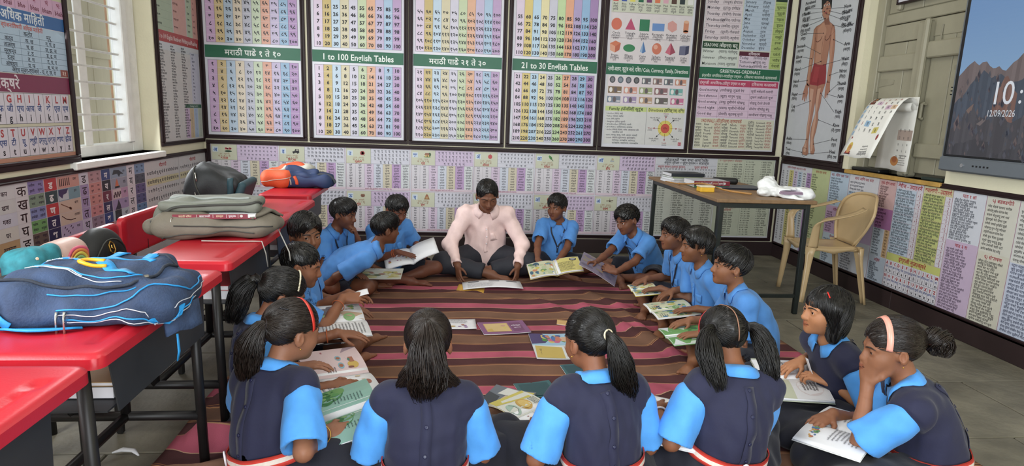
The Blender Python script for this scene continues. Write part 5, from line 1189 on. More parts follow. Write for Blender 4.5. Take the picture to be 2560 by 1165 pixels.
    for j in range(n):
        th = gap+(2*math.pi-2*gap)*j/(n-1); u = Fc[:, 1]*math.cos(th)+Fc[:, 0]*math.sin(th); pt = abs(math.cos(th/2))**8 if kind != 'girl' else abs(math.cos(th/2))**6*.7
        for i, (r_, z_) in enumerate(((.047, .014), (.053, .040-.018*max(0, math.cos(th))), (.067, .026-.022*max(0, math.cos(th))), (.080+.034*pt, -.004))):
            G[i, j] = c0+u*r_*s*np.array([1, 1, 1])+tan(1)*z_*s
    q = G[3].copy(); G[3] = cl.stick(q+tan(1)*.0, .006, 3); G[2] = np.where((cl.at(G[2]) < .007)[:, None], cl.stick(G[2], .009, 2), G[2])
    Vc, Fc_ = shell(G, .003); mesh('collar', Vc, Fc_, {'boy': BLUE, 'man': PINK, 'girl': BLUE2}[kind], root, True, None, True)
    def ribbon(pts, w_, nm, m, off=.004, t=.0018):
        P_ = cl.stick(smooth_path(pts, 26), off, 3); g_ = cl.grad(P_); T_ = np.gradient(P_, axis=0); S2 = np.cross(g_, T_); S2 /= np.linalg.norm(S2, axis=1, keepdims=True)+1e-9
        Vr, Fr = shell(np.stack([P_-S2*w_/2, P_+S2*w_/2]), t); return mesh(nm, Vr, Fr, m, root, True, None, True)
    f0 = lambda t, x, y: sp_(t)+fr(t)[:, 0]*x*s+fr(t)[:, 1]*y*s
    if kind == 'girl':      # back placket, buttons, belt
        Pk = [f0(t, .0, -.14) for t in (.97, .8, .6, .4, .2, .1)]; ribbon(Pk, .034*s, 'placket', NAVY, .003, .0016)
        for t in (.93, .70, .47, .31):
            p = cl.stick(f0(t, .0, -.13)[None], .006, 4)[0]; nn = cl.grad(p[None])[0]; M_ = Vector(nn).to_track_quat('Z', 'Y').to_matrix().to_4x4(); M_.translation = p
            m = MB().lathe([(.0, -.001), (.0058*s, -.001), (.0062*s, .0014), (.0042*s, .0022), (.0, .0012)], 12, M_); mesh('button', m.V, m.F, BTN, root, True, None, True)
        if belt:
            both = SDF(); both.p = list(sh_.p)+list(low.p); t = .24; fr_ = fr(t); n = 48; rings = []
            for dz in (-.020, -.0075, .0075, .020):
                ring = []
                for j in range(n):
                    th = 2*math.pi*j/n; u = fr_[:, 0]*math.cos(th)+fr_[:, 1]*math.sin(th); o = sp_(t)+fr_[:, 2]*dz*s; rr = np.linspace(.02, .3, 57); f_ = sh_.at(o+u*rr[:, None]); k_ = np.argmax(f_ > 0); ring.append(o+u*(rr[k_]+.006))
                ring = np.array(ring); rad = ring; ring = (np.roll(ring, 1, 0)+ring+np.roll(ring, -1, 0))/3; rings.append(ring)
            G = np.stack(rings); V = []; F = []; cc = []
            ctr = sp_(t)
            out = G+unit_rows(G-ctr)*.0035; allv = np.concatenate([G.reshape(-1, 3), out.reshape(-1, 3)]); o = 4*n
            for i in range(3):
                for j in range(n): j2 = (j+1) % n; F.append((o+i*n+j, o+i*n+j2, o+(i+1)*n+j2, o+(i+1)*n+j)); cc.append(lin(hx('ded0c4') if i == 1 else hx('cf4034')))
            for i in (0, 3):
                for j in range(n): j2 = (j+1) % n; F.append((i*n+j, i*n+j2, o+i*n+j2, o+i*n+j)); cc.append(lin(hx('cf4034')))
            bo = mesh('belt', allv, F, BELT, root, True, cc, True)
            k_ = int(belt if belt is not True else 36); p = out[1, k_ % n]*.5+out[2, k_ % n]*.5; nn = unit(p-ctr); M_ = Vector(nn).to_track_quat('Z', 'Y').to_matrix().to_4x4(); M_.translation = p
            ring_ = [M_ @ Vector((.013*s*math.cos(q_), .026*s*math.sin(q_), .005)) for q_ in np.linspace(0, 2*math.pi, 20)]; m = MB().tube(ring_, .0032*s, 6, False); mesh('buckle', m.V, m.F, BUCK, bo, True, None, True)
    else:
        Pk = [f0(t, .0, .14) for t in (.90, .75, .55, .35, .2)]; ribbon(Pk, .024*s, 'placket', top_m, .0035, .0016)
        Pp = cl.stick(np.array([[f0(tt, xx, .13) for xx in np.linspace(-.085, -.035, 4)] for tt in np.linspace(.5, .68, 4)]), .004, 3); Vp, Fp = shell(Pp, .0015); mesh('pocket', Vp, Fp, top_m, root, True, None, True)
        for t in (.8, .6, .42):
            p = cl.stick(f0(t, .0, .13)[None], .006, 4)[0]; nn = cl.grad(p[None])[0]; M_ = Vector(nn).to_track_quat('Z', 'Y').to_matrix().to_4x4(); M_.translation = p
            m = MB().lathe([(.0, -.001), (.0045*s, -.001), (.0045*s, .001), (.0, .001)], 10, M_); mesh('button', m.V, m.F, BUCK if kind == 'man' else BLUE, root, True, None, True)
    if lanyard:
        for g in (1, -1): ribbon([c0+(Fc[:, 0]*g*.060+Fc[:, 1]*-.01)*s+tan(1)*.02*s, f0(.86, g*.065, .10), f0(.66, g*.03, .13), f0(.42, .0, .13), f0(.28, .004, .13)], .012*s, 'lanyard', STRAP, .0055)
    return dict(root=root, wr=wr_, sp=sp_, fr=fr, hp=hp, cl=cl, Rh=Rh, H=H, hs=hs, s=s, R=Rw, loc=loc, body=B)
def unit_rows(A): return A/(np.linalg.norm(A, axis=-1, keepdims=True)+1e-9)

def hair_on(root, H, Rh, hs, style, m, R_, acc, seed, vox):
    hp = lambda p: H+(np.asarray(p, float)*hs) @ Rh.T
    cap = SDF(); E_ = lambda S_, c, r, k=.015, sub=False: S_.ell(hp(c), np.array(r)*hs, Rh, k, sub)
    boy = style in ('short', 'curly', 'buzz', 'side', 'man')
    vol = {'short': .985, 'curly': 1.05, 'buzz': .965, 'side': 1.03, 'man': .955}.get(style, 1.0)
    E_(cap, (0, -.013, .030), np.array((.0785, .097, .0865))*vol)
    if style in ('short', 'side', 'curly'): E_(cap, (0, .012, .058), np.array((.066, .080, .062))*vol, .02)
    if style == 'bob':
        E_(cap, (0, -.045, -.03), (.080, .060, .105), .03)
        for g in (1, -1): cap.cone(hp((g*.066, -.005, .03)), hp((g*.064, -.012, -.105)), .024*hs, .022*hs, .03)
    full = SDF(); full.p = list(cap.p)
    # hairline over face and ears
    fz = {'buzz': .085, 'man': .03}.get(style, .0)
    E_(cap, (0, .112, -.045), (.076, .075, .108 if not boy else .112+fz*.12) if style != 'man' else (.078, .082, .122), .006, True)
    zt = lambda x, y, z: [((x-H[0])*Rh[0, i]+(y-H[1])*Rh[1, i]+(z-H[2])*Rh[2, i])/hs for i in range(3)]
    def cut(f, x, y, z):
        a, b, c = zt(x, y, z)
        if style == 'bob': line = -.125+0*b
        elif boy: line = .006-.66*np.clip(-b, -.03, .085)
        else: line = .0-.80*np.clip(-b, -.03, .085)
        g = np.maximum(f, (line-c)*hs)
        ear = np.sqrt(((np.abs(a)-.078)/1.0)**2+((b+.008)/1.0)**2+((c+.012)/1.3)**2)-.024
        if style != 'bob': g = np.maximum(g, -ear*hs)
        lock = .0016 if style != 'curly' else .004
        return g+lock*np.sin(a*260+3*np.sin(b*60))*np.sin(b*(90 if style != 'curly' else 240)+c*(120 if style != 'curly' else 230))
    cap.op = cut
    V, F = cap.mesh(.0054); parts = [(V, F)]
    tie = {'pony': (0, -.098, .035), 'ponyhigh': (0, -.075, .085), 'bun': (0, -.108, .02)}.get(style)
    ties = [tie] if tie else [(.066, -.055, .035), (-.066, -.055, .035)] if style == 'pigtails' else []
    if style == 'pony2': ties = [(0, -.06, .095)]; 
    N = {'buzz': 700, 'man': 700, 'short': 700, 'side': 700, 'curly': 700}.get(style, 1350)
    d = unit_rows(R_.normal(size=(N*2, 3))); P = hp(d*np.array((.078, .097, .088))*vol+np.array((0, -.013, .032))); P = full.stick(P, .0004, 2); P = P[np.abs(cap.at(P)) < .004][:N]
    K = 5; path = [P]; ln = {'buzz': .006, 'man': .009, 'curly': .010, 'short': .0150, 'side': .017}.get(style, .020); lift = {'buzz': .0012, 'man': .0015, 'short': .0022, 'side': .0018, 'curly': .004}.get(style, .0012)
    for k in range(K-1):
        q = (path[-1]-H) @ Rh/hs
        if ties:
            T_ = np.array(ties); j = np.argmin(((q[:, None]-T_[None])**2).sum(2), 1) if len(ties) > 1 else np.zeros(len(q), int)
            if len(ties) > 1: j = (q[:, 0] < 0).astype(int)
            v = T_[j]-q; dist = np.linalg.norm(v, axis=1, keepdims=True); v = v/np.maximum(dist, .01)*np.minimum(1, dist/.02)
        elif style == 'side': v = np.stack([.9*np.ones(len(q))*np.where(q[:, 0] < -.03, -1, 1), .35+0*q[:, 0], -.25-3*np.abs(q[:, 0])*5], 1)
        elif style == 'bob': v = np.stack([q[:, 0]*6, .15-q[:, 1]*3.0, -.8+0*q[:, 0]], 1)
        elif style == 'curly': v = R_.normal(size=q.shape)+np.array((0, .2, 0))
        elif style == 'man': v = np.stack([q[:, 0]*2+.2, .3+0*q[:, 0], -.3-q[:, 1]*0], 1)*np.where(q[:, 2:] > .05, 1, 1); v[:, 2] -= np.where(q[:, 1] < .02, 1., 0); v[:, 1] -= np.where(q[:, 1] > .06, .9, 0)
        else:
            c_ = np.array((.012, -.055, .115)); v = q-c_; v[:, 2] -= .03; v = v+np.array((0, .035, 0))
        v = unit_rows(v)+(.16 if boy else .07)*R_.normal(size=v.shape); n_ = path[-1]+(v @ Rh.T)*ln*hs*R_.uniform(.7, 1.2, (len(q), 1)); n_ = full.stick(n_, lift*(1-.45*(k == K-2)), 1); path.append(n_)
    Pth = np.stack(path, 1); parts.append(strands(Pth, np.array([.0011, .0018, .0019, .0015, .0004])*hs*(.8 if style in ('buzz', 'man') else 1.0 if boy else .62)))
    if style in ('short', 'side'):      # fringe over the forehead
        x = R_.uniform(-.055, .055, 90); st = hp(np.stack([x, .055+0*x, .088-8*x*x], 1)); st = full.stick(st, .0015, 2); fp = [st]; sw = .35 if style == 'side' else .0
        for k in range(5): n_ = fp[-1]+(np.stack([x*2+sw, .55-.25*k+0*x, -.35-.16*k+0*x], 1) @ Rh.T)*(.0085 if style == 'short' else .0115)*hs; fp.append(full.stick(n_, .002+.0006*R_.random(), 1))
        parts.append(strands(np.stack(fp, 1), np.array([.0022, .0026, .0025, .0021, .0014, .0004])*hs))
    o = mesh('hair', *join(parts), m, root, True, None, True)
    def tail(ctrl, rad, n, wave, ends=.02, core=.75):
        n = int(n*1.5)
        C_ = smooth_path([hp(c) for c in ctrl], 11); k = len(C_); rp = np.interp(np.linspace(0, 1, k), np.linspace(0, 1, len(rad)), rad)*hs
        T_ = np.gradient(C_, axis=0); T_ = unit_rows(T_); A = unit_rows(np.cross(T_, np.array((.3, 1, .1)))); B_ = np.cross(T_, A)
        th = R_.uniform(0, 6.28, n); rr = np.sqrt(R_.uniform(.35, 1, n)); ph = R_.uniform(0, 6.28, n); sc = R_.uniform(.78, 1.06, n)
        Q = np.zeros((n, k, 3)); tt = np.linspace(0, 1, k)
        for i in range(n):
            f_ = np.interp(tt*sc[i], tt, np.arange(k)); j = np.minimum(f_.astype(int), k-2); w_ = (f_-j)[:, None]; c = C_[j]*(1-w_)+C_[j+1]*w_
            u = (math.cos(th[i])*A+math.sin(th[i])*B_); Q[i] = c+u*(rp*rr[i])[:, None]+wave*hs*(np.sin(tt*9+ph[i]//1.6)*tt)[:, None]*A+.004*hs*(np.sin(tt*6+ph[i]*3)*tt)[:, None]*B_
        V1, F1 = strands(Q, (np.interp(tt, (0, .1, .8, 1), (.0011, .0017, .0015, .0003)))*hs)
        mc = MB().tube([tuple(x) for x in C_[:-1]], [max(.002, float(v)*core) for v in rp[:-1]], 10); Vc = np.array(mc.V); Fq = [f for f in mc.F if len(f) == 4]
        mesh('ponytail', *join([(V1, F1), (Vc, np.array(Fq))]), m, root, True, None, True)
    for kind, *q in acc:
        if kind == 'tail': tail(*q)
        if kind == 'tie':
            c, col, r_ = q; M_ = Matrix.Translation(Vector(hp(c[0]))) @ Vector(Rh @ np.array(c[1])).to_track_quat('Z', 'Y').to_matrix().to_4x4()
            pts = [M_ @ Vector((r_*hs*math.cos(t), r_*hs*math.sin(t), 0)) for t in np.linspace(0, 2*math.pi, 17)]; mm = MB().tube(pts, .005*hs, 6, False); mesh('hair_tie', mm.V, mm.F, mat('hair_tie_'+col, hx(col), rough=.7), root, True, None, True)
        if kind == 'band':
            y_, tilt, w_, col, nm = q; ts = np.linspace(-1.75, 1.75, 34); pts = hp(np.stack([.082*np.sin(ts), y_+tilt*(np.cos(ts)-.3), .03+.09*np.cos(ts)], 1)); pts = full.stick(pts, .0035, 3)
            T_ = unit_rows(np.gradient(pts, axis=0)); g_ = full.grad(pts); S2 = unit_rows(np.cross(g_, T_)); Vb, Fb = shell(np.stack([pts-S2*w_/2*hs, pts, pts+S2*w_/2*hs]), -.003 if False else .003)
            mesh(nm, Vb, Fb, mat('hair_band_'+col, hx(col), rough=.3, var=.05, spec=.6), root, True, None, True)
        if kind == 'beads':
            y_, tilt = q; ts = np.linspace(-.2, 1.35, 22); pts = full.stick(hp(np.stack([.082*np.sin(ts), y_+tilt*(np.cos(ts)-.3), .03+.09*np.cos(ts)], 1)), .006, 3); mm = MB()
            for i, p in enumerate(pts): mm.tube([tuple(p-Rh[:, 2]*.003), tuple(p), tuple(p+Rh[:, 2]*.003)], [.002*hs, .0048*hs, .002*hs], 6)
            mesh('bead_band', mm.V, mm.F, mat('pale_gold_beads', hx('d8d0b4'), rough=.25, metal=.3), root, True, None, True)
        if kind == 'clip':
            a_, b_, col = q; pts = full.stick(np.linspace(hp(a_), hp(b_), 5), .004, 2); mm = MB().tube([tuple(p) for p in pts], .0035*hs, 6, flat=.6); mesh('hair_clip', mm.V, mm.F, mat('clip_'+col, hx(col), rough=.25, metal=.4), root, True, None, True)
        if kind == 'parting':
            pts = full.stick(hp(np.array([(.004, .05, .11), (.0, .0, .13), (-.004, -.05, .11), (.004, -.085, .07), (.0, -.10, .02), (.004, -.095, -.03)])), .0016, 2); pts = full.stick(smooth_path(pts, 24), .0016, 3); mm = MB().tube([tuple(p) for p in pts], .0026*hs, 5, flat=.6); mesh('parting', mm.V, mm.F, mat('parting_skin', hx('8a6450'), rough=.7), root, True, None, True)
        if kind == 'earring':
            for g in q[0]: mm = MB().lathe([(0, -.003), (.0028, -.0015), (.0028, .0015), (0, .003)], 8, Matrix.Translation(Vector(hp((g*.079, -.006, -.043))))); mesh('earring', mm.V, mm.F, GOLD, root, True, None, True)
def bangle(p, side, f_, r_, m, nm='bangle', th=.0022):
    S_, E, W_ = p['wr'][side]; d = unit(W_-E); c = E+(W_-E)*f_; M_ = Vector(d).to_track_quat('Z', 'Y').to_matrix().to_4x4(); M_.translation = c
    mm = MB().tube([M_ @ Vector((r_*math.cos(t), r_*math.sin(t), .004*math.sin(t))) for t in np.linspace(0, 2*math.pi, 21)], th, 6, False); mesh(nm, mm.V, mm.F, m, p['root'], True, None, True)
# ================================================================ the people
Zdn = (0, 0, -1)
def Hd(p, d, n=Zdn, c=.3): return (p, d, n, c)
T = person('teacher', 'man in pale pink long-sleeved shirt and dark trousers leaning over a paper', (.30, 5.06), -90, (.292, 4.82, .655), -84, 25, 4, 1.22, 'man', 'man',
           dict(R=Hd((.075, 4.63, .085), (.12, -.5, -.8), (.75, .25, -.35), .42), L=Hd((.525, 4.63, .085), (-.12, -.5, -.8), (-.75, .25, -.35), .42)), dict(R=(-.55, .8, .1), L=(.55, .8, .1)),
           skin='6a4230', bulge=.05, seed=21, vox=.0085, gaze_open=.45, eyes=(0, 20), group='people seated on the rug')
person('schoolboy', 'boy in blue shirt with dark lanyard seated right of the man in pink', (.885, 5.03), -90, (.868, 4.945, .555), -128, 4, 0, .96, 'boy', 'short',
       dict(R=Hd((.70, 4.62, .165), (.3, -.8, -.4), (.1, -.3, -1), .5), L=Hd((.82, 4.58, .165), (-.4, -.75, -.4), (-.1, -.3, -1), .5)), skin='6b412e', lanyard=True, seed=22, eyes=(-22, -5), twist=-6)
person('schoolboy', 'curly-haired boy with lanyard looking up sideways over a mauve sheet', (1.60, 4.74), -152, (1.345, 4.56, .525), -150, 16, 6, .97, 'boy', 'curly',
       dict(R=Hd((1.05, 4.40, .225), (-.8, -.45, .1), (.3, -.3, -.9), .6), L=Hd((1.17, 4.30, .20), (-.6, .5, .2), (.4, .5, -.7), .7)), skin='6a412f', lanyard=True, seed=23, eyes=(14, -18), bulge=.06)
person('schoolboy', 'boy in blue shirt in left profile behind the boy with thick combed hair', (1.62, 3.88), 182, (1.455, 3.842, .556), 184, 2, 0, .97, 'boy', 'short',
       dict(R=Hd((1.31, 4.00, .20), (-.85, -.2, -.25), Zdn, .4), L=Hd((1.33, 3.80, .20), (-.85, .35, -.2), Zdn, .4)), skin='6f4632', lanyard=True, seed=24, bulge=.05)
person('schoolboy', 'boy with thick combed hair and small earring, middle of the right-hand row', (1.635, 3.54), 180, (1.468, 3.50, .555), 178, 0, 0, .98, 'boy', 'side',
       dict(R=Hd((1.385, 3.69, .205), (-.85, -.1, -.3), Zdn, .5), L=Hd((1.40, 3.36, .205), (-.9, .25, -.15), Zdn, .25)), skin='70462f', seed=25, acc=[('earring', (-1,))], bulge=.05)
person('schoolboy', 'boy in blue shirt and earring, foremost of the right-hand row of boys', (1.62, 2.98), 174, (1.458, 3.012, .553), 170, -2, 0, .98, 'boy', 'short',
       dict(R=Hd((1.30, 3.18, .19), (-.9, -.1, -.2), Zdn, .3), L=Hd((1.29, 3.0, .185), (-.9, .2, -.15), Zdn, .35)), skin='7d5038', seed=26, acc=[('earring', (-1,))], bulge=.06)
# left side boys
person('schoolboy', 'boy in blue shirt resting his chin on his fist near the desks', (-.86, 4.50), -28, (-.745, 4.425, .553), -16, 10, 0, .97, 'boy', 'short',
       dict(L=Hd((-.655, 4.40, .415), (-.25, -.1, .95), (-.9, -.1, -.2), 1.5), R=Hd((-.62, 4.20, .18), (.8, -.3, -.4), Zdn, .3)), dict(L=(.5, -.2, -1)), skin='6a3f2c', seed=27, lanyard=True, bulge=.055)
person('schoolboy', 'boy in blue shirt bending far forward with one arm propped on the rug', (-.84, 4.34), 12, (-.430, 4.20, .492), 28, 6, 0, .98, 'boy', 'short',
       dict(R=Hd((-.83, 4.14, .035), (.35, -.5, -.3), Zdn, .15), L=Hd((-.50, 4.47, .14), (.9, -.1, -.3), Zdn, .3)), dict(R=(-.5, -.8, .2)), skin='5f3826', seed=28, bulge=.09, lanyard=True)
BK = person('schoolboy', 'boy with wrist threads reading an open white book beside the man in pink', (-.455, 4.78), -62, (-.392, 4.615, .558), -52, 20, -4, .97, 'boy', 'short',
       dict(R=Hd((-.33, 4.50, .255), (.75, -.1, -.15), (0, .15, -1), .15), L=Hd((-.21, 4.66, .26), (.5, .1, -.5), (-.4, -.3, -.8), .7)), skin='63392a', seed=29, gaze_open=.6, eyes=(0, 22), bulge=.05)
CAM_ = person('schoolchild', 'child with side-combed hair looking straight at the camera', (-.77, 3.225), 4, (-.738, 3.235, .640), -52, 4, 0, .98, 'boy', 'side',
       dict(R=Hd((-.50, 3.12, .20), (.9, .1, -.2), Zdn, .3), L=Hd((-.50, 3.36, .20), (.9, -.1, -.2), Zdn, .3)), skin='744a35', seed=30, bulge=.02, eyes=(14, -8), gaze_open=.95)
BLK = person('schoolboy', 'close-cropped boy in right profile with a wrist bangle', (-.765, 2.90), 12, (-.695, 2.945, .548), 6, 14, 0, .97, 'boy', 'buzz',
       dict(R=Hd((-.475, 3.04, .36), (.9, .25, -.05), (-.1, .6, -.8), .55), L=Hd((-.47, 3.16, .34), (.9, -.2, -.1), (0, -.3, -.9), .4)), dict(R=(.1, -.7, -.7)), skin='7c4d36', seed=31, bulge=.05, lanyard=True)
# girls
GV = .0066
person('schoolgirl', 'girl with short bobbed hair and red hair clip in left profile', (1.675, 2.335), 182, (1.553, 2.325, .533), 178, -2, 0, .96, 'girl', 'bob',
       dict(R=Hd((1.53, 2.46, .245), (-.85, -.1, -.35), Zdn, .45), L=Hd((1.55, 2.31, .245), (-.6, .6, .1), (-.3, .5, -.8), .9)), skin='a06a4a', seed=41, vox=GV, acc=[('clip', (-.045, .035, .10), (-.062, .03, .075), 'd8342c')], bulge=.05)
BUN = person('schoolgirl', 'girl with hair bun and salmon headband holding her hand to her face', (1.70, 1.86), 152, (1.548, 1.925, .530), 164, 10, 0, .99, 'girl', 'bun',
       dict(L=Hd((1.475, 1.925, .435), (-.05, .05, 1), (.75, .35, -.1), .65), R=Hd((1.40, 2.02, .215), (-.85, -.25, -.2), Zdn, .5)), dict(L=(-.2, -.5, -1)), skin='7d4f38', hm=HAIR2, seed=42, vox=GV, belt=40,
       acc=[('tail', [(0, -.105, .02), (-.005, -.125, .03), (.01, -.15, .02), (.0, -.155, -.01), (-.01, -.145, -.04)], [.016, .040, .050, .046, .022], 300, .010), ('band', .03, -.015, .020, 'e8a08e', 'headband'), ('tie', ((0, -.116, .022), (0, -1, .1)), 'a04a3a', .020), ('earring', (-1,))], bulge=.06)
PIG = person('schoolgirl', 'girl seen from behind with two low pigtails, white parting and red headband', (.965, 1.92), 94, (.982, 2.035, .525), 98, 30, 0, .99, 'girl', 'pigtails',
       dict(L=Hd((.80, 2.14, .21), (.25, .9, -.2), (.5, 0, -.8), .4), R=Hd((.96, 2.20, .21), (-.5, .8, -.3), (-.3, 0, -.9), .4)), dict(L=(-.5, -.2, -1), R=(.5, -.2, -1)), skin='7b4d36', seed=43, vox=GV, belt=36,
       acc=[('tail', [(-.066, -.06, .03), (-.10, -.075, .02), (-.118, -.085, -.05), (-.112, -.085, -.13), (-.10, -.085, -.19)], [.012, .032, .043, .040, .018], 300, .006), ('tail', [(.066, -.06, .03), (.10, -.07, .02), (.115, -.075, -.05), (.112, -.075, -.12), (.12, -.07, -.17)], [.012, .030, .038, .034, .014], 300, .006),
            ('tie', ((-.07, -.06, .03), (-.8, -.3, .1)), '1c1a1c', .015), ('tie', ((.07, -.06, .03), (.8, -.3, .1)), '1c1a1c', .015), ('band', .03, .0, .014, 'cc2430', 'headband'), ('parting',)], bulge=.06)
person('schoolgirl', 'girl seen from behind with one wavy ponytail tied in a pale band', (.525, 1.885), 98, (.483, 1.995, .532), 116, 10, 0, .99, 'girl', 'pony',
       dict(L=Hd((.34, 2.10, .18), (.4, .85, -.3), Zdn, .3), R=Hd((.60, 2.16, .18), (-.3, .9, -.3), Zdn, .3)), dict(L=(-.45, -.25, -1), R=(.45, -.25, -1)), skin='7a4b35', seed=44, vox=GV, belt=37,
       acc=[('tail', [(0, -.10, .035), (.0, -.125, .03), (.015, -.14, -.02), (.03, -.135, -.09), (.055, -.12, -.165), (.06, -.11, -.2)], [.012, .026, .036, .042, .040, .020], 420, .010), ('tie', ((0, -.106, .035), (0, -1, .1)), 'd8ccae', .0165), ('earring', (-1,))], bulge=.06)
person('schoolgirl', 'girl seen squarely from behind with loose brown half-tied hair', (-.062, 1.875), 90, (-.064, 1.975, .532), 91, 8, 0, .99, 'girl', 'ponyhigh',
       dict(L=Hd((-.16, 2.14, .17), (.3, .9, -.3), Zdn, .3), R=Hd((.02, 2.14, .17), (-.3, .9, -.3), Zdn, .3)), dict(L=(-.4, -.2, -1), R=(.4, -.2, -1)), skin='7d4e38', hm=HAIR2, seed=45, vox=GV, belt=36,
       acc=[('tail', [(0, -.075, .085), (.0, -.105, .075), (.0, -.122, .02), (.0, -.118, -.06), (-.005, -.108, -.125), (.0, -.10, -.165)], [.010, .034, .056, .064, .066, .030], 420, .008), ('tail', [(.03, -.10, -.04), (.055, -.095, -.09), (.09, -.075, -.125), (.115, -.055, -.15)], [.02, .026, .022, .008], 130, .008), ('tail', [(-.03, -.10, -.04), (-.06, -.095, -.08), (-.085, -.08, -.115), (-.085, -.075, -.14)], [.02, .026, .02, .008], 120, .006)], bulge=.06)
RED = person('schoolgirl', 'girl with red hairband and long brown ponytail, foremost on the left', (-.565, 1.965), 56, (-.528, 2.085, .532), 42, 12, 0, .99, 'girl', 'pony',
       dict(R=Hd((-.365, 2.01, .20), (.85, .35, -.15), (-.2, .5, -.8), .6), L=Hd((-.54, 2.32, .305), (.9, .1, .1), (.1, 0, -1), .35)), skin='845640', hm=HAIR2, seed=46, vox=GV, belt=31,
       acc=[('tail', [(-.0, -.10, .03), (-.0, -.125, .02), (-.01, -.14, -.04), (-.02, -.13, -.11), (-.02, -.12, -.17)], [.013, .030, .046, .046, .022], 420, .006), ('tie', ((0, -.106, .03), (0, -1, .05)), '2a2223', .018), ('band', .035, -.03, .013, 'd2392c', 'headband'), ('clip', (.030, -.075, .085), (.05, -.055, .085), '2a2a30'), ('earring', (1,))], bulge=.06)
BEAD = person('schoolgirl', 'girl with beaded hairband and high ponytail behind the girl with the red hairband', (-.715, 2.44), 38, (-.665, 2.495, .538), 22, 22, 0, .97, 'girl', 'pony',
       dict(R=Hd((-.41, 2.33, .215), (.9, .2, -.1), (-.2, .5, -.8), .5), L=Hd((-.445, 2.70, .295), (.9, .1, -.1), (0, .1, -1), .3)), skin='7a4c36', seed=47, vox=.007, belt=True,
       acc=[('tail', [(0, -.10, .035), (-.0, -.13, .04), (-.01, -.155, -.02), (-.01, -.15, -.1), (-.0, -.145, -.17)], [.013, .034, .046, .044, .02], 320, .006), ('tie', ((0, -.106, .036), (0, -1, .1)), '1b1a1b', .018), ('beads', .04, -.01)], bulge=.06)
bangle(BLK, 'R', .72, .031, THREAD); bangle(BEAD, 'L', .78, .028, THREAD, 'wrist_thread', .0028); bangle(RED, 'R', .82, .031, GOLD); bangle(BK, 'R', .80, .027, THREAD, 'wrist_thread', .003); bangle(BK, 'R', .87, .025, THREAD, 'wrist_thread', .003); bangle(PIG, 'L', .85, .027, BUCK, 'wrist_band', .004)
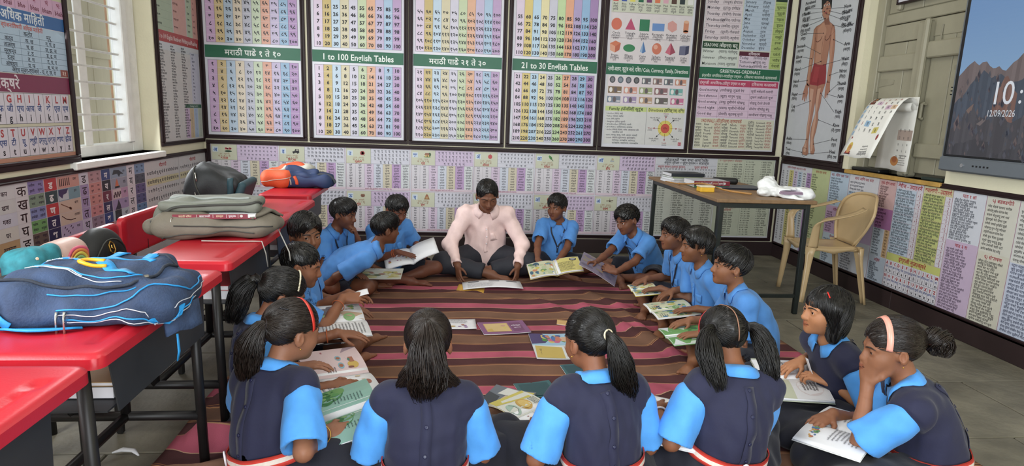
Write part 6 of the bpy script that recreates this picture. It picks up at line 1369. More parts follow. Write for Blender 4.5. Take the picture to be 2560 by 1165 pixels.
# ================================================================ rug
def rug():
    nu, nv = 115, 150; x0, x1, y0, y1 = -1.04, 1.93, 1.45, 5.27
    U, Vv = np.meshgrid(np.linspace(0, 1, nu), np.linspace(0, 1, nv), indexing='ij'); R_ = np.random.default_rng(3)
    X = x0+(x1-x0)*U; Y = y0+(y1-y0)*Vv; X = X+.16*U*(1-Vv)**2*1.2; stripe = Y.copy()
    Z = .0035+0*X
    def ridge(ax, ay, bx, by, w_, h, shift):
        nonlocal Z, Y
        dx, dy = bx-ax, by-ay; L = math.hypot(dx, dy); t = ((X-ax)*dx+(Y-ay)*dy)/L/L; d = ((X-ax)*-dy+(Y-ay)*dx)/L
        m = np.clip(np.minimum(t, 1-t)*5, 0, 1)*(t > 0)*(t < 1); g = np.exp(-(d/w_)**2)*m; Z = Z+h*g; Y = Y+shift*np.tanh(d/w_)*np.exp(-(d/(w_*4))**2)*m
    for q in ((.85, 4.2, 1.35, 2.9, .03, .020, .035), (.55, 4.35, .95, 3.5, .03, .012, -.02), (1.15, 4.1, 1.3, 2.4, .025, .018, -.03), (-.2, 4.4, .6, 4.1, .025, .012, .0), (.95, 4.4, 1.25, 3.9, .03, .016, .03), (-.45, 3.9, .3, 4.05, .02, .006, .01), (.75, 3.0, 1.3, 2.35, .03, .012, .025), (-.2, 2.9, .55, 2.75, .02, .006, .01), (.2, 3.25, .9, 3.3, .02, .007, .01),
              (-1.02, 2.3, -.7, 2.35, .035, .055, .03), (-1.02, 2.05, -.7, 2.1, .03, .045, -.03), (-1.02, 2.62, -.75, 2.58, .035, .05, .03), (-1.03, 1.8, -.7, 1.85, .03, .03, .0), (1.5, 2.9, 1.95, 2.7, .03, .02, .02), (.6, 4.6, 1.1, 4.55, .03, .02, .02)): ridge(*q)
    for _ in range(14):
        a = R_.uniform(0, 6.3); kx, ky = 9*math.cos(a), 16*math.sin(a); Z = Z+.0011*(1+np.sin(kx*X+ky*Y+R_.uniform(0, 6)))*.7
    Y = Y+.010*np.sin(5*X+2*Y)+.005*np.sin(13*X-7*Y); X = X+.008*np.sin(9*Y)*(U < .02)
    e = np.minimum(np.minimum(U, 1-U)*30, np.minimum(Vv, 1-Vv)*40); Z = np.where(e < .3, np.minimum(Z, .02), Z)
    G = np.stack([X, Y, Z], 2); V, F = shell(G, .0035)
    m = bpy.data.materials.new('striped_cotton_rug'); m.use_nodes = True; N = m.node_tree.nodes; L = m.node_tree.links; b = N['Principled BSDF']; b.inputs['Roughness'].default_value = .85; b.inputs['Specular IOR Level'].default_value = .15
    at = N.new('ShaderNodeAttribute'); at.attribute_name = 'stripe'; ma = N.new('ShaderNodeMath'); ma.operation = 'MULTIPLY_ADD'; ma.inputs[1].default_value = 1/.43; ma.inputs[2].default_value = -3.085/.43+8
    fr = N.new('ShaderNodeMath'); fr.operation = 'FRACT'; L.new(at.outputs['Fac'], ma.inputs[0]); L.new(ma.outputs[0], fr.inputs[0])
    rp = N.new('ShaderNodeValToRGB'); rp.color_ramp.interpolation = 'CONSTANT'; el = rp.color_ramp.elements
    st = [(0, 'bd977c'), (.01, 'ab5668'), (.215, 'ad8162'), (.228, '5a3939'), (.25, '523334'), (.47, 'b3825c'), (.482, '583b34'), (.50, 'a87e5a'), (.508, '735545'), (.77, 'b3825c'), (.782, '583937'), (.80, '906343'), (.808, '4f3132')]
    for i, (p, c) in enumerate(st):
        q = el[i] if i < 2 else el.new(p); q.position = p; q.color = (*lin(hx(c)), 1)
    L.new(fr.outputs[0], rp.inputs[0])
    tc = N.new('ShaderNodeTexCoord'); nz = N.new('ShaderNodeTexNoise'); nz.inputs['Scale'].default_value = 5; nz.inputs['Detail'].default_value = 6; wv = N.new('ShaderNodeTexNoise'); wv.inputs['Scale'].default_value = 420
    L.new(tc.outputs['Object'], nz.inputs['Vector']); L.new(tc.outputs['Object'], wv.inputs['Vector'])
    mr = N.new('ShaderNodeMapRange'); mr.inputs[1].default_value = .3; mr.inputs[2].default_value = .7; mr.inputs[3].default_value = .8; mr.inputs[4].default_value = 1.15; L.new(nz.outputs[0], mr.inputs[0])
    mx = N.new('ShaderNodeVectorMath'); mx.operation = 'SCALE'; L.new(rp.outputs[0], mx.inputs[0]); L.new(mr.outputs[0], mx.inputs['Scale']); L.new(mx.outputs[0], b.inputs['Base Color'])
    bp = N.new('ShaderNodeBump'); bp.inputs['Strength'].default_value = .25; bp.inputs['Distance'].default_value = .004; L.new(wv.outputs[0], bp.inputs['Height']); L.new(bp.outputs[0], b.inputs['Normal'])
    o = mesh('rug', V, F, m, None, True); a = o.data.attributes.new('stripe', 'FLOAT', 'POINT'); a.data.foreach_set('value', np.concatenate([stripe.ravel()]*2).astype(np.float32))
    tag(o, 'brown and pink striped cotton rug wrinkled on the stone floor', 'rug')
rug()

# ================================================================ books and papers
PAGE = mat('white_page', hx('e3e3e6'), rough=.55, var=.02)
def palette_blobs(P, x0, y0, x1, y1, cols, n, layer=2, r=.09):
    for i in range(n):
        x = P.rnd.uniform(x0+.05, x1-.05); y = P.rnd.uniform(y0+.05, y1-.05); rr = P.rnd.uniform(.35, 1)*r; c = P.rnd.choice(cols)
        if i % 3: P.ell(x, y, min(rr, (x1-x0)/2-.02, x-x0, x1-x), min(rr*P.rnd.uniform(.5, 1.2), y-y0, y1-y), c, layer+i % 4, 12, 0)
        else: P.poly([(x, y), (min(x1, x+rr), max(y0, y-rr*.4)), (min(x1, x+rr*.7), min(y1, y+rr)), (max(x0, x-rr*.3), min(y1, y+rr*.8))], c, layer+i % 4)
def text_block(P, x0, y0, x1, y1, rows, col='4a4a52', h=None): P.words(x0, y0, x1, y1, rows, col, h or (y1-y0)/rows*.4, .95, 7, max(2, int((x1-x0)*9)))
def paper_print(kind, seed):
    P = Print(seed)
    if kind == 'text': text_block(P, .1, .08, .92, .92, 13)
    if kind == 'sparse': text_block(P, .15, .55, .85, .9, 4); palette_blobs(P, .1, .08, .9, .45, ['d9b24a', 'b0644a', '9a6ab0', 'e0c8a0'], 6, 2, .1)
    if kind == 'yellowtext': P.rect(.02, .02, .98, .98, 'e3d46a', 0, 6, 6); text_block(P, .12, .1, .88, .7, 8); P.ell(.75, .82, .14, .1, '3a3a3c', 3); P.ell(.75, .83, .1, .06, 'b0b0b0', 4)
    if kind == 'art': P.rect(.02, .02, .98, .98, 'd9d9b0', 0, 6, 6); palette_blobs(P, .02, .02, .98, .98, ['d8c84a', '4f8fb8', 'c4cfa0', 'e2dba0', '7aa860', 'd98a5a', '3f6f8a'], 34, 1, .13); text_block(P, .1, .72, .6, .92, 4)
    if kind == 'field': P.rect(.0, .0, 1, 1, 'd8d8c4', 0, 6, 6); palette_blobs(P, .02, .02, .98, .75, ['8aa05a', 'c8b85a', 'b07a5a', '6f7a48', 'd8cf80'], 30, 1, .12); P.rect(.02, .78, .98, .98, 'dcdcd4', 2, 6, 2); text_block(P, .08, .8, .6, .97, 3)
    if kind == 'elephant':
        P.poly([(.02, .02), (.3, .02), (.45, .3), (.5, .6), (.8, .9), (.6, .95), (.3, .6), (.2, .3)], 'c9a988', 1); P.ell(.18, .3, .16, .12, '8fc07a', 2); P.ell(.3, .85, .25, .1, 'a9cf90', 2); palette_blobs(P, .5, .1, .97, .4, ['7ab060', 'd8a060', 'd06a6a', 'e0d070'], 12, 2, .06)
        for x, y, k in ((.55, .75, 1), (.75, .62, .8)): P.ell(x, y, .16*k, .13*k, '6c6674', 4, 14); P.ell(x-.15*k, y+.03, .09*k, .1*k, '625c6a', 5, 12); P.path([(x-.2*k, y), (x-.25*k, y-.14*k), (x-.2*k, y-.2*k)], .03*k, '625c6a', 5); P.rect(x-.1*k, y-.22*k, x-.04*k, y-.08*k, '5c5664', 5); P.rect(x+.05*k, y-.22*k, x+.11*k, y-.08*k, '5c5664', 5)
    if kind == 'pink':
        P.rect(0, 0, 1, 1, 'e2c4c6', 0, 6, 6); P.poly([(0, 0), (1, 0), (1, .22), (.8, .30), (.5, .28), (.25, .16), (0, .1)], 'a98f9c', 1); text_block(P, .45, .66, .72, .86, 5, '8a3a4a', .018); text_block(P, .1, .5, .36, .66, 4, '5a4a54', .018); P.text('ओळ', .85, .62, .03, 'c02c50', 'c', 5, .02)
        for x in (.28, .55): P.ell(x, .40, .1, .05, '7fb4c8', 3); P.ell(x, .40, .05, .035, 'b5643c', 4)
        P.ell(.28, .2, .12, .09, 'd8b03a', 4); P.ell(.2, .25, .03, .05, '8a4a3a', 5); P.rect(.36, .16, .55, .24, 'b5684a', 5); P.ell(.46, .24, .05, .02, '3a8a7a', 6)
    if kind == 'green':
        P.rect(0, 0, 1, 1, '8fc4b4', 0, 6, 6); P.ell(.3, .28, .28, .24, '4f9a5a', 2); P.ell(.2, .4, .18, .16, '74b060', 3); P.ell(.45, .2, .2, .14, '3f8a50', 3); P.ell(.3, .1, .25, .08, '5aa860', 4); palette_blobs(P, .05, .1, .55, .45, ['5fa85a', '3f7f48', '8abf70'], 16, 4, .07); text_block(P, .5, .3, .88, .82, 9, '34545a', .02)
    if kind == 'snake':
        P.rect(0, 0, 1, 1, 'c9ccae', 0, 6, 6); P.rect(.0, .45, 1, 1, 'e2e0e2', 1, 6, 4); P.ell(.5, .72, .36, .2, 'd9cccc', 2); text_block(P, .25, .6, .75, .84, 5, '4a4448', .03); pts = [(.1+.08*i, .25+.05*math.sin(i*1.1)) for i in range(11)]; P.path(pts, .07, '9a7a4a', 3); P.path(pts, .03, 'cdb27c', 4); P.path([(.9, .22), (.97, .1), (.9, .05)], .02, '6a5434', 4); P.rect(.05, .95, .95, .965, 'b04a70', 3); P.ell(.2, .1, .2, .08, '9fb48a', 2)
    if kind == 'oval': P.ell(.5, .6, .38, .26, 'd9cccc', 2); text_block(P, .22, .46, .78, .76, 5, '4a4448', .03); P.rect(.05, .93, .95, .945, 'b04a70', 3); P.poly([(0, 0), (1, 0), (1, .25), (0, .12)], 'c0c4a4', 2)
    if kind == 'purple':
        P.rect(0, 0, 1, 1, '8f4f86', 0, 4, 4); P.rect(.1, .15, .62, .85, 'd8ac5c', 2); P.rect(.12, .18, .6, .82, 'e4c070', 3); P.rect(.66, .15, .9, .85, '7a3a6c', 2); P.ell(.3, .5, .13, .22, 'c23a48', 4); P.ell(.3, .72, .06, .09, 'e0b08a', 5); P.ell(.24, .3, .12, .12, 'd8b43a', 5); P.ell(.45, .45, .1, .12, 'e0c84a', 5); P.ell(.5, .62, .05, .07, 'd8a080', 6); P.text('गोष्ट', .78, .6, .07, 'e8d8e8', 'c', 5, .03); P.text('एका', .78, .42, .06, 'e8d8e8', 'c', 5, .03)
    if kind == 'comic':
        P.rect(0, .5, 1, 1, '9fcbe6', 0, 4, 4); P.rect(0, 0, 1, .5, 'dfe3e2', 1, 4, 4); P.poly([(0, .55), (.3, .6), (.45, .8), (.3, 1), (0, 1)], '4f3c78', 2); palette_blobs(P, .25, .6, .75, .95, ['4f9a3c', 'd85a8a', '3a7ac0', 'e0c85a', '2f5fa0', 'd87a5a'], 22, 3, .1); P.ell(.75, .75, .12, .1, 'e2b48c', 5); P.poly([(.02, .02), (.6, .0), (.62, .42), (.05, .48)], 'd8b840', 3); text_block(P, .12, .12, .5, .36, 4, '4a4028', .03)
        for k in range(5): P.path([(.68+.06*k, .48), (.66+.06*k, .06)], .01, 'b07a6a', 3)
    if kind == 'magazine': P.rect(0, 0, 1, 1, '6f7886', 0, 4, 4); P.poly([(.0, .0), (.35, .0), (.3, .5), (.0, .6)], '3f4650', 2); P.poly([(.3, .05), (.85, .1), (.9, .55), (.4, .6)], 'd9b8a0', 3); P.poly([(.5, .5), (.95, .55), (.9, .8), (.6, .85)], '2f5a8a', 4); P.poly([(.2, .6), (.5, .62), (.6, .95), (.3, .98)], 'e0e0da', 3); P.rect(.6, .85, .98, .95, 'd8c84a', 4, 3, 1); P.ell(.62, .3, .14, .1, 'e6cbb6', 5)
    if kind == 'yellow': P.rect(0, 0, 1, 1, 'dfe0d4', 0, 4, 4); P.poly([(0, 0), (.3, 0), (.5, .9), (0, 1)], 'd8c83a', 2); P.ell(.65, .55, .26, .17, 'd9a832', 3); P.ell(.65, .55, .2, .12, 'e6c25a', 4); text_block(P, .5, .75, .95, .95, 4, '4a4a44', .025); P.ell(.7, .2, .25, .14, 'a9c8b8', 3); P.path([(.5, .2), (.6, .28), (.75, .3), (.88, .22)], .012, '5a6a60', 4)
    if kind == 'colorline': text_block(P, .1, .42, .92, .95, 9); palette_blobs(P, .15, .08, .85, .3, ['c0503c', 'd8a03a', '4a7ab0', '6aa05a', 'b06a9a'], 26, 2, .05)
    if kind == 'mauve': P.rect(0, 0, 1, 1, '8d8098', 0, 4, 4); palette_blobs(P, .03, .03, .97, .97, ['7a6c8a', 'a090a8', '6f6480', '9a8a78'], 20, 1, .14)
    if kind == 'greenbook': P.rect(0, 0, 1, 1, '6fae5c', 0, 4, 4); P.poly([(0, .2), (.5, .45), (1, .3), (1, .7), (.4, .8), (0, .6)], 'cfe0d0', 2); P.poly([(0, .7), (.5, .85), (1, .75), (1, 1), (0, 1)], 'dfe6e8', 3); palette_blobs(P, .1, .1, .9, .4, ['4f8a48', '8ac070', '3f7a58'], 12, 3, .1)
    if kind == 'letter':
        text_block(P, .08, .1, .92, .66, 8, '6a6a70', .02)
        for x in (.1, .45, .75): P.rect(x, .78, x+.18, .9, '8a8a90', 3)
    if kind == 'figures': palette_blobs(P, .12, .2, .88, .75, ['d8a83a', 'b06a9a', 'c07a5a', '9a9aa0'], 9, 2, .08)
    if kind == 'teal': P.rect(0, 0, 1, 1, '2f6a70', 0, 4, 4); P.rect(.1, .1, .9, .9, '24545c', 2)
    return P
def frame_of(u, v):
    u = unit(u); v = np.asarray(v, float); v = unit(v-u*(v@u)); return u, v, np.cross(u, v)
def page_grid(c, u, v, n, w, h, ang, bow, side, nw=9, nh=4):
    """one leaf from the spine at c, opening to side*u, rising by ang (radians) with a bow"""
    G = np.zeros((nw, nh, 3))
    for i in range(nw):
        s = i/(nw-1); x = w*s*math.cos(ang); z = w*s*math.sin(ang)+bow*math.sin(math.pi*s**.7)
        for j in range(nh): G[i, j] = c+u*side*x+n*z+v*h*(j/(nh-1)-.5)
    return G
def open_book(name, label, c, u, v, w, h, left, right, angL=.1, angR=.1, bow=.012, cover='c8b04a', thick=.004, seed=1, cat='book', group=None):
    c = np.asarray(c, float); u, v, n = frame_of(u, v); t = thing(name, label, cat, tuple(c), 0, group)
    for sd, ang, kind in ((-1, angL, left), (1, angR, right)):
        G = page_grid(c, u, v, n, w, h, ang, bow, sd)
        if sd < 0: G = G[::-1]
        V, F = shell(G-n*thick, thick); o = mesh('pages', V, F, PAGE, t, True)
        if kind:
            Gp = np.transpose(G, (1, 0, 2))[::-1]
            paper_print(kind, seed+sd).build('print', on_grid(Gp, .0012), PRINT, t)
        G2 = page_grid(c-n*(thick+.0012), u, v, n, w+.003, h+.004, ang, bow, sd); G2 = G2[::-1] if sd < 0 else G2
        V, F = shell(G2-n*.001, .001); mesh('cover', V, F, mat('cover_'+cover, hx(cover), rough=.4, var=.05), t, True)
    return t
def flat_book(name, label, c, u, v, w, h, kind, thick=.004, cover='d8d8d4', curl=.0, seed=1, cat='book', group=None):
    c = np.asarray(c, float); u, v, n = frame_of(u, v); t = thing(name, label, cat, tuple(c), 0, group)
    G = np.zeros((8, 8, 3))
    for i in range(8):
        for j in range(8): a, b = i/7, j/7; G[i, j] = c+u*w*(a-.5)+v*h*(b-.5)+n*(thick+curl*((a-.5)**2*4+(b-.5)*.5*a))
    V, F = shell(G-n*thick*.85, thick*.85-.0008); mesh('pages', V, F, PAGE, t, True)
    V, F = shell(G-n*.0008, .0008); mesh('cover', V, F, mat('cover_'+cover, hx(cover), rough=.35, var=.05), t, True)
    if kind: paper_print(kind, seed).build('print', on_grid(np.transpose(G, (1, 0, 2))[::-1], .001), PRINT, t)
    return t
def sheet(name, label, c, u, v, w, h, kind, curl=.01, seed=1, cat='paper'):
    c = np.asarray(c, float); u, v, n = frame_of(u, v); t = thing(name, label, cat, tuple(c), 0)
    G = np.zeros((8, 6, 3))
    for i in range(8):
        for j in range(6): a, b = i/7, j/5; G[i, j] = c+u*w*(a-.5)+v*h*(b-.5)+n*curl*math.sin(math.pi*a)
    V, F = shell(G-n*.001, .001); mesh('paper', V, F, PAGE, t, True)
    if kind: paper_print(kind, seed).build('print', on_grid(np.transpose(G, (1, 0, 2))[::-1], .0012), PRINT, t)
    return t
# the man's paper and envelope
sheet('letter_sheet', 'unfolded white printed sheet on the rug under the hands of the man', (.325, 4.455, .030), (1, .02, .02), (-.08, 1, .0), .44, .20, 'letter', .016, 3)
flat_book('envelope', 'yellow-brown envelope under the left end of the white printed sheet', (.165, 4.40, .016), (1, -.12, 0), (.12, 1, 0), .20, .22, None, .003, 'd8a94e', .002, 4, 'envelope')
# books held or lying in laps
open_book('story_book', 'open yellow and white book on the lap of the boy right of the man', (.80, 4.52, .155), (1, .02, .10), (-.1, 1, .30), .20, .20, 'art', 'yellowtext', -.05, .10, .012, 'd8cc7a', .012, 5)
sheet('printed_sheet', 'mauve printed sheet held slanting by the curly-haired boy', (1.10, 4.36, .19), (.75, -.18, -.42), (.35, .85, .2), .30, .22, 'mauve', .008, 6)
open_book('story_book', 'small yellowish book under the hands of the boy in left profile', (1.30, 3.90, .165), (.05, 1, .02), (-1, .1, -.12), .12, .17, 'art', 'art', .05, .05, .01, 'd8c84a', .005, 7)
open_book('picture_book', 'large colourful picture book on the knees of the boy with combed hair', (1.335, 3.47, .165), (-.02, 1, .02), (-1, .05, -.10), .135, .26, 'art', 'art', .06, .06, .01, 'dfe0d6', .005, 8)
open_book('picture_book', 'green and white picture book under the hands of the foremost boy in the right row', (1.27, 3.06, .155), (-.02, 1, .0), (-1, .05, -.10), .12, .22, 'greenbook', 'greenbook', .04, .05, .008, '5f9a50', .004, 9)
open_book('reader_book', 'open book showing a snake on the lap of the short-haired girl', (1.485, 2.41, .195), (-.30, -1, -.03), (1, -.30, .06), .20, .255, 'oval', 'snake', .02, .03, .012, 'b0b8a0', .010, 10)
open_book('reader_book', 'open white book with green pictures before the girl with the hair bun', (1.44, 1.96, .195), (-.75, -.6, -.02), (.6, -.75, .06), .18, .22, 'text', 'colorline', .02, .02, .012, 'cfd0cc', .006, 11)
open_book('exercise_book', 'open white text book left of the girl with pigtails', (.835, 2.04, .195), (.40, .92, .05), (-.92, .40, .05), .165, .21, 'colorline', 'text', .03, .03, .012, 'cfcfd2', .006, 12)
open_book('picture_book', 'open white book with elephants held by the girl with the beaded hairband', (-.515, 2.925, .272), (-.3, .95, .05), (-.95, -.3, .02), .19, .235, 'text', 'elephant', .02, .10, .012, 'd0d4d6', .005, 13)
open_book('poem_book', 'open pale pink book between the two girls with hairbands', (-.435, 2.42, .215), (-.42, .9, .02), (-.9, -.42, .04), .215, .25, 'sparse', 'pink', -.05, .16, .012, 'c9a8b0', .006, 14)
open_book('poem_book', 'open turquoise book in the hand of the foremost girl on the left', (-.345, 2.12, .205), (.35, -.85, -.10), (.9, .35, .18), .16, .21, 'green', 'green', .12, .06, .018, 'a8cfc4', .005, 15)
sheet('small_card', 'small pale printed card in the hand of the close-cropped boy', (-.435, 3.07, .375), (.9, .2, .25), (-.2, .9, .3), .07, .05, None, .003, 16, 'card')
open_book('picture_book', 'open white picture book held by the boy with wrist threads', (-.275, 4.545, .225), (.88, .12, .22), (-.2, .9, .36), .20, .20, 'figures', None, .06, .24, .014, 'd6d6da', .005, 17)
flat_book('picture_book', 'picture booklet lying before the boy bending forward', (-.475, 4.31, .145), (1, -.03, 0), (.03, 1, .12), .30, .19, 'field', .005, 'c8c8b0', .004, 18)
# lying on the rug
flat_book('leaflet', 'white leaflet on the rug beside the purple book', (.075, 3.60, .026), (1, .02, 0), (0, 1, 0), .19, .17, 'sparse', .002, 'dcdcde', .002, 19, 'leaflet')
flat_book('story_book', 'purple-covered book lying closed in the middle of the rug', (.335, 3.545, .020), (1, .16, 0), (-.16, 1, 0), .285, .205, 'purple', .006, '8f4f86', .003, 20)
flat_book('comic_book', 'comic page book with yellow corner lying behind the head with a pale hair tie', (.60, 3.245, .020), (.98, .0, 0), (-.22, 1, 0), .26, .37, 'comic', .006, 'e0e0dc', .004, 21)
flat_book('notebook', 'small teal notebook on the rug by the shoulder of the ponytailed girl', (.655, 2.93, .018), (1, .1, 0), (-.1, 1, 0), .14, .12, 'teal', .006, '2f6a70', .0, 22)
flat_book('booklet', 'buff booklet half hidden by the head of the ponytailed girl', (.735, 3.64, .020), (1, -.2, 0), (.2, 1, 0), .12, .09, None, .004, 'c9a468', .003, 23)
flat_book('magazine', 'glossy grey magazine on the rug left of the ponytailed girl', (.275, 2.60, .020), (.85, -.45, 0), (.45, .85, 0), .20, .20, 'magazine', .006, '59626e', .006, 24)
flat_book('magazine', 'dark magazine tucked behind the glossy grey one', (.42, 2.70, .016), (1, .2, 0), (-.2, 1, 0), .18, .16, 'teal', .004, '3f4440', .004, 25)
open_book('story_book', 'open yellow and white book beside the sleeve of the ponytailed girl', (.36, 2.43, .045), (.62, -.78, 0), (.78, .62, .0), .16, .20, 'yellow', 'colorline', .06, .03, .012, 'd8d0a0', .004, 26)
sheet('identity_card', 'white name card on a dark ribbon held by the short-haired girl', (1.535, 2.345, .262), (-.28, .3, .9), (.3, .9, -.2), .11, .045, None, .001, 27, 'card')
t = thing('ballpoint_pen', 'black ballpoint pen lying beside the girl with the beaded hairband', 'pen', (-.52, 2.66, .262)); BP = mat('black_pen', hx('1a1a1c'), rough=.3)
MB().tube([(-.585, 2.645, .262), (-.47, 2.675, .262)], .0045, 8).build('barrel', BP, t, True); MB().tube([(-.47, 2.675, .262), (-.445, 2.682, .262)], [.0045, .001], 8).build('tip', STEELP := mat('pen_steel', hx('c8c8c8'), rough=.25, metal=.8), t, True); MB().tube([(-.58, 2.64, .268), (-.54, 2.652, .269)], .0015, 6).build('clip', STEELP, t, True)
# ================================================================ school desks with benches
RED = mat('red_plastic', hx('b41c2a'), rough=.36, var=.12, nscale=6, bump=.04, bscale=200, spec=.5)
TUBE = mat('black_painted_steel', hx('211f1f'), rough=.42, var=.25, nscale=12, metal=.2, spec=.5)
TIN = mat('worn_grey_sheet_steel', hx('3c3d3f'), rough=.5, var=.3, nscale=5, metal=.4)
def plastic_slab(x0, x1, y0, y1, z, th, r=.03, groove=True, nx=34, ny=60):
    cx, cy, a, b = (x0+x1)/2, (y0+y1)/2, (x1-x0)/2, (y1-y0)/2; us = np.linspace(-1, 1, nx); vs = np.linspace(-1, 1, ny)
    us = np.sign(us)*(1-(1-np.abs(us))**1.15); vs = np.sign(vs)*(1-(1-np.abs(vs))**1.15)
    U, Vv = np.meshgrid(us*a, vs*b, indexing='ij'); du = np.maximum(np.abs(U)-(a-r), 0); dv = np.maximum(np.abs(Vv)-(b-r), 0); L = np.hypot(du, dv)+1e-9; f = np.where((L > r) & (du > 0) & (dv > 0), r/L, 1)
    U = np.sign(U)*(np.minimum(np.abs(U), a-r)+du*f); Vv = np.sign(Vv)*(np.minimum(np.abs(Vv), b-r)+dv*f)
    edge = np.minimum(a-np.abs(U), b-np.abs(Vv)); edge = np.where((du > 0) & (dv > 0), r-np.hypot(du*f, dv*f), edge)
    Z = z-.010*np.clip(1-edge/.014, 0, 1)**2
    if groove:
        def slot(ax, bx, ay, by, d):
            nonlocal Z
            m = np.clip(np.minimum(np.minimum(U-ax, bx-U), np.minimum(Vv-ay, by-Vv))/.006, 0, 1); Z = Z-d*m
        for q in (-1, 1):
            o = q*b*.5; slot(a-.075, a-.045, o-b*.30, o+b*.18, .007); slot(a-.075, a-.035, o+b*.20, o+b*.30, .007)
    G = np.stack([cx+U, cy+Vv, Z], 2); V = G.reshape(-1, 3); I = np.arange(nx*ny).reshape(nx, ny); F = np.stack([I[:-1, :-1], I[1:, :-1], I[1:, 1:], I[:-1, 1:]], -1).reshape(-1, 4).tolist()
    rim = list(I[:, 0])+list(I[-1, 1:])+list(I[-2::-1, -1])+list(I[0, -2:0:-1]); n0 = len(V); m = len(rim)
    low = V[rim].copy(); low[:, 2] = z-th; inn = low.copy(); inn[:, 0] = cx+(inn[:, 0]-cx)*.985; inn[:, 1] = cy+(inn[:, 1]-cy)*.992; V = np.concatenate([V, low, inn])
    for i in range(m): j = (i+1) % m; F.append([rim[j], rim[i], n0+i, n0+j]); F.append([n0+j, n0+i, n0+m+i, n0+m+j])
    F.append([n0+m+i for i in range(m)][::-1])
    return V, F
def desk(y0, y1, label, xr=-.80, wd=.34, zt=.715):
    x1 = xr; x0 = xr-wd; t = thing('school_desk', label, 'desk', ((x0+x1)/2, (y0+y1)/2, 0), 0, 'red-topped desks in the left-hand row')
    o = mesh('desktop', *plastic_slab(x0, x1, y0, y1, zt, .036), RED, t); auto_smooth(o, 40)
    zl = .20; xf, xb = x1-.085, x1-.33
    for y in (y0+.075, y1-.075):
        MB().tube([(xf+.0, y, zt-.03), (xf+.01, y, .0)], .0165, 10).build('leg', TUBE, t, True); MB().tube([(xb, y, zt-.03), (xb, y, zl)], .0165, 10).build('post', TUBE, t, True)
        MB().tube([(xf, y, zl), (xf-.64, y, zl)], .0165, 10).build('cross_bar', TUBE, t, True); MB().tube([(xf-.64, y, .40), (xf-.64, y, 0)], .0165, 10).build('leg', TUBE, t, True); MB().tube([(xf-.42, y, .40), (xf-.42, y, zl)], .0145, 8).build('post', TUBE, t, True)
        MB().box((xf-.40, y-.012, zl-.20), (xf-.375, y+.012, zl-.01), .004).build('foot', TUBE, t)
    MB().tube([(xb, y0+.075, zl), (xb, y1-.075, zl)], .0165, 10).build('long_bar', TUBE, t, True)
    MB().tube([(xf, y0+.075, zt-.05), (xf, y1-.075, zt-.05)], .012, 8).build('long_bar', TUBE, t, True)
    MB().box((x0+.03, y0+.12, .515), (x1-.06, y1-.09, .520)).build('tray', TIN, t)
    Mf = Matrix(((0, 0, 1, x1-.045), (1, 0, 0, 0), (0, 1, 0, 0), (0, 0, 0, 1)))
    MB().prism([(y0+.14, .51), (y1-.10, .51), (y1-.09, .65), (y0+.11, .665)], Mf, .004).build('front_panel', TIN, t)
    o = mesh('seat', *plastic_slab(x0-.36, x0-.09, y0+.02, y1-.02, .4415, .034, .03, False, 16, 30), RED, t); auto_smooth(o, 40)
    Vb, Fb = plastic_slab(-.10, .10, y0+.0, y1-.02, 0, .032, .035, False, 18, 34); Vb = np.array(Vb); xbk = x0-.385
    Vw = np.stack([xbk+Vb[:, 2]*1.0, Vb[:, 1], .627+Vb[:, 0]*-1.0], 1); o = mesh('backrest', Vw, Fb, RED, t); auto_smooth(o, 40)
    for q in ((y0+y1)/2-.2, (y0+y1)/2+.2):
        for zz in (.53, .63): MB().box((xbk-.001, q-.003, zz), (xbk+.0012, q+.003, zz+.05)).build('slot', mat('dark_red_slot', hx('4a0f14'), rough=.6), t)
    for y in (y0+.12, y1-.12): MB().tube([(xbk-.02, y, .70), (xbk-.02, y, .42), (xbk+.06, y, .40)], .012, 8).build('back_support', TUBE, t, True)
    return t
YS = [(.52, 1.37, -.775), (1.415, 2.21, -.785), (2.315, 3.03, -.80), (3.12, 3.98, -.84), (4.17, 4.79, -.91)]
for (a, b_, xr), lb in zip(YS, ('red-topped school desk nearest the camera, cut by the left edge', 'red-topped school desk carrying the denim backpack', 'red-topped school desk carrying the olive backpack', 'red-topped school desk behind the olive backpack', 'red-topped school desk by the back wall under the orange and navy bag')): desk(a, b_, lb, xr)

# ================================================================ school bags
def bag_tools(S_, root):
    def rib(pts, w_, nm, m, off=.003, t=.003, n=30, parent=None):
        P_ = S_.stick(smooth_path(pts, n), off, 3); g_ = S_.grad(P_); T_ = np.gradient(P_, axis=0); W_ = unit_rows(np.cross(g_, T_)); V, F = shell(np.stack([P_-W_*w_/2, P_+W_*w_/2]), t); return mesh(nm, V, F, m, parent or root, True)
    def cord(pts, r, nm, m, off=.002, n=40, parent=None):
        P_ = S_.stick(smooth_path(pts, n), off, 3); return MB().tube([tuple(p) for p in P_], r, 6).build(nm, m, parent or root, True)
    return rib, cord
DEN = mat('washed_denim', hx('2b3b57'), rough=.85, var=.45, nscale=16, bump=.25, bscale=160)
DEN2 = mat('dark_denim_trim', hx('242a36'), rough=.85, var=.2, nscale=20, bump=.2, bscale=160)
AZ = mat('bright_azure_webbing', hx('2089c9'), rough=.6, var=.08, bump=.15, bscale=300)
STEEL = mat('nickel', hx('c9c6be'), rough=.25, metal=.9, var=.05); STITCH = mat('white_stitching', hx('b9bcc4'), rough=.8)
YEL = mat('yellow_plastic', hx('eda51f'), rough=.4)
def RZ(a): c, s_ = math.cos(a), math.sin(a); return np.array([[c, -s_, 0], [s_, c, 0], [0, 0, 1]])
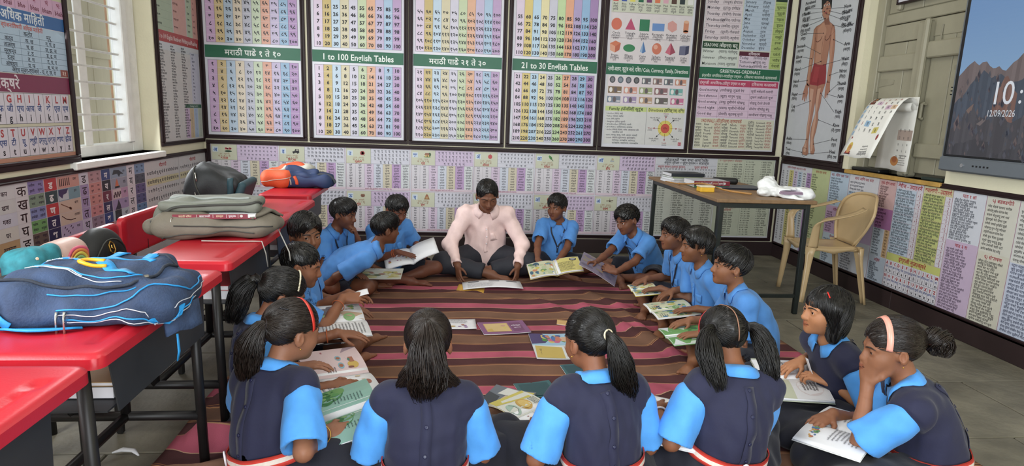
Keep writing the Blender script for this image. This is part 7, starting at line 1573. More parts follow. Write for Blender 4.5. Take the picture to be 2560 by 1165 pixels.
def denim_bag():
    c = np.array([-1.01, 1.735, .717]); R = RZ(.07); w = lambda x, y, z: c+R @ np.array([x, y, z*.65])
    t = thing('denim_backpack', 'large blue denim backpack with azure straps lying on a red desk', 'backpack', tuple(c)); S_ = SDF()
    S_.rbox(w(.05, .0, .07), (.235, .155, .048), .045, R, .03); S_.rbox(w(.05, .04, .135), (.165, .115, .034), .03, R, .03); S_.ell(w(.22, .0, .065), (.085, .135, .046), R, .04); S_.cone(w(-.27, -.02, .03), w(-.08, .0, .07), .022, .046, .06); S_.cone(w(-.25, -.10, .03), w(-.05, -.09, .06), .022, .042, .05); S_.ell(w(.06, -.12, .05), (.17, .05, .034), R, .03)
    base = wrinkle(77, .006, .16); fine = wrinkle(78, .003, .07); S_.op = lambda f, x, y, z: np.maximum(fine(base(f, x, y, z), x, y, z), .7185-z)
    V, F = S_.mesh(.0055); mesh('body', V, F, DEN, t, True)
    rib, cord = bag_tools(S_, t)
    # front pocket panel piping and zips
    cord([w(-.20, -.08, .15), w(-.05, -.105, .15), (w(.10, -.11, .14)), w(.20, -.05, .13), w(.21, .08, .13), w(.12, .16, .15)], .0045, 'piping', DEN2, .003)
    cord([w(-.09, .0, .2), w(.0, -.03, .2), w(.08, -.07, .19), w(.14, -.08, .18), w(.19, -.05, .16)], .002, 'zip', AZ, .004); cord([w(-.09, -.012, .2), w(.0, -.042, .2), w(.08, -.082, .19), w(.15, -.09, .17)], .0014, 'stitching', STITCH, .003)
    cord([w(-.12, .01, .2), w(-.03, -.02, .2), w(.05, -.06, .19)], .0014, 'stitching', STITCH, .003)
    cord([w(.03, -.16, .08), w(.13, -.165, .085), w(.25, -.10, .09), w(.30, .0, .09), w(.27, .12, .09)], .0022, 'zip', AZ, .003); cord([w(.03, -.17, .065), w(.13, -.175, .07), w(.26, -.11, .07), w(.31, .0, .07), w(.28, .13, .07)], .0014, 'stitching', STITCH, .003)
    cord([w(.05, -.19, .05), w(.15, -.18, .05), w(.27, -.11, .05), w(.32, .0, .05)], .002, 'zip', AZ, .003); cord([w(.05, -.2, .035), w(.16, -.18, .035), w(.28, -.11, .035), w(.32, .02, .035)], .0014, 'stitching', STITCH, .003); cord([w(-.0, -.13, .13), w(.10, -.145, .125), w(.20, -.10, .125)], .002, 'zip', AZ, .003)
    rib([w(-.05, .13, .2), w(.03, .09, .2), w(.09, .07, .2), w(.13, .09, .2), w(.18, .06, .17)], .018, 'webbing', AZ); rib([w(.05, .05, .21), w(.085, .01, .2), w(.13, -.03, .19), w(.17, -.05, .17)], .030, 'webbing', AZ)
    rib([w(.06, .10, .2), w(.075, .14, .19)], .04, 'webbing', AZ); rib([w(.15, .10, .2), w(.16, .13, .18)], .035, 'webbing', AZ); rib([w(-.16, .05, .2), w(-.11, .10, .2), w(-.06, .12, .2)], .02, 'webbing', AZ)
    P_ = smooth_path([w(.06, .05, .183), w(.02, .055, .186), w(.0, .03, .188), (w(.02, .015, .187)), w(.075, .022, .184)], 20); MB().tube([tuple(p) for p in S_.stick(P_, .004, 2)], .0055, 8).build('puller_ring', YEL, t, True)
    lab = S_.stick(np.array([[w(-.10+.035*i, .06+.012*i-.022*j, .2) for i in range(3)] for j in range(2)]), .004, 3)
    P = Print(90); P.text('Shivoba', .4, .5, .5, 'e6e6ea', 'c', 1, .04, .23, 2); P.ell(.92, .6, .09, .3, 'd8402c', 1); P.ell(.95, .6, .04, .13, '2f4468', 2); P.build('logo', on_grid(lab, .002), PRINT, t)
    # side buckle, strap and hanging strap end
    rib([w(-.15, -.10, .15), w(-.135, -.15, .11), w(-.125, -.18, .08)], .032, 'strap', AZ); rib([w(-.14, -.165, .085), w(-.12, -.185, .06), w(-.09, -.19, .03), w(-.07, -.19, .012)], .024, 'strap', AZ, .004)
    b0 = S_.stick(w(-.135, -.15, .115)[None], .008, 3)[0]; n_ = S_.grad(b0[None])[0]; M_ = Vector(n_).to_track_quat('Z', 'Y').to_matrix().to_4x4(); M_.translation = b0
    mb = MB()
    for lo, hi in (((-.024, -.028, -.004), (-.017, .028, .006)), ((.017, -.028, -.004), (.024, .028, .006)), ((-.024, -.028, -.004), (.024, -.021, .006)), ((-.024, .021, -.004), (.024, .028, .006)), ((-.024, -.004, -.004), (.024, .004, .006))): mb.box(lo, hi, .002, M_)
    mb.build('buckle', mat('black_plastic_buckle', hx('25282c'), rough=.35), t)
    mesh('strap_pad', *(lambda G: shell(G, .006))(np.array([[w(-.10+.19*i/7, -.165-.03*math.sin(i/7*3.1)*j/2, .005+.004*j) for i in range(8)] for j in range(3)])), AZ, t, True)
    for dx in (0, .022): p = S_.stick(w(.035+dx, -.165, .075)[None], .007, 3)[0]; MB().tube([p, p+np.array([0, -.008, -.02]), p+np.array([.002, -.012, -.055])], [.007, .004, .005], 6, flat=.5).build('zip_puller', STEEL, t, True)
    p = S_.stick(w(.19, -.04, .15)[None], .007, 3)[0]; MB().tube([p, p+np.array([.006, -.012, -.02]), p+np.array([.01, -.02, -.05])], [.006, .005, .006], 6, flat=.5).build('zip_puller', STEEL, t, True)
    mesh_pts = S_.stick(np.array([[w(-.30+.10*i/5, -.10-.03*i/5, .10-.07*j/4) for i in range(6)] for j in range(5)]), .003, 3); V, F = shell(mesh_pts, .0015); mesh('mesh_pocket', V, F, mat('grey_mesh', hx('4b4f5c'), rough=.8, var=.4, nscale=220), t, True)
    flap = np.array([[w(.245+.020*i+.004*j, -.085-.006*j+.03*i, .035-.035*j+.01*(i % 2)) for i in range(4)] for j in range(4)]); V, F = shell(flap, .012); mesh('hanging_strap', V, F, DEN, t, True)
    tri = np.array([w(.235, -.12, .06), w(.30, -.08, .065), w(.295, -.085, .02), w(.27, -.11, .0)]); tri = S_.stick(tri, .006, 2); V, F = shell(np.array([[tri[0], tri[1]], [tri[3], tri[2]]]), .004); mesh('strap_anchor', V, F, AZ, t)
    MB().tube([w(.285, -.095, -.06), w(.29, -.105, -.13), w(.285, -.105, -.17)], [.006, .008, .006], 6, flat=.3).build('strap_end', AZ, t, True)
denim_bag()
OL = mat('olive_grey_nylon', hx('6d665a'), rough=.7, var=.15, nscale=14, bump=.12, bscale=120); OLD = mat('dark_olive_trim', hx('3a3a36'), rough=.7, var=.15); GREY = mat('light_grey_piping', hx('8f9490'), rough=.6)
def olive_bag():
    c = np.array([-1.005, 2.84, .717]); R = RZ(.16); w = lambda x, y, z: c+R @ np.array([x, y, z])
    t = thing('olive_backpack', 'olive-grey backpack with a book in its open mouth lying on a red desk', 'backpack', tuple(c)); S_ = SDF()
    S_.rbox(w(-.03, .0, .045), (.22, .15, .042), .04, R, .03); S_.cone(w(-.27, -.05, .04), w(-.1, -.02, .06), .035, .06, .05); S_.ell(w(.17, -.02, .05), (.085, .12, .045), R, .04); S_.ell(w(-.12, -.1, .06), (.13, .05, .05), R, .04)
    S_.op = (lambda b1: lambda f, x, y, z: np.maximum(b1(f, x, y, z), .7185-z))(wrinkle(81, .006, .12)); V, F = S_.mesh(.0055); mesh('body', V, F, OL, t, True)
    U_ = SDF(); U_.rbox(w(-.03, .02, .135), (.20, .13, .022), .02, R, .03); U_.cone(w(-.22, -.03, .10), w(-.12, -.04, .135), .03, .025, .03); U_.cone(w(-.22, -.03, .10), w(-.25, -.03, .05), .03, .03, .04); U_.op = wrinkle(82, .004, .12); V, F = U_.mesh(.0055); mesh('upper_flap', V, F, mat('grey_green_nylon', hx('6f7268'), rough=.65, var=.12, nscale=14, bump=.1), t, True)
    rib, cord = bag_tools(U_, t); cord([w(-.24, -.06, .09), w(-.17, -.12, .14), w(0, -.13, .15), w(.13, -.12, .15), w(.18, -.08, .15)], .006, 'zip', OLD, .003); cord([w(-.2, -.03, .17), w(-.05, .0, .17), w(.12, -.03, .17)], .006, 'piping', GREY, .003)
    V, F = MB().box((-.165, -.135, .092), (.155, .09, .106)).V, MB().box((0, 0, 0), (1, 1, 1)).F; mesh('book_block', [w(*v) for v in V], F, PAGE, t)
    V = MB().box((-.167, -.138, .088), (.157, .09, .0925)).V; mesh('book_cover', [w(*v) for v in V], F, mat('maroon_cover', hx('7a2f3c'), rough=.4), t); V = MB().box((-.167, -.1385, .0925), (.125, -.1345, .1085)).V; mesh('book_spine', [w(*v) for v in V], F, mat('maroon_cover', hx('7a2f3c'), rough=.4), t)
    P = Print(91)
    for i, (a, b_, tx) in enumerate(((.02, .30, 'मराठी विषय'), (.32, .52, 'बालभारती'), (.54, .70, 'इयत्ता'), (.72, .86, 'पुस्तक'))): P.text(tx, (a+b_)/2*.29, .008, .0075, 'e6c9a0' if i % 2 == 0 else 'e6dce2', 'c', 2, .02, maxw=(b_-a)*.27); P.rect(b_*.29+.002, .001, b_*.29+.0035, .015, 'd8ccc8', 1)
    P.ell(.265, .008, .006, .006, 'd8d0cc', 2); P.build('print', lambda q: np.array([w(-.165+p[0], -.1387-p[2], .0925+p[1]) for p in q]), PRINT, t)
    rib, cord = bag_tools(S_, t); rib([w(.10, -.12, .1), w(.15, -.05, .12), w(.2, .04, .12), w(.24, .08, .1)], .05, 'shoulder_strap', OLD, .010, .010); rib([w(.13, -.13, .09), w(.19, -.06, .12), w(.245, .03, .1)], .04, 'shoulder_strap', OL, .014, .010)
    cord([w(-.16, -.15, .06), w(.0, -.16, .06), w(.12, -.14, .05), w(.2, -.1, .05)], .003, 'seam', OLD, .002); cord([w(-.26, -.06, .06), w(-.16, -.14, .035), w(.0, -.16, .03), w(.15, -.14, .03)], .0025, 'seam', OLD, .002)
    p = S_.stick(w(-.17, -.13, .08)[None], .006, 3)[0]; MB().tube([p, p+np.array([0, -.006, -.02]), p+np.array([.0, -.008, -.045])], [.005, .004, .006], 6, flat=.5).build('zip_puller', STEEL, t, True)
    q = MB().tube([tuple(w(*p)) for p in ((-.05, -.19, .006), (.06, -.20, .004), (.15, -.205, .004), (.185, -.20, .002), (.20, -.205, -.05), (.205, -.20, -.11))], .004, 6, flat=.6); q.build('drawcord', mat('pale_cord', hx('b0aca4'), rough=.8), t, True)
    q = MB().tube([tuple(w(*p)) for p in ((.23, .0, .02), (.25, -.02, -.02), (.28, -.05, -.08), (.285, -.06, -.12))], .003, 6); q.build('drawcord', mat('pale_cord', hx('b0aca4'), rough=.8), t, True)
olive_bag()
def soft_bag(name, label, c, parts, m, trims, seed, floor=None, h=.006):
    t = thing(name, label, 'bag', tuple(c)); S_ = SDF()
    for q in parts: getattr(S_, q[0])(*q[1:])
    wk = wrinkle(seed, .005, .12); S_.op = (lambda f, x, y, z: np.maximum(wk(f, x, y, z), floor-z)) if floor else wk
    V, F = S_.mesh(h); mesh('body', V, F, m, t, True); return t, S_
ORG = mat('orange_nylon', hx('d0552f'), rough=.65, var=.12, nscale=14, bump=.1); NVY = mat('navy_nylon', hx('25365c'), rough=.65, var=.12, nscale=14, bump=.1); LG = mat('pale_grey_nylon', hx('b5b3a8'), rough=.7, var=.08)
c = np.array([-1.10, 4.62, .717]); R = RZ(.05); w = lambda x, y, z: c+R @ np.array([x, y, z])
t, S_ = soft_bag('sports_bag', 'orange and navy bag slumped on the red desk by the back wall', c, [('rbox', w(.05, .0, .05), (.20, .13, .045), .04, R, .04), ('ell', w(.16, .0, .03), (.10, .10, .032), R, .04)], NVY, None, 85, .7185)
S2 = SDF(); S2.rbox(w(-.12, -.02, .06), (.11, .125, .06), .05, R, .04); S2.ell(w(-.02, .05, .135), (.10, .07, .035), R, .05); S2.op = wrinkle(86, .005, .12); V, F = S2.mesh(.006); mesh('front_panel', V, F, ORG, t, True)
S3 = SDF(); S3.ell(w(.06, .03, .13), (.07, .08, .03), R, .04); S3.op = wrinkle(87, .004, .1); V, F = S3.mesh(.006); mesh('upper_pocket', V, F, LG, t, True); S3.op = None
S4 = SDF(); S4.cone(w(-.05, -.03, .125), w(.14, -.04, .105), .028, .024, .03); S4.cone(w(-.03, -.09, .09), w(.16, -.09, .07), .03, .022, .03); S4.op = wrinkle(88, .004, .1); V, F = S4.mesh(.006); mesh('folded_top', V, F, NVY, t, True)
rib, cord = bag_tools(S2, t); rib([w(-.22, -.03, .09), w(-.15, -.1, .11), w(-.06, -.04, .16)], .03, 'stripe', LG); cord([w(-.2, -.12, .05), w(-.1, -.15, .06), w(0, -.13, .08)], .0025, 'seam', LG); rib, cord = bag_tools(S_, t); rib([w(.0, -.12, .09), w(.02, -.13, .05), w(.02, -.135, .02)], .02, 'strap', ORG); rib([w(-.04, -.13, .09), w(-.02, -.135, .05), w(-.02, -.135, .02)], .008, 'stripe', LG)
rib([w(.10, -.06, .1), w(.2, -.05, .08), w(.26, -.03, .03)], .03, 'shoulder_strap', mat('grey_webbing', hx('4f545c'), rough=.7), .008, .008)
BLK_ = mat('black_nylon', hx('1d2023'), rough=.6, var=.15, nscale=14, bump=.1); TEAL = mat('dark_teal_nylon', hx('24414a'), rough=.65, var=.1)
c = np.array([-1.30, 3.65, .717]); R = RZ(.1) @ np.array([[.94, 0, .34], [0, 1, 0], [-.34, 0, .94]]); w = lambda x, y, z: c+R @ np.array([x, y, z])
t, S_ = soft_bag('black_backpack', 'black and teal backpack standing behind the olive backpack', c, [('rbox', w(-.05, .0, .10), (.13, .17, .10), .045, R, .04), ('ell', w(-.09, -.08, .10), (.08, .10, .08), R, .04)], BLK_, None, 92, .7185)
S2 = SDF(); S2.rbox(w(.10, .0, .085), (.022, .165, .11), .02, R, .02); V, F = S2.mesh(.007); mesh('back_panel', V, F, TEAL, t, True)
rib, cord = bag_tools(S_, t); cord([w(-.15, -.12, .18), w(-.12, -.17, .12), w(-.08, -.18, .06)], .004, 'zip', OLD); rib([w(.03, -.16, .2), w(.06, -.17, .12), w(.09, -.18, .05)], .03, 'strap', TEAL, .006)
for q in ((-.13, -.16, .16), (-.10, -.18, .07)): p = S_.stick(w(*q)[None], .008, 3)[0]; MB().tube([p, p+np.array([.004, -.006, -.02]), p+np.array([.008, -.01, -.045])], [.006, .005, .007], 6, flat=.5).build('zip_puller', STEEL, t, True)
# bags on the benches
c = np.array([-1.445, 2.60, .468]); t, S_ = soft_bag('black_bag', 'rounded black bag with a gold hexagon emblem on the bench', c, [('rbox', c+np.array([.0, .0, .12]), (.075, .16, .147), .07, None, .03), ('ell', c+np.array([.03, .0, .20]), (.06, .145, .10), None, .05)], mat('smooth_black_nylon', hx('16181a'), rough=.55, var=.08), None, 93, .443)
e = S_.stick((c+np.array([.1, -.01, .235]))[None], .003, 4)[0]; mb = MB(); nn = S_.grad(e[None])[0]; M_ = Vector(nn).to_track_quat('Z', 'Y').to_matrix().to_4x4(); M_.translation = e
hexp = [M_ @ Vector((.020*math.cos(k*math.pi/3+.5), .026*math.sin(k*math.pi/3+.5), .001)) for k in range(7)]; mb.tube(hexp, .0025, 6, False).tube([hexp[1]*.7+hexp[4]*.3, hexp[0]*.45+hexp[3]*.55, hexp[5]*.7+hexp[2]*.3], .002, 6); mb.build('emblem', GOLD, t)
rib, cord = bag_tools(S_, t); cord([c+np.array([.09, -.14, .06]), c+np.array([.09, -.14, .2]), c+np.array([.09, 0, .29]), c+np.array([.09, .14, .2]), c+np.array([.09, .14, .06])], .003, 'zip', OLD)
TL = mat('teal_patterned_cloth', hx('2f7f8c'), rough=.75, var=.35, nscale=36)
c = np.array([-1.44, 2.30, .525]); t, S_ = soft_bag('teal_bag', 'teal patterned child bag with a rainbow pocket on the bench', c, [('rbox', c+np.array([.0, -.05, .09]), (.065, .10, .16), .05, None, .03), ('cone', c+np.array([.03, -.10, .10]), c+np.array([.03, -.10, .22]), .05, .035, .03), ('cone', c+np.array([.05, -.03, .10]), c+np.array([.04, -.03, .22]), .045, .035, .02)], TL, None, 94, .4425)
S2 = SDF(); S2.rbox(c+np.array([.02, .085, .09]), (.06, .10, .16), .055, None, .03); V, F = S2.mesh(.006); mesh('rainbow_pocket', V, F, mat('pale_satin', hx('c9a9a0'), rough=.5, var=.1), t, True); rib, cord = bag_tools(S2, t)
for i, col in enumerate(('d8607a', 'e08a4a', 'e0cf5a', '8fc07a', '6fa8c8')):
    r_ = .088-.013*i; rib([c+np.array([.09, .085+r_*math.cos(a), .13+1.15*r_*math.sin(a)]) for a in np.linspace(0, math.pi, 9)], .012, 'rainbow_stripe', mat('rainbow_'+col, hx(col), rough=.5), .002, .0015)
mb = MB(); R_ = random.Random(4)
for i in range(26): p = S_.stick((c+np.array([.12, R_.uniform(-.16, .03), R_.uniform(.04, .25)]))[None], .002, 4)[0]; g_ = S_.grad(p[None])[0]; M_ = Vector(g_).to_track_quat('Z', 'Y').to_matrix().to_4x4(); M_.translation = p; mb.lathe([(0, 0), (.006, .0), (.004, .002), (0, .002)], 6, M_)
mb.build('print_dots', mat('cream_and_red_print', hx('d8c0a8'), rough=.7, var=.4, nscale=70), t)['kind'] = 'stuff'
c = np.array([-1.38, 1.95, .49]); t, S_ = soft_bag('black_satchel', 'black satchel with white lettering at the left edge behind the denim backpack', c, [('rbox', c+np.array([.0, -.02, .12]), (.07, .19, .12), .05, None, .03)], BLK_, None, 95, .443)
lab = S_.stick(np.array([[c+np.array([.12, -.10+.20*i/3, .17-.05*j-.004*i]) for i in range(4)] for j in range(2)]), .002, 3); P = Print(96); P.text('SKYLAND', .5, .5, .62, 'c9cacc', 'c', 1, .04, .19, 2); P.build('lettering_patch', on_grid(lab, .002), PRINT, t)
# things kept in the desk trays
def stack(y, x, z, items, cat='book'):
    for lb, wd, dp, th, col, nm in items:
        t = thing(nm, lb, cat, (x, y, z)); MB().box((x-wd/2, y-dp/2+.002, z+.002), (x+wd/2-.003, y+dp/2-.002, z+th-.002)).build('pages', PAGE, t); cm = mat('cover_'+col, hx(col), rough=.4, var=.05)
        MB().box((x-wd/2, y-dp/2, z), (x+wd/2, y+dp/2, z+.002)).box((x-wd/2, y-dp/2, z+th-.002), (x+wd/2, y+dp/2, z+th)).box((x-wd/2-.001, y-dp/2, z), (x-wd/2+.001, y+dp/2, z+th)).build('cover', cm, t); z += th
stack(2.60, -.97, .521, [('white bundle of papers in the tray under the olive backpack', .22, .24, .035, 'd8d4d0', 'paper_bundle'), ('red book on the white bundle in the desk tray', .20, .23, .020, 'b03a44', 'book')])
stack(1.72, -.96, .521, [('thick dark book with pale edge in the tray under the denim backpack', .20, .24, .035, '24262c', 'book'), ('tan folder above the dark book in the desk tray', .24, .24, .012, 'b89a6a', 'folder')])
stack(3.5, -1.0, .521, [('grey folder in the tray of the desk behind the olive backpack', .2, .25, .03, '8a8a86', 'folder')])
stack(1.05, -.94, .521, [('pale magazine in the tray of the nearest desk', .22, .3, .012, 'cfd0b8', 'magazine')])
g = MB().tube([(-1.22, 2.22, .012), (-1.19, 2.235, .016), (-1.15, 2.23, .014), (-1.12, 2.205, .008)], [.004, .012, .010, .003], 7, flat=.6).build('paper_scrap', PAGE, None, True); tag(g, 'crumpled white paper scrap on the floor under the desks', 'paper scrap')

# ================================================================ teacher's table
WOOD = mat('worn_brown_table_board', hx('86694a'), rough=.5, var=.22, nscale=5, stretch=(6, .6, 6), bump=.08); EDGE = mat('worn_wood_edge', hx('6d4f34'), rough=.6, var=.2)
t = thing('teacher_table', 'brown board table on black steel legs by the back right corner', 'table', (2.08, 4.59, 0))
x0, x1, y0, y1, zt = 1.735, 2.425, 3.87, 5.32, .79
MB().box((x0, y0, zt-.024), (x1, y1, zt), .004).build('tabletop', WOOD, t); TB = mat('dark_green_black_steel', hx('1e2422'), rough=.4, var=.2, metal=.2)
for x in (x0+.045, x1-.045):
    for y in (y0+.04, y1-.05): MB().box((x-.016, y-.016, 0), (x+.016, y+.016, zt-.024), .004).build('leg', TB, t)
for y in (y0+.04, y1-.05): MB().box((x0+.03, y-.014, zt-.06), (x1-.03, y+.014, zt-.026), .003).build('rail', TB, t); MB().box((x0+.06, y-.012, .115), (x1-.06, y+.012, .14), .003).build('stretcher', TB, t)
for x in (x0+.045, x1-.045): MB().box((x-.014, y0+.05, zt-.06), (x+.014, y1-.06, zt-.026), .003).build('rail', TB, t)
def tbook(lb, x, y, z, wd, dp, th, ang, cover, spine=None, prt=None, nm='book'):
    t = thing(nm, lb, 'book', (x, y, z), 0); M_ = Matrix.Translation((x, y, z)) @ Matrix.Rotation(ang, 4, 'Z'); cm = mat('cover_'+cover, hx(cover), rough=.35, var=.06); sm = mat('cover_'+(spine or cover), hx(spine or cover), rough=.35)
    MB().box((-wd/2+.002, -dp/2+.003, .002), (wd/2-.003, dp/2-.003, th-.002), 0, M_).build('pages', PAGE, t); MB().box((-wd/2, -dp/2, 0), (wd/2, dp/2, .002), 0, M_).box((-wd/2, -dp/2, th-.002), (wd/2, dp/2, th), 0, M_).build('cover', cm, t); MB().box((-wd/2, -dp/2-.001, 0), (wd/2, -dp/2+.002, th), 0, M_).build('spine', sm, t)
    if prt: P = Print(7); prt(P, wd, th); P.build('spine_print', lambda q: np.array([M_ @ Vector((-wd/2+p[0], -dp/2-.0012-p[2], p[1])) for p in q]), PRINT, t)
    return t
def spine_words(P, wd, th):
    for i, (a, b_, tx) in enumerate(((.02, .28, 'मराठी विषय'), (.30, .50, 'बालभारती'), (.52, .66, 'इयत्ता'), (.68, .80, 'पुस्तक'))): P.text(tx, (a+b_)/2*wd, th/2, th*.36, 'e0b48a' if i % 2 == 0 else 'e8dfe4', 'c', 2, .02, maxw=(b_-a)*wd*.92); P.rect(b_*wd+.002, .002, b_*wd+.004, th-.002, 'dccfcb', 1)
    P.ell(.85*wd, th/2, th*.28, th*.28, 'dcd6d2', 2)
tbook('green-spined book at the bottom of the front pile on the table', 1.97, 4.62, zt+.001, .27, .2, .016, -.02, '3f7a5a'); tbook('thick book with maroon spine on top of the front pile on the table', 1.965, 4.615, zt+.0175, .28, .21, .034, .01, 'b9bcc4', '7a2c38', spine_words)
tbook('pale books at the bottom of the rear pile on the table', 1.88, 4.93, zt+.001, .27, .2, .02, .12, 'd0d2d6'); tbook('white notebook in the middle of the rear pile on the table', 1.885, 4.93, zt+.0215, .26, .2, .014, .2, 'c0c4c8', nm='notebook'); tbook('white notebook with green back in the rear pile on the table', 1.89, 4.935, zt+.036, .26, .2, .012, .1, '8a927a', nm='notebook'); tbook('dark-covered book on top of the rear pile on the table', 1.90, 4.94, zt+.0485, .28, .2, .026, .04, '23272f')
tbook('large dark picture magazine lying flat in the middle of the table', 2.19, 4.55, zt+.001, .34, .24, .012, -.04, '4a4f5c', '262a36', nm='magazine')
t = thing('chalk_box', 'yellow chalk box near the front edge of the table', 'box', (1.80, 4.28, zt+.001)); MB().box((1.765, 4.23, zt+.001), (1.865, 4.31, zt+.036), .003).build('body', mat('yellow_card', hx('e0b030'), rough=.5), t); MB().box((1.762, 4.227, zt+.034), (1.868, 4.313, zt+.044), .002).build('lid', mat('cream_card', hx('d8cfb4'), rough=.6), t); MB().box((1.866, 4.232, zt+.001), (1.868, 4.31, zt+.034)).build('end_flap', mat('ochre_card', hx('b8862a'), rough=.5), t)
CANE = mat('bamboo_cane', hx('a3763e'), rough=.45, var=.15)
t = thing('bamboo_cane', 'thin bamboo cane lying across the front of the table', 'stick', (1.9, 4.3, zt+.001)); P_ = [(1.70, 4.78, zt+.014), (1.76, 4.60, zt+.012), (1.86, 4.37, zt+.053), (1.93, 4.25, zt+.015), (2.07, 4.085, zt+.012)]; MB().tube([tuple(p) for p in smooth_path(P_, 16)], [.005]*8+[.006]*4+[.0075]*4, 8).build('shaft', CANE, t, True)
for f_ in (.2, .5, .8): p = smooth_path(P_, 16)[int(f_*15)]; q = smooth_path(P_, 16)[int(f_*15)+1]; MB().tube([tuple(p), tuple(p+(q-p)*.15)], .0085, 8).build('node', CANE, t, True)
S_ = SDF(); S_.rbox((2.215, 4.84, zt+.026), (.10, .035, .026), .022, RZ(-.2), .01); V, F = S_.mesh(.006); tag(mesh('spectacle_case', V, F, mat('black_leatherette', hx('17191b'), rough=.4), None, True), 'black spectacle case behind the book pile on the table', 'case')
# plastic bag with booklets in it
t = thing('plastic_bag', 'crumpled white plastic carrier bag on the table corner', 'bag', (2.28, 4.12, zt)); S_ = SDF()
for q in (('ell', (2.20, 4.13, zt+.06), (.06, .05, .065)), ('ell', (2.16, 4.08, zt+.03), (.05, .05, .032)), ('ell', (2.22, 4.16, zt+.10), (.045, .04, .04)), ('rbox', (2.34, 4.05, zt+.035), (.12, .085, .033), .03, RZ(-.15), .04), ('ell', (2.40, 4.0, zt+.03), (.07, .07, .04)), ('cone', (2.24, 4.0, zt+.02), (2.33, 3.91, zt-.005), .018, .016), ('cone', (2.33, 3.91, zt-.005), (2.44, 3.98, zt+.02), .018, .022)): getattr(S_, q[0])(*q[1:])
S_.ell((2.285, 3.965, zt+.045), (.075, .05, .017), None, .01, True)
wk = wrinkle(97, .0045, .07, (1, 1, 1)); wk2 = wrinkle(98, .0018, .035, (1, 1, 1)); S_.op = lambda f, x, y, z: np.maximum(wk2(wk(f, x, y, z), x, y, z), np.where((y > 3.868) & (x < 2.426), zt+.0015-z, -1)); V, F = S_.mesh(.0055)
mesh('film', V, F, mat('white_polythene', hx('e6e8e8'), rough=.3, var=.04, nscale=12, spec=.5), t, True); MB().box((2.22, 3.945, zt+.03), (2.36, 4.06, zt+.04), 0).box((2.225, 3.95, zt+.041), (2.36, 4.06, zt+.048)).build('booklets', mat('mauve_booklet', hx('9a8498'), rough=.5), t)

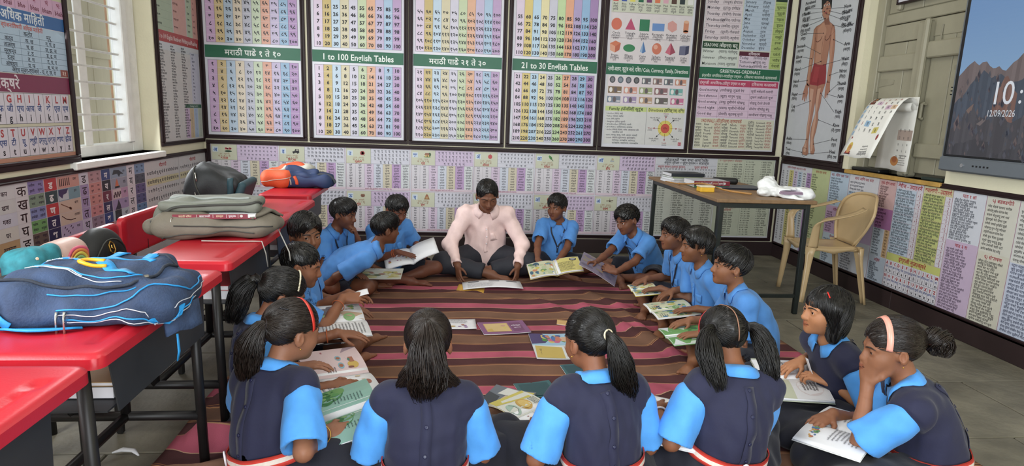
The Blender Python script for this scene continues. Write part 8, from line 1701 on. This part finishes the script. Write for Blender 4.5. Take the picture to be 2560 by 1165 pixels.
# ================================================================ moulded plastic chair
BEI = mat('beige_moulded_plastic', hx('bfa57c'), rough=.3, var=.05, nscale=8, spec=.5)
def plastic_chair(loc, ang):
    t = thing('plastic_chair', 'beige moulded plastic armchair beside the table', 'chair', (*loc, 0)); ca, sa = math.cos(ang), math.sin(ang); k = .88; w = lambda p: np.array([loc[0]+k*(ca*p[0]-sa*p[1]), loc[1]+k*(sa*p[0]+ca*p[1]), p[2]*.97])
    W = lambda G: np.array([[w(p) for p in r] for r in G])
    n = 15; G = []     # seat: x = forward, y = left
    for i in range(n):
        s_ = i/(n-1); x = .23-.43*s_; hw = .235-.045*s_; row = []
        for j in range(13): v = j/12*2-1; row.append((x+.012*(1-v*v) if i == 0 else x, v*hw, .43-.018*math.exp(-((s_-.55)/.35)**2)*(1-v*v)-.028*max(0, 1-s_*5)**2-.03*max(0, abs(v)-.86)/.14*1.0))
        G.append(row)
    V, F = shell(W(G), .006); mesh('seat', V, F, BEI, t, True)
    for sg, nm in ((1, 'f'), (1, 'r')): pass
    def leg(pt, pb, w1, w2, q):
        G = []
        for i in range(8):
            s_ = i/7; c_ = np.array(pt)*(1-s_)+np.array(pb)*s_; wd = w1*(1-s_)+w2*s_; wd = wd*(1+.8*max(0, .25-s_)/.25*.5); G.append([c_+np.array(q[0])*a*wd+np.array(q[1])*b*wd for a, b in ((-1, 0), (-.75, .55), (0, .75), (0, .75), (.3, .55), (.55, 0))][:])
        V, F = shell(W(G), .006); mesh('leg', V, F, BEI, t, True)
    for sg in (1, -1):
        leg((.195, sg*.205, .425), (.235, sg*.235, 0), .052, .030, ((0, -sg, 0), (1, 0, 0)) if sg > 0 else ((0, 1, 0), (1, 0, 0)))
        leg((-.17, sg*.185, .43), (-.265, sg*.225, 0), .052, .032, ((0, -sg, 0), (-1, 0, 0)) if sg > 0 else ((0, 1, 0), (-1, 0, 0)))
    G = []             # skirt under the seat edge
    per = [(.235, -.20), (.24, 0), (.235, .20), (.20, .232), (0, .215), (-.17, .19), (-.20, .15), (-.205, 0), (-.20, -.15), (-.17, -.19), (0, -.215), (.20, -.232), (.235, -.20)]; per = [tuple(q[:2]) for q in smooth_path([(a, b, 0) for a, b in per], 50)]
    for z_ in (.42, .375): G.append([(x*(1+.0*z_), y, z_ if z_ > .4 else z_+.03*abs(math.cos(i*.125*2))) for i, (x, y) in enumerate(per)])
    V, F = shell(W(G), .005); mesh('apron', V, F, BEI, t, True)
    G = []             # curved back
    for i in range(14):
        s_ = i/13; z_ = .43+.385*s_; hw = .165+.125*math.sin(min(1, s_*1.15)*1.57)-(.05*max(0, s_-.8)/.2)**1; x0_ = -.195-.12*s_-.03*s_*s_; row = []
        for j in range(13): v = j/12*2-1; row.append((x0_+.085*v*v*(.25+.75*s_), v*hw, z_-.055*v*v*v*v*s_))
        G.append(row)
    V, F = shell(W(G), .007); mesh('backrest', V, F, BEI, t, True)
    rim = [(-.195+.085*.3, -.15, .44)]+[tuple(G[i][0]) for i in (4, 8, 11)]+[tuple(q) for q in G[13]]+[tuple(G[i][12]) for i in (11, 8, 4)]+[(-.195+.085*.3, .15, .44)]
    MB().tube([tuple(w(p)) for p in smooth_path(rim, 44)], .013, 8, flat=.8).build('back_rim', BEI, t, True)
    for sg in (1, -1):  # arm sweeps from the back edge forward, then down to the seat corner
        pts = [(-.19, sg*.225, .735), (-.10, sg*.262, .70), (.05, sg*.275, .665), (.165, sg*.268, .645), (.205, sg*.255, .60), (.20, sg*.235, .50), (.20, sg*.222, .42)]; Pm = smooth_path(pts, 30); T_ = unit_rows(np.gradient(Pm, axis=0)); wd = np.interp(np.linspace(0, 1, 30), (0, .25, .6, .75, 1), (.040, .040, .036, .030, .040)); ax = np.tile(np.array([0., sg, 0.]), (30, 1)); m_ = np.interp(np.linspace(0, 1, 30), (0, .55, .75, 1), (0, 0, .9, 1))[:, None]; ax = unit_rows(ax*(1-m_)+np.array([1., 0, 0])*m_)
        rows = [Pm-ax*wd[:, None]+np.cross(T_, ax)*.004*0, Pm-ax*wd[:, None]*.5+np.cross(ax, T_)*.008*sg, Pm+np.cross(ax, T_)*.010*sg, Pm+ax*wd[:, None]*.5+np.cross(ax, T_)*.008*sg, Pm+ax*wd[:, None]]
        V, F = shell(W(np.stack(rows)), .007); mesh('armrest', V, F, BEI, t, True)
    P = Print(99); R_ = random.Random(9)          # embossed scrolls on the back panel
    for i in range(7):
        for k in range(3):
            cx, cy = R_.uniform(.2, .8), .08+i*.13; P.path([(cx+.075*math.cos(a)*(1-a/9), cy+.05*math.sin(a)*(1-a/9)) for a in np.linspace(0, 5.5, 12)], .012, '8f7650', 1)
    Gp = W(np.array(G)[2:12, 3:10])[::-1]; P.build('embossing', on_grid(Gp[:, ::-1], .0085), mat('beige_emboss', attr=True, rough=.35), t)
plastic_chair((2.83, 4.37), 3.02)
for o in [_fo]: bpy.data.objects.remove(o)
